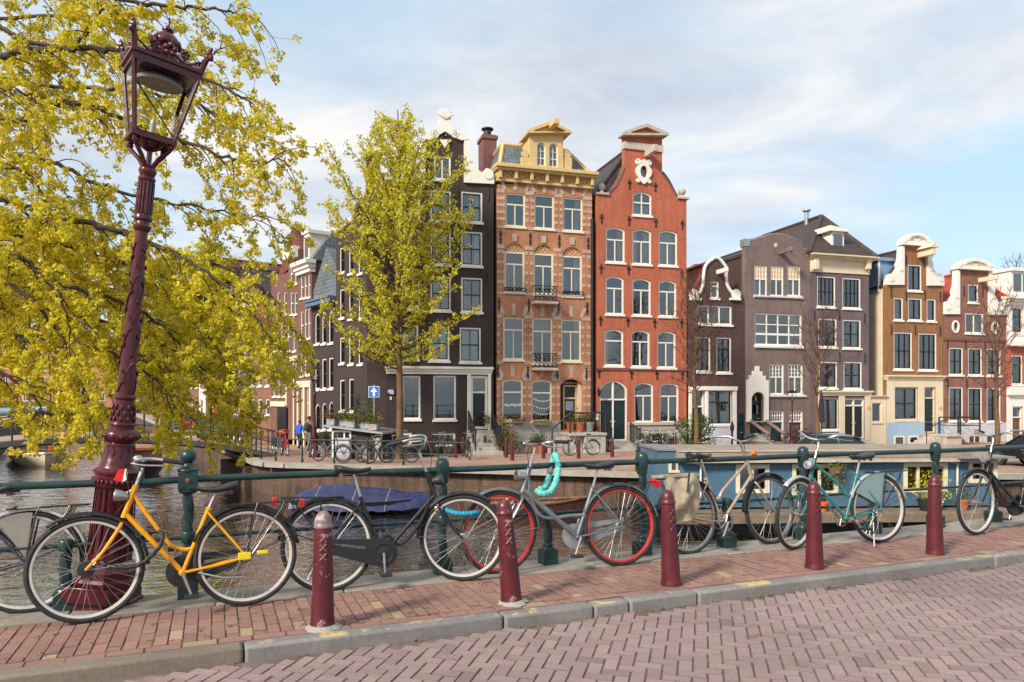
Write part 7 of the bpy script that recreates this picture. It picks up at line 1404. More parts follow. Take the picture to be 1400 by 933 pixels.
# one-way sign
p = at(511.3, 536, 31.0); root = empty('road_sign', (p.x, p.y, ZQ), R(-4), 'square blue road sign with a white upward arrow at the dark house corner', 'road sign'); zc = p.z - ZQ; m = MB(); m.tube([(0, .03, 0), (0, .03, zc + .3)], .03, 8); m.build('pole', M['zinc'], root)
m = MB(); s = .235; m.box(-s, -.012, zc - s, s, .0, zc + s); pn = m.build('panel', M['white'], root, bevel=.004); m = MB(); s = .215; m.box(-s, -.016, zc - s, s, -.0125, zc + s); m.build('blue_field', plain('sign blue', (.005, .16, .62), .4, var=.03), pn); m = MB(); A = [(0, .185), (-.15, -.005), (-.045, -.005), (-.045, -.18), (.045, -.18), (.045, -.005), (.15, -.005)]; m.prism([(x, zc + z) for x, z in A], -.021, -.0165); m.build('arrow', M['white'], pn, smooth=0)
# planter terrace in front of the corner house
p = at(494, 612, 31.3); root = empty('basement_terrace', (p.x, p.y, ZQ), R(-20), 'dark basement entrance hut with a flat ledge carrying planters, at the corner house', 'entrance hut'); m = MB(); m.prism([(-1.35, 0), (1.0, 0), (1.0, 1.12), (-1.35, 1.36)], -.2, 1.6); m.build('wall', M['b_brown'], root, smooth=0); m = MB(); m.prism([(-1.6, 1.38), (1.35, 1.10), (1.35, 1.18), (-1.6, 1.46)], -.55, 1.7); m.build('ledge', M['zinc'], root, bevel=.01); m = MB(); m.ring(outline(-1.3, .05, -.35, 1.22), outline(-1.22, .05, -.43, 1.14), -.26, -.2); m.box(-.72, -.25, .5, -.66, -.2, 1.14); m.box(-.66, -.25, .75, -.43, -.2, .80); m.build('door_frame', M['white'], root); m = MB(); m.box(-1.22, -.215, .05, -.43, -.205, 1.14); m.build('door', M['black'], root)
m = MB(); rr = random.Random(12); [m.tube([(.62 + .10 * i + .05 * rr.uniform(-1, 1), -.205, 1.02 - .10 * i), (.68 + .10 * i, -.205, .86 - .08 * i + .1 * rr.random()), (.74 + .09 * i, -.205, 1.0 - .1 * i)], .022, 4) for i in range(4)]; m.build('graffiti', M['white'], root)
for k, (x, plant, lab) in enumerate(((-1.35, 'leafred', 'small planter of reddish heath at the left end of the hut ledge'), (-.85, 'leafdk', 'grey planter with mixed green shrub, second along the hut ledge'), (-.35, 'leafmix', 'grey planter with autumn toned grass in the middle of the hut ledge'), (.2, 'leafdk', 'dark planter with the tallest shrub on the hut ledge'), (.72, 'leafmix', 'pale trough planter at the right end of the hut ledge'))):
    M3 = Matrix.Translation(root.location) @ Matrix.Rotation(R(-20), 4, 'Z'); q = M3 @ Vector((x, .1 if k % 2 else -.15, 1.42 - (x + 1.6) * .095 + .05)); rt = empty('planter', q, R(-20), lab, 'planter'); m = MB(); m.box(-.2, -.16, 0, .2, .16, .26); m.build('trough', M['zinc' if k != 4 else 'concrete'], rt, bevel=.01); r_ = random.Random(k); m = MB(); hh = (.35, .42, .45, 1.05, .5)[k]; leafball(m, r_, 340 + 260 * (k == 3), lambda: (r_.gauss(0, .24), r_.gauss(0, .18), .26 + abs(r_.gauss(0, hh * .55))), .06); m.build('plant', M[plant], rt, smooth=0, uv=False)
def shrub(px, py, d, w_, hgt, mat, label, name='shrub', pot=None, n=900, size=.07, z=ZQ):
    p = at(px, py, d); rt = empty(name, (p.x, p.y, z), 0, label, 'shrub'); r_ = random.Random(int(px * 7)); zb = 0
    if pot: m = MB(); zb = .42; m.lathe([(.22, 0), (.30, .36), (.33, .36), (.33, .42), (.27, .42)], 16); m.build('pot', M[pot], rt)
    m = MB()
    for _ in range(7): m.tube([(r_.gauss(0, .06), r_.gauss(0, .06), zb), (r_.gauss(0, w_ * .3), r_.gauss(0, w_ * .3), zb + hgt * .7)], .02, 4)
    m.build('stem', M['bark'], rt); m = MB(); cl = [(r_.gauss(0, w_ * .32), r_.gauss(0, w_ * .25), zb + hgt * r_.uniform(.15, .85), r_.uniform(.16, .30) * w_) for _ in range(14)]
    def pos(): c = r_.choice(cl); v = Vector((r_.gauss(0, 1), r_.gauss(0, 1), r_.gauss(0, 1))).normalized() * c[3] * r_.uniform(.6, 1.1); return (c[0] + v.x, c[1] + v.y, max(.05, c[2] + v.z))
    leafball(m, r_, n, pos, size); m.build('foliage', M[mat], rt, smooth=0, uv=False); return rt
shrub(690, 618, 34.0, 1.15, 1.9, 'leafmix', 'tall reddish green shrub beside the stone steps of the brown house', n=1800); shrub(945, 616, 36.2, 1.5, 1.9, 'leafdk', 'dense green ivy bush between the vermilion house and white shop front', n=2400); shrub(443, 606, 33.5, .62, .75, 'leafdk', 'round clipped box ball in a tub, left of the planter hut', 'box_ball', 'zinc', 700, .05); shrub(629, 612, 33.6, .55, .75, 'leafdk', 'low green shrub at the foot of the brown house steps', n=600); shrub(585, 610, 32.6, .5, .5, 'leafdk', 'low dark shrub under the basement window by the tree', n=400); shrub(1015 - 640 + 0, 596, 45, 1.2, 1.2, 'leafdk', 'bright green bush beside the far black gate', n=900)
for px, py, d, lab, pm in ((780, 590, 36.0, 'terracotta pot with pale plant on the orange house landing, left one', 'pot'), (793, 590, 36.0, 'terracotta pot with leafy plant in the middle of the orange house landing', 'pot'), (806, 590, 36.1, 'zinc bucket planter at the right end of the orange house landing', 'zinc'), (732, 620, 34.6, 'large terracotta pot standing in front of the orange house basement window', 'pot'), (740, 620, 34.6, 'second terracotta pot with box plant, right of the large one by the basement window', 'pot'), (876, 618, 35.6, 'small green pot plant beside the vermilion house steps', 'zinc')):
    s = (.30 if py > 600 else .26); zb = ZQ if py > 600 else EYE - (590.5 - HOR) / F * 35.8; p = at(px, py, d); rt = empty('flower_pot', (p.x, p.y, zb + .003), 0, lab, 'flower pot'); m = MB(); m.lathe([(s * .62, 0), (s * .95, s * 1.5), (s * 1.08, s * 1.5), (s * 1.08, s * 1.75), (s * .9, s * 1.75)], 14); m.build('pot', M[pm], rt); r_ = random.Random(px); m = MB(); leafball(m, r_, 260, lambda: (r_.gauss(0, .16), r_.gauss(0, .14), s * 1.75 + abs(r_.gauss(0, .22))), .055); m.build('plant', M['leafmix' if px == 780 else 'leafdk'], rt, smooth=0, uv=False)
def quay_bollards():
    m = MB(); m.lathe([(.085, 0), (.075, .5), (.06, .78), (.068, .79), (.068, .81), (.05, .86), (0, .89)], 12)
    proto = None
    for px, py, lab in ((633, 624, 'by the brown house steps'), (692, 626, 'beside the reddish shrub, rear one'), (700.5, 630, 'beside the reddish shrub, front one'), (743, 627, 'in front of the large terracotta pot'), (791, 627, 'in front of the silver bicycle'), (837, 625, 'in front of the vermilion house steps'), (444.5, 618, 'beside the clipped box ball'), (590, 622, 'left of the dark shrub by the brown house'), (663, 622, 'right of the brown house steps'), (623, 626, 'right of the slim tree, by the quay rail')):
        p = gnd(px, py, ZQ); lab = 'small maroon quay bollard ' + lab
        if proto is None: proto = tag(m.build('quay_bollard', M['maroonc'], loc=p), lab, 'bollard', 'small maroon bollards on the far quay')
        else: c = proto.copy(); COL.objects.link(c); c.location = p; c['label'] = lab
quay_bollards()
m = MB(); m.box(-.18, -.14, 0, .18, .14, .62); tag(m.build('stone_post', M['concrete'], loc=at(501, 618, 30.9) * 1 - Vector((0, 0, at(501, 618, 30.9).z - ZQ)), bevel=.05), 'grey stone post in front of the planter hut, left one', 'stone post')
m = MB(); m.lathe([(.16, 0), (.15, .8), (.10, .93), (0, .98)], 12); tag(m.build('stone_post', M['concrete'], loc=at(518, 618, 30.8) - Vector((0, 0, at(518, 618, 30.8).z - ZQ))), 'round topped grey stone post in front of the planter hut, right one', 'stone post')
m = MB(); m.box(-.32, -.2, 0, .32, .2, .85); m.box(-.34, -.22, .85, .34, .22, .9); m.box(-.28, -.205, .45, .28, -.2, .47); tag(m.build('utility_cabinet', M['ltgrey'], loc=at(470, 618, 31.2) - Vector((0, 0, at(470, 618, 31.2).z - ZQ)), bevel=.01), 'light grey utility cabinet beside the planter hut door', 'cabinet')
# far bicycles: one mesh each
def small_bike(mat, rim, hd, loc, label):
    m = MB(); L = 1.08; RA, FA, BB, ST, HT, HB = (0, 0, .35), (L, 0, .35), (.43, 0, .29), (.26, 0, .80), (.80, 0, .92), (.86, 0, .70); r_ = .022
    for c in (RA, FA): m.mi = 1; m.tube([(c[0] + .33 * math.cos(6.2832 * i / 20), 0, c[2] + .33 * math.sin(6.2832 * i / 20)) for i in range(20)], .022, 5, closed=True); m.mi = 2; m.tube([(c[0] + .30 * math.cos(6.2832 * i / 20), 0, c[2] + .30 * math.sin(6.2832 * i / 20)) for i in range(20)], .012, 4, closed=True); [m.tube([(c[0], 0, c[2]), (c[0] + .3 * math.cos(6.2832 * i / 12), 0, c[2] + .3 * math.sin(6.2832 * i / 12))], .004, 3) for i in range(12)]
    m.mi = 0; [m.tube(list(t), r_, 6) for t in ((BB, ST), (RA, BB), (RA, ST), (HT, HB), (HB, BB), (HT, (.37, 0, .5)), (HB, FA))]; m.mi = 1; m.tube([ST, (.23, 0, .92)], .015, 5); m.sphere((.2, 0, .95), .11, 8, 5, (1.1, .7, .3)); m.box(-.35, -.05, .73, .1, .05, .75); m.mi = 2; m.tube(bez([(.62, -.27, 1.08), (.78, -.2, 1.1), (.84, 0, 1.05), (.78, .2, 1.1), (.62, .27, 1.08)], 4), .014, 5); m.tube([HT, (.83, 0, 1.05)], .014, 5); m.mi = 1; [m.tube([(.64 + .0, s * .265, 1.08), (.54, s * .28, 1.07)], .02, 5) for s in (-1, 1)]; m.mi = 0; m.tube(arc((0, .35), .37, 20, 170, 10), .016, 4); m.tube(arc((L, .35), .37, 50, 180, 10), .016, 4); m.mi = 1; m.tube([(.43, -.1, .29), (.5, -.1, .14)], .014, 4); m.tube([(.43, .1, .29), (.36, .1, .44)], .014, 4)
    o = m.build('bicycle', [M[mat], M['rubber'], M[rim]], loc=loc); o.rotation_euler = (R(hr.uniform(-4, 4)), 0, hd); return tag(o, label, 'bicycle', 'bicycles parked across the canal')
FB = ((452, 631, -10, 'fgrey', 'silver bicycle against the far railing, below the utility cabinet'), (487, 634, 172, 'fgrey', 'grey bicycle against the far railing, below the left stone post'), (512, 633, -12, 'fblack', 'black bicycle against the far railing, below the right stone post'), (545, 633, 168, 'fblack', 'black bicycle leaning at the slim tree trunk'), (600, 625, -14, 'fnavy', 'dark bicycle behind the railing under the right basement window'), (640, 628, 100, 'fblack', 'black bicycle seen end-on at the railing end by the brown house'), (795, 623, 190, 'fgrey', 'silver bicycle with dark saddle below the orange house landing'), (880, 622, 60, 'fgrey', 'grey bicycle by the vermilion house basement window, leftmost of the rack'), (891, 621, 62, 'fblack', 'black bicycle in the rack by the vermilion basement window, second from the steps'), (902, 621, 64, 'fnavy', 'dark blue bicycle in the rack by the vermilion basement window, third from the steps'), (912, 621, 66, 'fgrey', 'silver bicycle in the rack by the vermilion basement window, fourth from the steps'), (921, 620, 66, 'fblack', 'black bicycle at the right end of the rack by the ivy bush'), (872, 643, 75, 'fblack', 'dark bicycle behind the green rail post, left of the houseboat cabin'), (890, 645, 70, 'fblack', 'black bicycle at the quay edge just left of the houseboat'), (366, 617, -70, 'fblack', 'black bicycle at the bridge end, leftmost of the far corner cluster'), (374, 620, -66, 'fnavy', 'dark blue bicycle in the far corner cluster, second from the left'), (381, 622, -62, 'fgrey', 'silver bicycle in the far corner cluster, third from the left'), (389, 623, -60, 'redlens', 'bicycle with red frame at the right of the far corner cluster'), (318, 604, -50, 'fblack', 'black bicycle behind the arched bridge railing, left one'), (326, 605, -50, 'fnavy', 'dark bicycle behind the arched bridge railing, second'), (334, 607, -52, 'fgrey', 'grey bicycle behind the arched bridge railing, third'), (342, 609, -52, 'fblack', 'black bicycle behind the arched bridge railing, rightmost'), (1092, 611, 175, 'fblack', 'black bicycle by the dark basement door of the purple brown house'))
for px, py, hd, mt, lab in FB:
    p = gnd(px, py, ZQ); p.z += .003; h_ = R(hd); small_bike(mt, 'steel', h_, (p.x - .54 * math.cos(h_), p.y - .54 * math.sin(h_), p.z), lab)
def crate():
    p = gnd(388, 616, ZQ); m = MB(); m.box(-.19, -.15, 0, .19, .15, .03); [m.box(-.19, y, .0, .19, y + .03, .26) for y in (-.15, .12)]; [m.box(x, -.12, .0, x + .03, .12, .26) for x in (-.19, .16)]; tag(m.build('crate', M['redlens'], loc=(p.x, p.y, ZQ + .78), rot=(0, 0, R(-30)), bevel=.01), 'bright red crate on a bicycle at the far quay corner', 'crate')
crate()
# people: one continuous skinned body each
def person(px, py, d, hgt, face, label, top, legs, skin, bag=False, ride=False, hair=None):
    p = at(px, py, d); root = empty('person', (p.x, p.y, ZQ + .0), face, label, 'person'); k = hgt / 1.75
    J = {'pel': (0, 0, .95), 'ch': (.02, 0, 1.22), 'sh': (.02, 0, 1.43), 'nk': (.03, 0, 1.52), 'hd': (.05, 0, 1.64), 'tp': (.05, 0, 1.74)}
    V_ = [J[q] for q in ('pel', 'ch', 'sh', 'nk', 'hd', 'tp')]; E_ = [(0, 1), (1, 2), (2, 3), (3, 4), (4, 5)]; RAD = [.15, .15, .13, .055, .10, .075]
    def chain(st, pts, rad):
        i = st
        for q, r_ in zip(pts, rad): V_.append(q); RAD.append(r_); E_.append((i, len(V_) - 1)); i = len(V_) - 1
    for s in (-1, 1):
        sw = .16 * s; chain(2, [(.02, .19 * s, 1.40), (-.02 - sw * .4, .24 * s, 1.14), (.10 - sw, .22 * s, .92), (.14 - sw, .215 * s, .82)], [.065, .048, .038, .04])
        chain(0, [(0, .09 * s, .90), (.06 + sw * .9, .10 * s, .50), (-.05 + sw * 1.7, .10 * s, .08), (.10 + sw * 1.7, .11 * s, .045)], [.095, .065, .045, .04])
    me = bpy.data.meshes.new('body'); me.from_pydata([(x * k, y * k, z * k) for x, y, z in V_], E_, []); o = bpy.data.objects.new('body', me); COL.objects.link(o); o.parent = root; sk = o.modifiers.new('skin', 'SKIN'); sk.use_smooth_shade = True
    for v, r_ in zip(me.skin_vertices[0].data, RAD): v.radius = (r_ * k, r_ * k)
    me.skin_vertices[0].data[0].use_root = True; sb = o.modifiers.new('sub', 'SUBSURF'); sb.levels = 2; sb.render_levels = 2
    t = Mt('clothed body'); sp_ = t.N.new('ShaderNodeSeparateXYZ'); t.L.new(t.tc(), sp_.inputs[0]); c = t.N.new('ShaderNodeValToRGB'); mu = t.N.new('ShaderNodeMath'); mu.operation = 'DIVIDE'; mu.inputs[1].default_value = 2 * k; t.L.new(sp_.outputs[2], mu.inputs[0]); t.L.new(mu.outputs[0], c.inputs[0]); c.color_ramp.interpolation = 'CONSTANT'; e = c.color_ramp.elements
    cols = ((0, (.03, .025, .02)), (.05, legs), (.46, top), (.765, skin)); 
    while len(e) < 4: e.new(.5)
    for el, (q, cc) in zip(e, cols): el.position = q; el.color = (*cc, 1)
    t.set('Base Color', c.outputs[0]); t.set('Roughness', .85); me.materials.append(t.m)
    m = MB(); m.sphere((.035 * k, 0, 1.67 * k), .112 * k, 12, 8, (1, .95, 1.0)); m.build('hair', plain('hair', hair or (.10, .055, .03), .8), root)
    m = MB(); [m.sphere((.148 * k, .035 * s * k, 1.655 * k), .012 * k, 6, 4) for s in (-1, 1)]; m.tube([(.15 * k, 0, 1.65 * k), (.172 * k, 0, 1.62 * k)], .012 * k, 5); m.build('face_features', plain('face', (.25, .13, .09), .7), root)
    if bag: m = MB(); m.sphere((-.17 * k, 0, 1.22 * k), .17, 10, 8, (.6, .9, 1.3)); m.build('backpack', plain('dark backpack', (.03, .032, .04), .8), root)
person(422, 616, 36.2, 1.70, R(75), 'person in a brown jacket and grey trousers with dark backpack, walking beside the far lamp', (.20, .135, .10), (.17, .17, .18), (.45, .25, .17), bag=True)
person(409, 612, 37.6, 1.45, R(80), 'person in a bright blue top and dark trousers, left of the walker with the backpack', (.02, .13, .55), (.03, .03, .035), (.42, .24, .16))
# cars
def car(px, py, d, z, face, col, label, cat='car', sc_=1.0):
    p = at(px, py, d); root = empty('parked_car', (p.x, p.y, z), face, label, cat); root.scale = (sc_,) * 3; m = MB(); prof = [(-2.0, .35), (2.0, .35), (2.05, .62), (1.9, .82), (.95, .93), (-1.75, .98), (-2.0, .85)]; n = 0
    def loft(pr, w0, y_in=.0): m_ = MB(); m_.prism(pr, -w0, w0); return m_
    paint = plain('car paint', col, .25, .2, .05); b_ = loft(prof, .84).build('body', paint, root, bevel=.08); m = MB(); lo = [(1.0, .93), (-1.6, .97)]; hi = [(.25, 1.42), (-1.15, 1.44)]
    v = m.av([(1.0, -.78, .92), (1.0, .78, .92), (-1.65, .78, .96), (-1.65, -.78, .96), (.25, -.60, 1.43), (.25, .60, 1.43), (-1.2, .60, 1.45), (-1.2, -.60, 1.45)])
    for q in ((4, 5, 6, 7), (0, 1, 5, 4), (1, 2, 6, 5), (2, 3, 7, 6), (3, 0, 4, 7)): m.fc([v + i for i in q])
    m.build('windows', M['carglass'], root, bevel=.06); m = MB(); v = m.av([(.22, -.61, 1.435), (.22, .61, 1.435), (-1.18, .61, 1.455), (-1.18, -.61, 1.455), (.15, -.55, 1.475), (.15, .55, 1.475), (-1.1, .55, 1.49), (-1.1, -.55, 1.49)])
    for q in ((4, 5, 6, 7), (0, 1, 5, 4), (1, 2, 6, 5), (2, 3, 7, 6), (3, 0, 4, 7)): m.fc([v + i for i in q])
    [m.tube([(a[0], s * a[1], a[2]), (b[0], s * b[1], b[2])], .045, 5) for s in (-1, 1) for a, b in (((1.0, .78, .92), (.25, .60, 1.44)), ((-1.65, .78, .96), (-1.2, .6, 1.45)), ((-.35, .79, .95), (-.4, .60, 1.45)))]; m.build('roof', paint, root, bevel=.02)
    for x in (-1.25, 1.3):
        for s in (-1, 1): m = MB(); m.T = Matrix.Translation((x, s * .76, .31)) @ Matrix.Rotation(R(90), 4, 'X'); m.lathe([(.2, -.1), (.31, -.09), (.31, .09), (.2, .1)], 18); w_ = m.build('wheel', M['tyre'], root); m = MB(); m.T = Matrix.Translation((x, s * .76, .31)) @ Matrix.Rotation(R(90), 4, 'X'); m.lathe([(.19, -.105), (.19, .105)], 14); m.build('rim', M['steel'], w_)
    for s in (-1, 1): m = MB(); m.box(1.93, s * .55 - .17, .60, 2.04, s * .55 + .17, .76); m.build('headlight', M['chrome'], root, bevel=.02); m = MB(); m.box(-2.03, s * .62 - .14, .66, -1.95, s * .62 + .14, .86); m.build('tail_light', M['redlens'], root, bevel=.02)
    m = MB(); m.box(-2.04, -.26, .5, -2.0, .26, .61); m.build('number_plate', M['yelplas'], root)
    return root
M['carglass'] = plain('car window glass', (.02, .025, .03), .08, var=.1)
car(1425, 650, 27.5, ZQ, R(106), (.012, .014, .018), 'black parked car on the quay behind the far right bicycle', sc_=.9); car(1150, 618, 26.6, ZQ, R(-2), (.04, .10, .13), 'dark teal parked car behind the houseboat roof', sc_=.86)
car(27, 570, 70, ZL, R(-60), (.42, .55, .62), 'light blue parked car on the opposite bank, at the left edge, front one'); car(8, 570, 66, ZL, R(-60), (.30, .42, .50), 'blue grey parked car on the opposite bank, partly cut by the left edge'); car(52, 570, 78, ZL, R(-60), (.5, .5, .5), 'silver parked car on the opposite bank behind the light blue one')
car(291, 595, 47, ZQ, R(118), (.05, .25, .28), 'teal parked car with red tail lights beyond the arched bridge'); car(264, 592, 54, ZQ, R(118), (.45, .04, .05), 'red parked car beyond the arched bridge, behind the teal one'); car(238, 588, 62, ZQ, R(118), (.25, .40, .45), 'pale teal parked car beyond the arched bridge, farthest of the row')
m = MB(); p = at(297, 541, 49); m.box(-.25, -.03, -1.2, .25, .0, 1.2); m.tube([(-.35, 0, 1.2), (.35, 0, 1.2)], .03, 6); tag(m.build('banner', plain('red banner', (.35, .02, .03), .7), loc=p), 'red vertical banner hanging by the far lamp among the branches', 'banner')
# bench in front of the white shop
p = gnd(968, 612, ZQ); root = empty('bench', (p.x, p.y, ZQ), R(16.5), 'plain wooden bench in front of the white shop front', 'bench'); m = MB(); [m.box(-.85, -.2 + .14 * k, .40, .85, -.08 + .14 * k, .45) for k in range(3)]; m.build('seat', M['teak'], root); [(lambda q: (q.box(x - .04, -.18, 0, x + .04, .18, .40), q.build('leg', M['teak'], root)))(MB()) for x in (-.7, .7)]
p = gnd(1001, 614, ZQ); m = MB(); m.lathe([(.12, 0), (.12, .1), (.055, .16), (.05, .9), (.09, .95), (.10, 1.15), (.07, 1.3), (.03, 1.42), (0, 1.5)], 14); tag(m.build('stone_pump', M['iron'], loc=p), 'dark ornamental post with rounded head beside the white shop front', 'post')
p = at(1123, 558, 37.0); root = empty('folded_parasol', (p.x, p.y, ZQ), 0, 'folded dark purple parasol hanging beside the cream shop window', 'parasol'); zc = p.z - ZQ; m = MB(); m.lathe([(.02, -.75), (.17, -.70), (.13, .2), (.05, .75), (0, .8)], 10, (0, 0, zc)); m.build('canopy', plain('purple cloth', (.04, .025, .06), .9), root); m = MB(); m.tube([(0, 0, 0), (0, 0, zc + .9)], .025, 6); m.build('pole', M['iron'], root)
# ================================================================ trees
def leaf_mesh(name, cen, K, size, spread, mat, parent, seed=1, flat=.75):
    g = np.random.default_rng(seed); c = np.repeat(np.asarray(cen, np.float32), K, axis=0); N_ = len(c)
    c = c + g.normal(0, 1, (N_, 3)).astype(np.float32) * np.array([spread, spread, spread * flat], np.float32)
    a = g.normal(0, 1, (N_, 3)); a /= np.linalg.norm(a, axis=1)[:, None]; b = g.normal(0, 1, (N_, 3)); b -= a * (a * b).sum(1)[:, None]; b /= np.linalg.norm(b, axis=1)[:, None]
    s = (size * g.uniform(.45, 1.6, (N_, 1))); v = np.stack([c - a * s, c + b * s * .62 - a * s * .1, c + a * s, c - b * s * .62 + a * s * .15], 1).reshape(-1, 3).astype(np.float32)
    me = bpy.data.meshes.new(name); me.vertices.add(len(v)); me.vertices.foreach_set('co', v.ravel()); me.loops.add(N_ * 4); me.polygons.add(N_)
    me.loops.foreach_set('vertex_index', np.arange(N_ * 4, dtype=np.int32)); me.polygons.foreach_set('loop_start', np.arange(0, N_ * 4, 4, dtype=np.int32)); me.materials.append(mat); me.update(calc_edges=True); me.validate()
    o = bpy.data.objects.new(name, me); COL.objects.link(o)
    if parent is not None: o.parent = parent; o.matrix_local = Matrix.Translation(-parent.location)
    return o
def rvec(r_): return Vector((r_.gauss(0, 1), r_.gauss(0, 1), r_.gauss(0, 1))).normalized()
def along(pts, step):
    out = []; acc = 0.0
    for a, b in zip(pts, pts[1:]):
        d = (b - a).length
        while acc < d: out.append((a.lerp(b, acc / d if d else 0), (b - a).normalized())); acc += step
        acc -= d
    return out
def big_tree():
    r_ = random.Random(5); base = Vector((-12.2, 11.6, ZL)); root = empty('elm_tree', base, 0, 'large elm in yellow-green blossom spreading in from the left behind the street lamp', 'tree')
    tr = MB(); tr.T = Matrix.Translation(-base); trunk = [base, base + Vector((.1, 0, 2)), base + Vector((.3, -.1, 4.2)), base + Vector((.5, -.2, 6.5)), base + Vector((.8, -.2, 9.5))]; tr.tube(bez(trunk, 5), [.42] * 5 + [.36] * 5 + [.30] * 5 + [.2] * 5 + [.1], 12); tr.build('trunk', M['bark'], root)
    limbs = [
        (4.6, .11, [(-150, 75, 11.2), (0, 76, 10.8), (90, 66, 10.6), (160, 70, 10.4), (250, 95, 10.2), (320, 125, 10.0), (362, 165, 9.9)]), (4.9, .07, [(-150, 20, 11), (60, 60, 10.8), (118, 48, 10.6), (140, 5, 10.5), (150, -60, 10.4)]),
        (5.4, .09, [(-150, -40, 11.5), (60, -25, 11.2), (200, 5, 11), (300, 12, 10.8), (352, 30, 10.6)]), (4.0, .09, [(-150, 190, 11), (20, 165, 10.8), (95, 140, 10.5), (180, 168, 10.3), (270, 200, 10.1), (340, 222, 9.9), (390, 218, 9.8)]),
        (3.6, .10, [(-150, 270, 10.5), (0, 272, 10.3), (90, 300, 10.1), (170, 318, 10), (250, 355, 9.8), (320, 398, 9.7), (365, 455, 9.6)]), (3.4, .10, [(-150, 310, 11.6), (50, 304, 11.4), (150, 312, 11.2), (230, 345, 11), (300, 362, 10.8), (370, 405, 10.7), (392, 462, 10.6)]),
        (2.8, .09, [(-150, 420, 11.5), (0, 455, 11.2), (60, 470, 11), (130, 474, 10.8), (200, 510, 10.6), (240, 560, 10.5)]), (3.0, .07, [(-150, 340, 10), (0, 385, 9.8), (60, 432, 9.6), (110, 510, 9.5), (125, 570, 9.4)]),
        (3.2, .08, [(-150, 360, 12.4), (30, 378, 12), (120, 400, 11.8), (200, 430, 11.6), (260, 490, 11.5), (300, 560, 11.4)]), (3.9, .08, [(-150, 200, 12.2), (40, 215, 12), (130, 250, 11.8), (210, 272, 11.5), (300, 290, 11.3), (370, 300, 11.2)]),
        (4.6, .07, [(-100, 120, 12), (100, 120, 11.8), (220, 130, 11.5), (310, 160, 11.3), (365, 195, 11.1)]), (2.4, .07, [(-150, 460, 10.4), (-20, 500, 10.2), (40, 540, 10.1), (70, 585, 10)]), (3.4, .06, [(-150, 280, 13), (100, 320, 12.6), (210, 390, 12.3), (290, 470, 12), (340, 545, 11.8)]),
        (2.6, .07, [(-150, 470, 12), (20, 520, 11.8), (110, 545, 11.6), (165, 580, 11.4)]), (5.0, .06, [(-150, 60, 12.6), (80, 20, 12.4), (200, 45, 12), (270, 75, 11.8), (330, 60, 11.6)]), (3.0, .06, [(-150, 390, 13.2), (60, 420, 13), (160, 470, 12.6), (250, 520, 12.4)]), (3.3, .07, [(-150, 300, 9.6), (-20, 330, 9.4), (40, 360, 9.3), (90, 420, 9.2), (100, 480, 9.2)]), (3.9, .06, [(-150, 230, 9.8), (0, 225, 9.6), (40, 245, 9.5), (75, 290, 9.5)]), (4.3, .06, [(-150, 130, 10), (-20, 120, 9.8), (40, 130, 9.7), (70, 170, 9.7)]),
        (3.0, .06, [(-150, 420, 12.8), (100, 430, 12.5), (220, 470, 12.2), (300, 525, 12), (345, 575, 11.9)]), (2.8, .05, [(-100, 440, 13), (150, 478, 12.6), (230, 535, 12.4), (275, 590, 12.3)]), (3.4, .06, [(-120, 300, 11), (150, 355, 10.8), (260, 400, 10.6), (335, 438, 10.5), (380, 488, 10.4)]), (3.3, .05, [(-100, 350, 14), (180, 400, 13.6), (300, 440, 13.4), (370, 490, 13.2)]),
        (3.4, .05, [(-100, 330, 13.6), (100, 380, 13.2), (220, 440, 13), (310, 480, 12.8), (375, 500, 12.6)]),
    ]
    cen = []; bm_ = MB(); bm_.T = Matrix.Translation(-base)
    for h0, r0, wp in limbs:
        pts = [base + Vector((.3, -.1, h0 - ZL))] + [at(*q) for q in wp]; c = bez(pts, 9); c = [p + rvec(r_) * .035 for p in c]; n = len(c); bm_.tube(c, [r0 * .62 * (1 - .93 * i / (n - 1)) + .004 for i in range(n)], 7)
        L_ = sum((b - a).length for a, b in zip(c, c[1:])); run = 0
        for p, t in along(c, .155):
            run += .155
            f = run / L_; px = 700 + p.x / p.y * 1000
            if px < -90 or f < .12: continue
            side = t.cross(Vector((0, 0, 1))).normalized() * r_.choice((-1, 1)); d = (t * r_.uniform(.3, 1.0) + side * r_.uniform(.2, .9) + Vector((0, 0, r_.uniform(-.7, .45)))).normalized(); l = r_.uniform(.45, 1.45) * (1.0 - .35 * f); tw = [p]; dd = d.copy()
            for k in range(6): dd = (dd + Vector((0, 0, -.10 - .04 * k)) + rvec(r_) * .12).normalized(); tw.append(tw[-1] + dd * l / 6)
            bm_.tube(tw, [.013 * (1 - f * .5) * (1 - .8 * k / 6) + .0022 for k in range(7)], 4, cap=False)
            keep = .84 if px < 200 or p.z < 3.6 else .76
            if tw[-1].z > 4.6 and r_.random() < .34: keep = .12
            for q, tt in along(tw[1:], .20):
                d2 = (tt * .7 + rvec(r_) * .8 + Vector((0, 0, -.15))).normalized(); l2 = r_.uniform(.10, .42); e2 = q + d2 * l2 + Vector((0, 0, -.05 * l2)); bm_.tube([q, q.lerp(e2, .5) + rvec(r_) * .015, e2], .0024, 3, cap=False)
                for w_, _ in along([q.lerp(e2, .25), e2], .12):
                    if r_.random() < keep: cen.append(w_ + rvec(r_) * .02)
                cen.append(e2)
            cen.append(tw[-1])
    bm_.build('branches', M['bark'], root, smooth=60, uv=False); leaf_mesh('crown', [tuple(c) for c in cen], 23, .0245, .032, M['blossom'], root, 3, .9)
    print('elm clusters', len(cen))
big_tree()
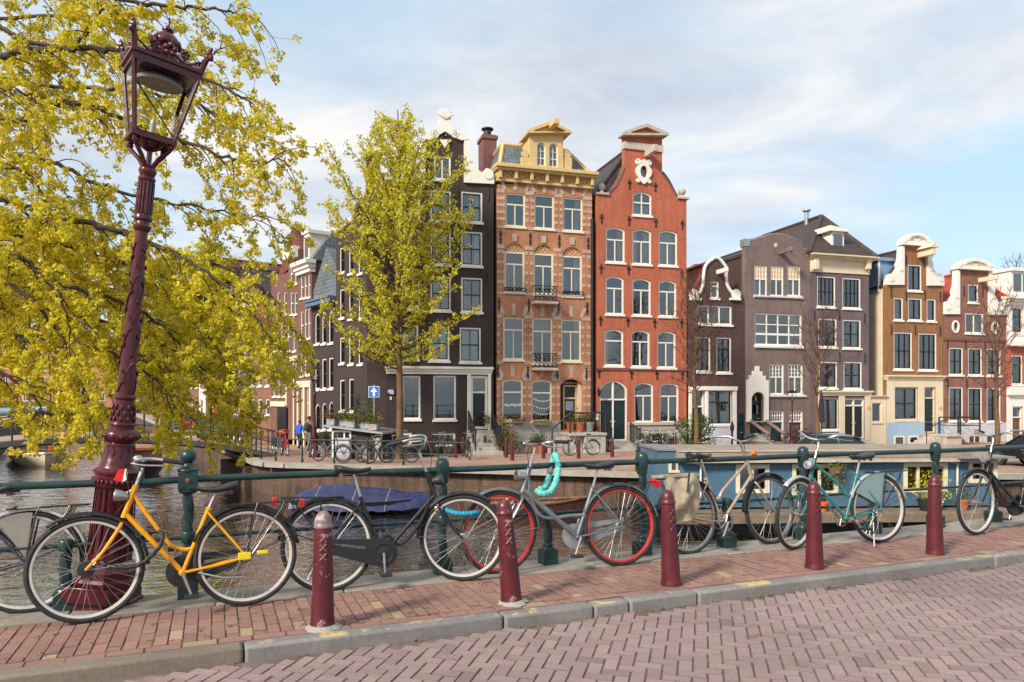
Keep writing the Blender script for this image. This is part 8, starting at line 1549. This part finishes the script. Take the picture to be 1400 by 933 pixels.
def slim_tree(px, py, d, ytop, label, w0=2.5, ybr=500, seed=1, mat='blossom2', bark='bark2', r0=.22, dens=1.0, K=5, size=.06, z=ZQ, name='tree', lean=0.0, nb=62, spread=.085, shape=None, upf=1.0):
    r_ = random.Random(seed); base = at(px, py, d); base.z = z; zt = EYE - (ytop - HOR) / F * d; zb = EYE - (ybr - HOR) / F * d; H_ = zt - z; root = empty(name, base, 0, label, 'tree'); ax = [base + Vector((lean * (i / 8) ** 1.3 + .06 * math.sin(i * 1.3) * (i > 0), .05 * math.sin(i), H_ * i / 8)) for i in range(9)]; tr = MB(); tr.T = Matrix.Translation(-base); tr.tube(bez(ax, 4), [r0 * (1.25 if i == 0 else 1) * (1 - .93 * (i / 32) ** .9) + .01 for i in range(33)], 10); tr.build('trunk', M[bark], root)
    cen = []; bm_ = MB(); bm_.T = Matrix.Translation(-base); az_ = r_.uniform(0, 6)
    for i in range(nb):
        f = (i + r_.random() * .6) / nb; h = (zb - z) + (H_ - (zb - z)) * f ** 1.05 * .93; k = h / H_ * 8; j = min(7, int(k)); p = ax[j].lerp(ax[j + 1], k - j); az_ += 2.4 + r_.uniform(-.4, .4); wd = (shape(f) if shape else (.72 + .9 * f if f < .3 else 1.0 * (1 - ((f - .3) / .7) ** 1.5) + .16)) * w0 * r_.uniform(.65, 1.15); up = (r_.uniform(.55, 1.0) + f * .7) * upf; d0 = Vector((math.cos(az_), math.sin(az_), up * (1 if f > .12 else .35))).normalized(); l = wd * 1.15; pts = [p]; dd = d0.copy()
        for q in range(6): dd = (dd + rvec(r_) * .10 + Vector((0, 0, .06))).normalized(); pts.append(pts[-1] + dd * l / 6)
        bm_.tube(pts, [r0 * .22 * (1 - f * .6) * (1 - .9 * q / 6) + .006 for q in range(7)], 5, cap=False)
        for q, t in along(pts[1:] if l > .8 else pts, .24 / dens):
            d2 = (t * .5 + rvec(r_) * .75 + Vector((0, 0, .25))).normalized(); l2 = r_.uniform(.25, .8) * min(1, l); e2 = q + d2 * l2; bm_.tube([q, q.lerp(e2, .5) + rvec(r_) * .03, e2], [.012, .009, .005], 3, cap=False)
            if K:
                for w_, _ in along([q, e2], .11): cen.append(w_ + rvec(r_) * .05)
            else:
                for _ in range(3): d3 = (d2 + rvec(r_) * .6).normalized(); s0 = q.lerp(e2, r_.uniform(.2, .9)); bm_.tube([s0, s0 + d3 * r_.uniform(.2, .5)], [.008, .004], 3, cap=False)
    bm_.build('branches', M['twig' if not K else 'bark'], root, smooth=60, uv=False)
    if K: leaf_mesh('crown', [tuple(c) for c in cen], K, size, spread, M[mat], root, seed)
    return root
slim_tree(545, 627, 31.2, 150, 'slim young tree with fresh yellow-green leaves on the far quay, before the dark corner house', w0=3.7, ybr=505, seed=4, nb=92, K=7, size=.052, spread=.07, dens=.95, r0=.165, upf=.62)
slim_tree(284, 596, 49, 330, 'yellow-green tree on the far side canal bank, between the lamp post and the brick houses', w0=3.6, ybr=520, seed=8, nb=52, K=7, size=.075, spread=.10, dens=.9)
slim_tree(228, 590, 60, 345, 'yellow-green tree on the side canal bank, directly behind the lamp shaft', w0=4.0, ybr=520, seed=9, nb=48, K=7, size=.085, spread=.12, dens=.8)
slim_tree(90, 580, 62, 330, 'yellow-green tree on the opposite bank left of the lamp', w0=4.2, ybr=510, seed=10, nb=44, K=5, size=.08, spread=.12, dens=.7, z=ZL)
slim_tree(20, 580, 58, 345, 'yellow-green tree on the opposite bank at the left edge, above the parked cars', w0=3.8, ybr=505, seed=12, nb=36, K=5, size=.08, spread=.12, dens=.7, z=ZL)
slim_tree(951, 612, 34.4, 385, 'leafless young tree in front of the dark bell-gabled house', w0=1.8, ybr=540, seed=14, nb=40, K=0, r0=.115, dens=1.3, shape=lambda f: .55 + .5 * math.sin(math.pi * min(1, f * 1.1)))
slim_tree(1117, 612, 35.0, 440, 'leafless mossy-trunked young tree in front of the cornice house', w0=2.0, ybr=545, seed=15, nb=26, K=0, r0=.125, dens=1.0, shape=lambda f: .6 + .4 * math.sin(math.pi * f))
slim_tree(1363, 612, 36.0, 425, 'leafless mossy-trunked tree in front of the rose brick house at the right', w0=2.2, ybr=545, seed=16, nb=24, K=0, r0=.13, dens=.9, shape=lambda f: .6 + .4 * math.sin(math.pi * f))
slim_tree(1390, 500, 75, 352, 'distant leafless treetop above the red roof at the right edge', w0=3.0, ybr=430, seed=17, nb=26, K=0, r0=.2, dens=.7)
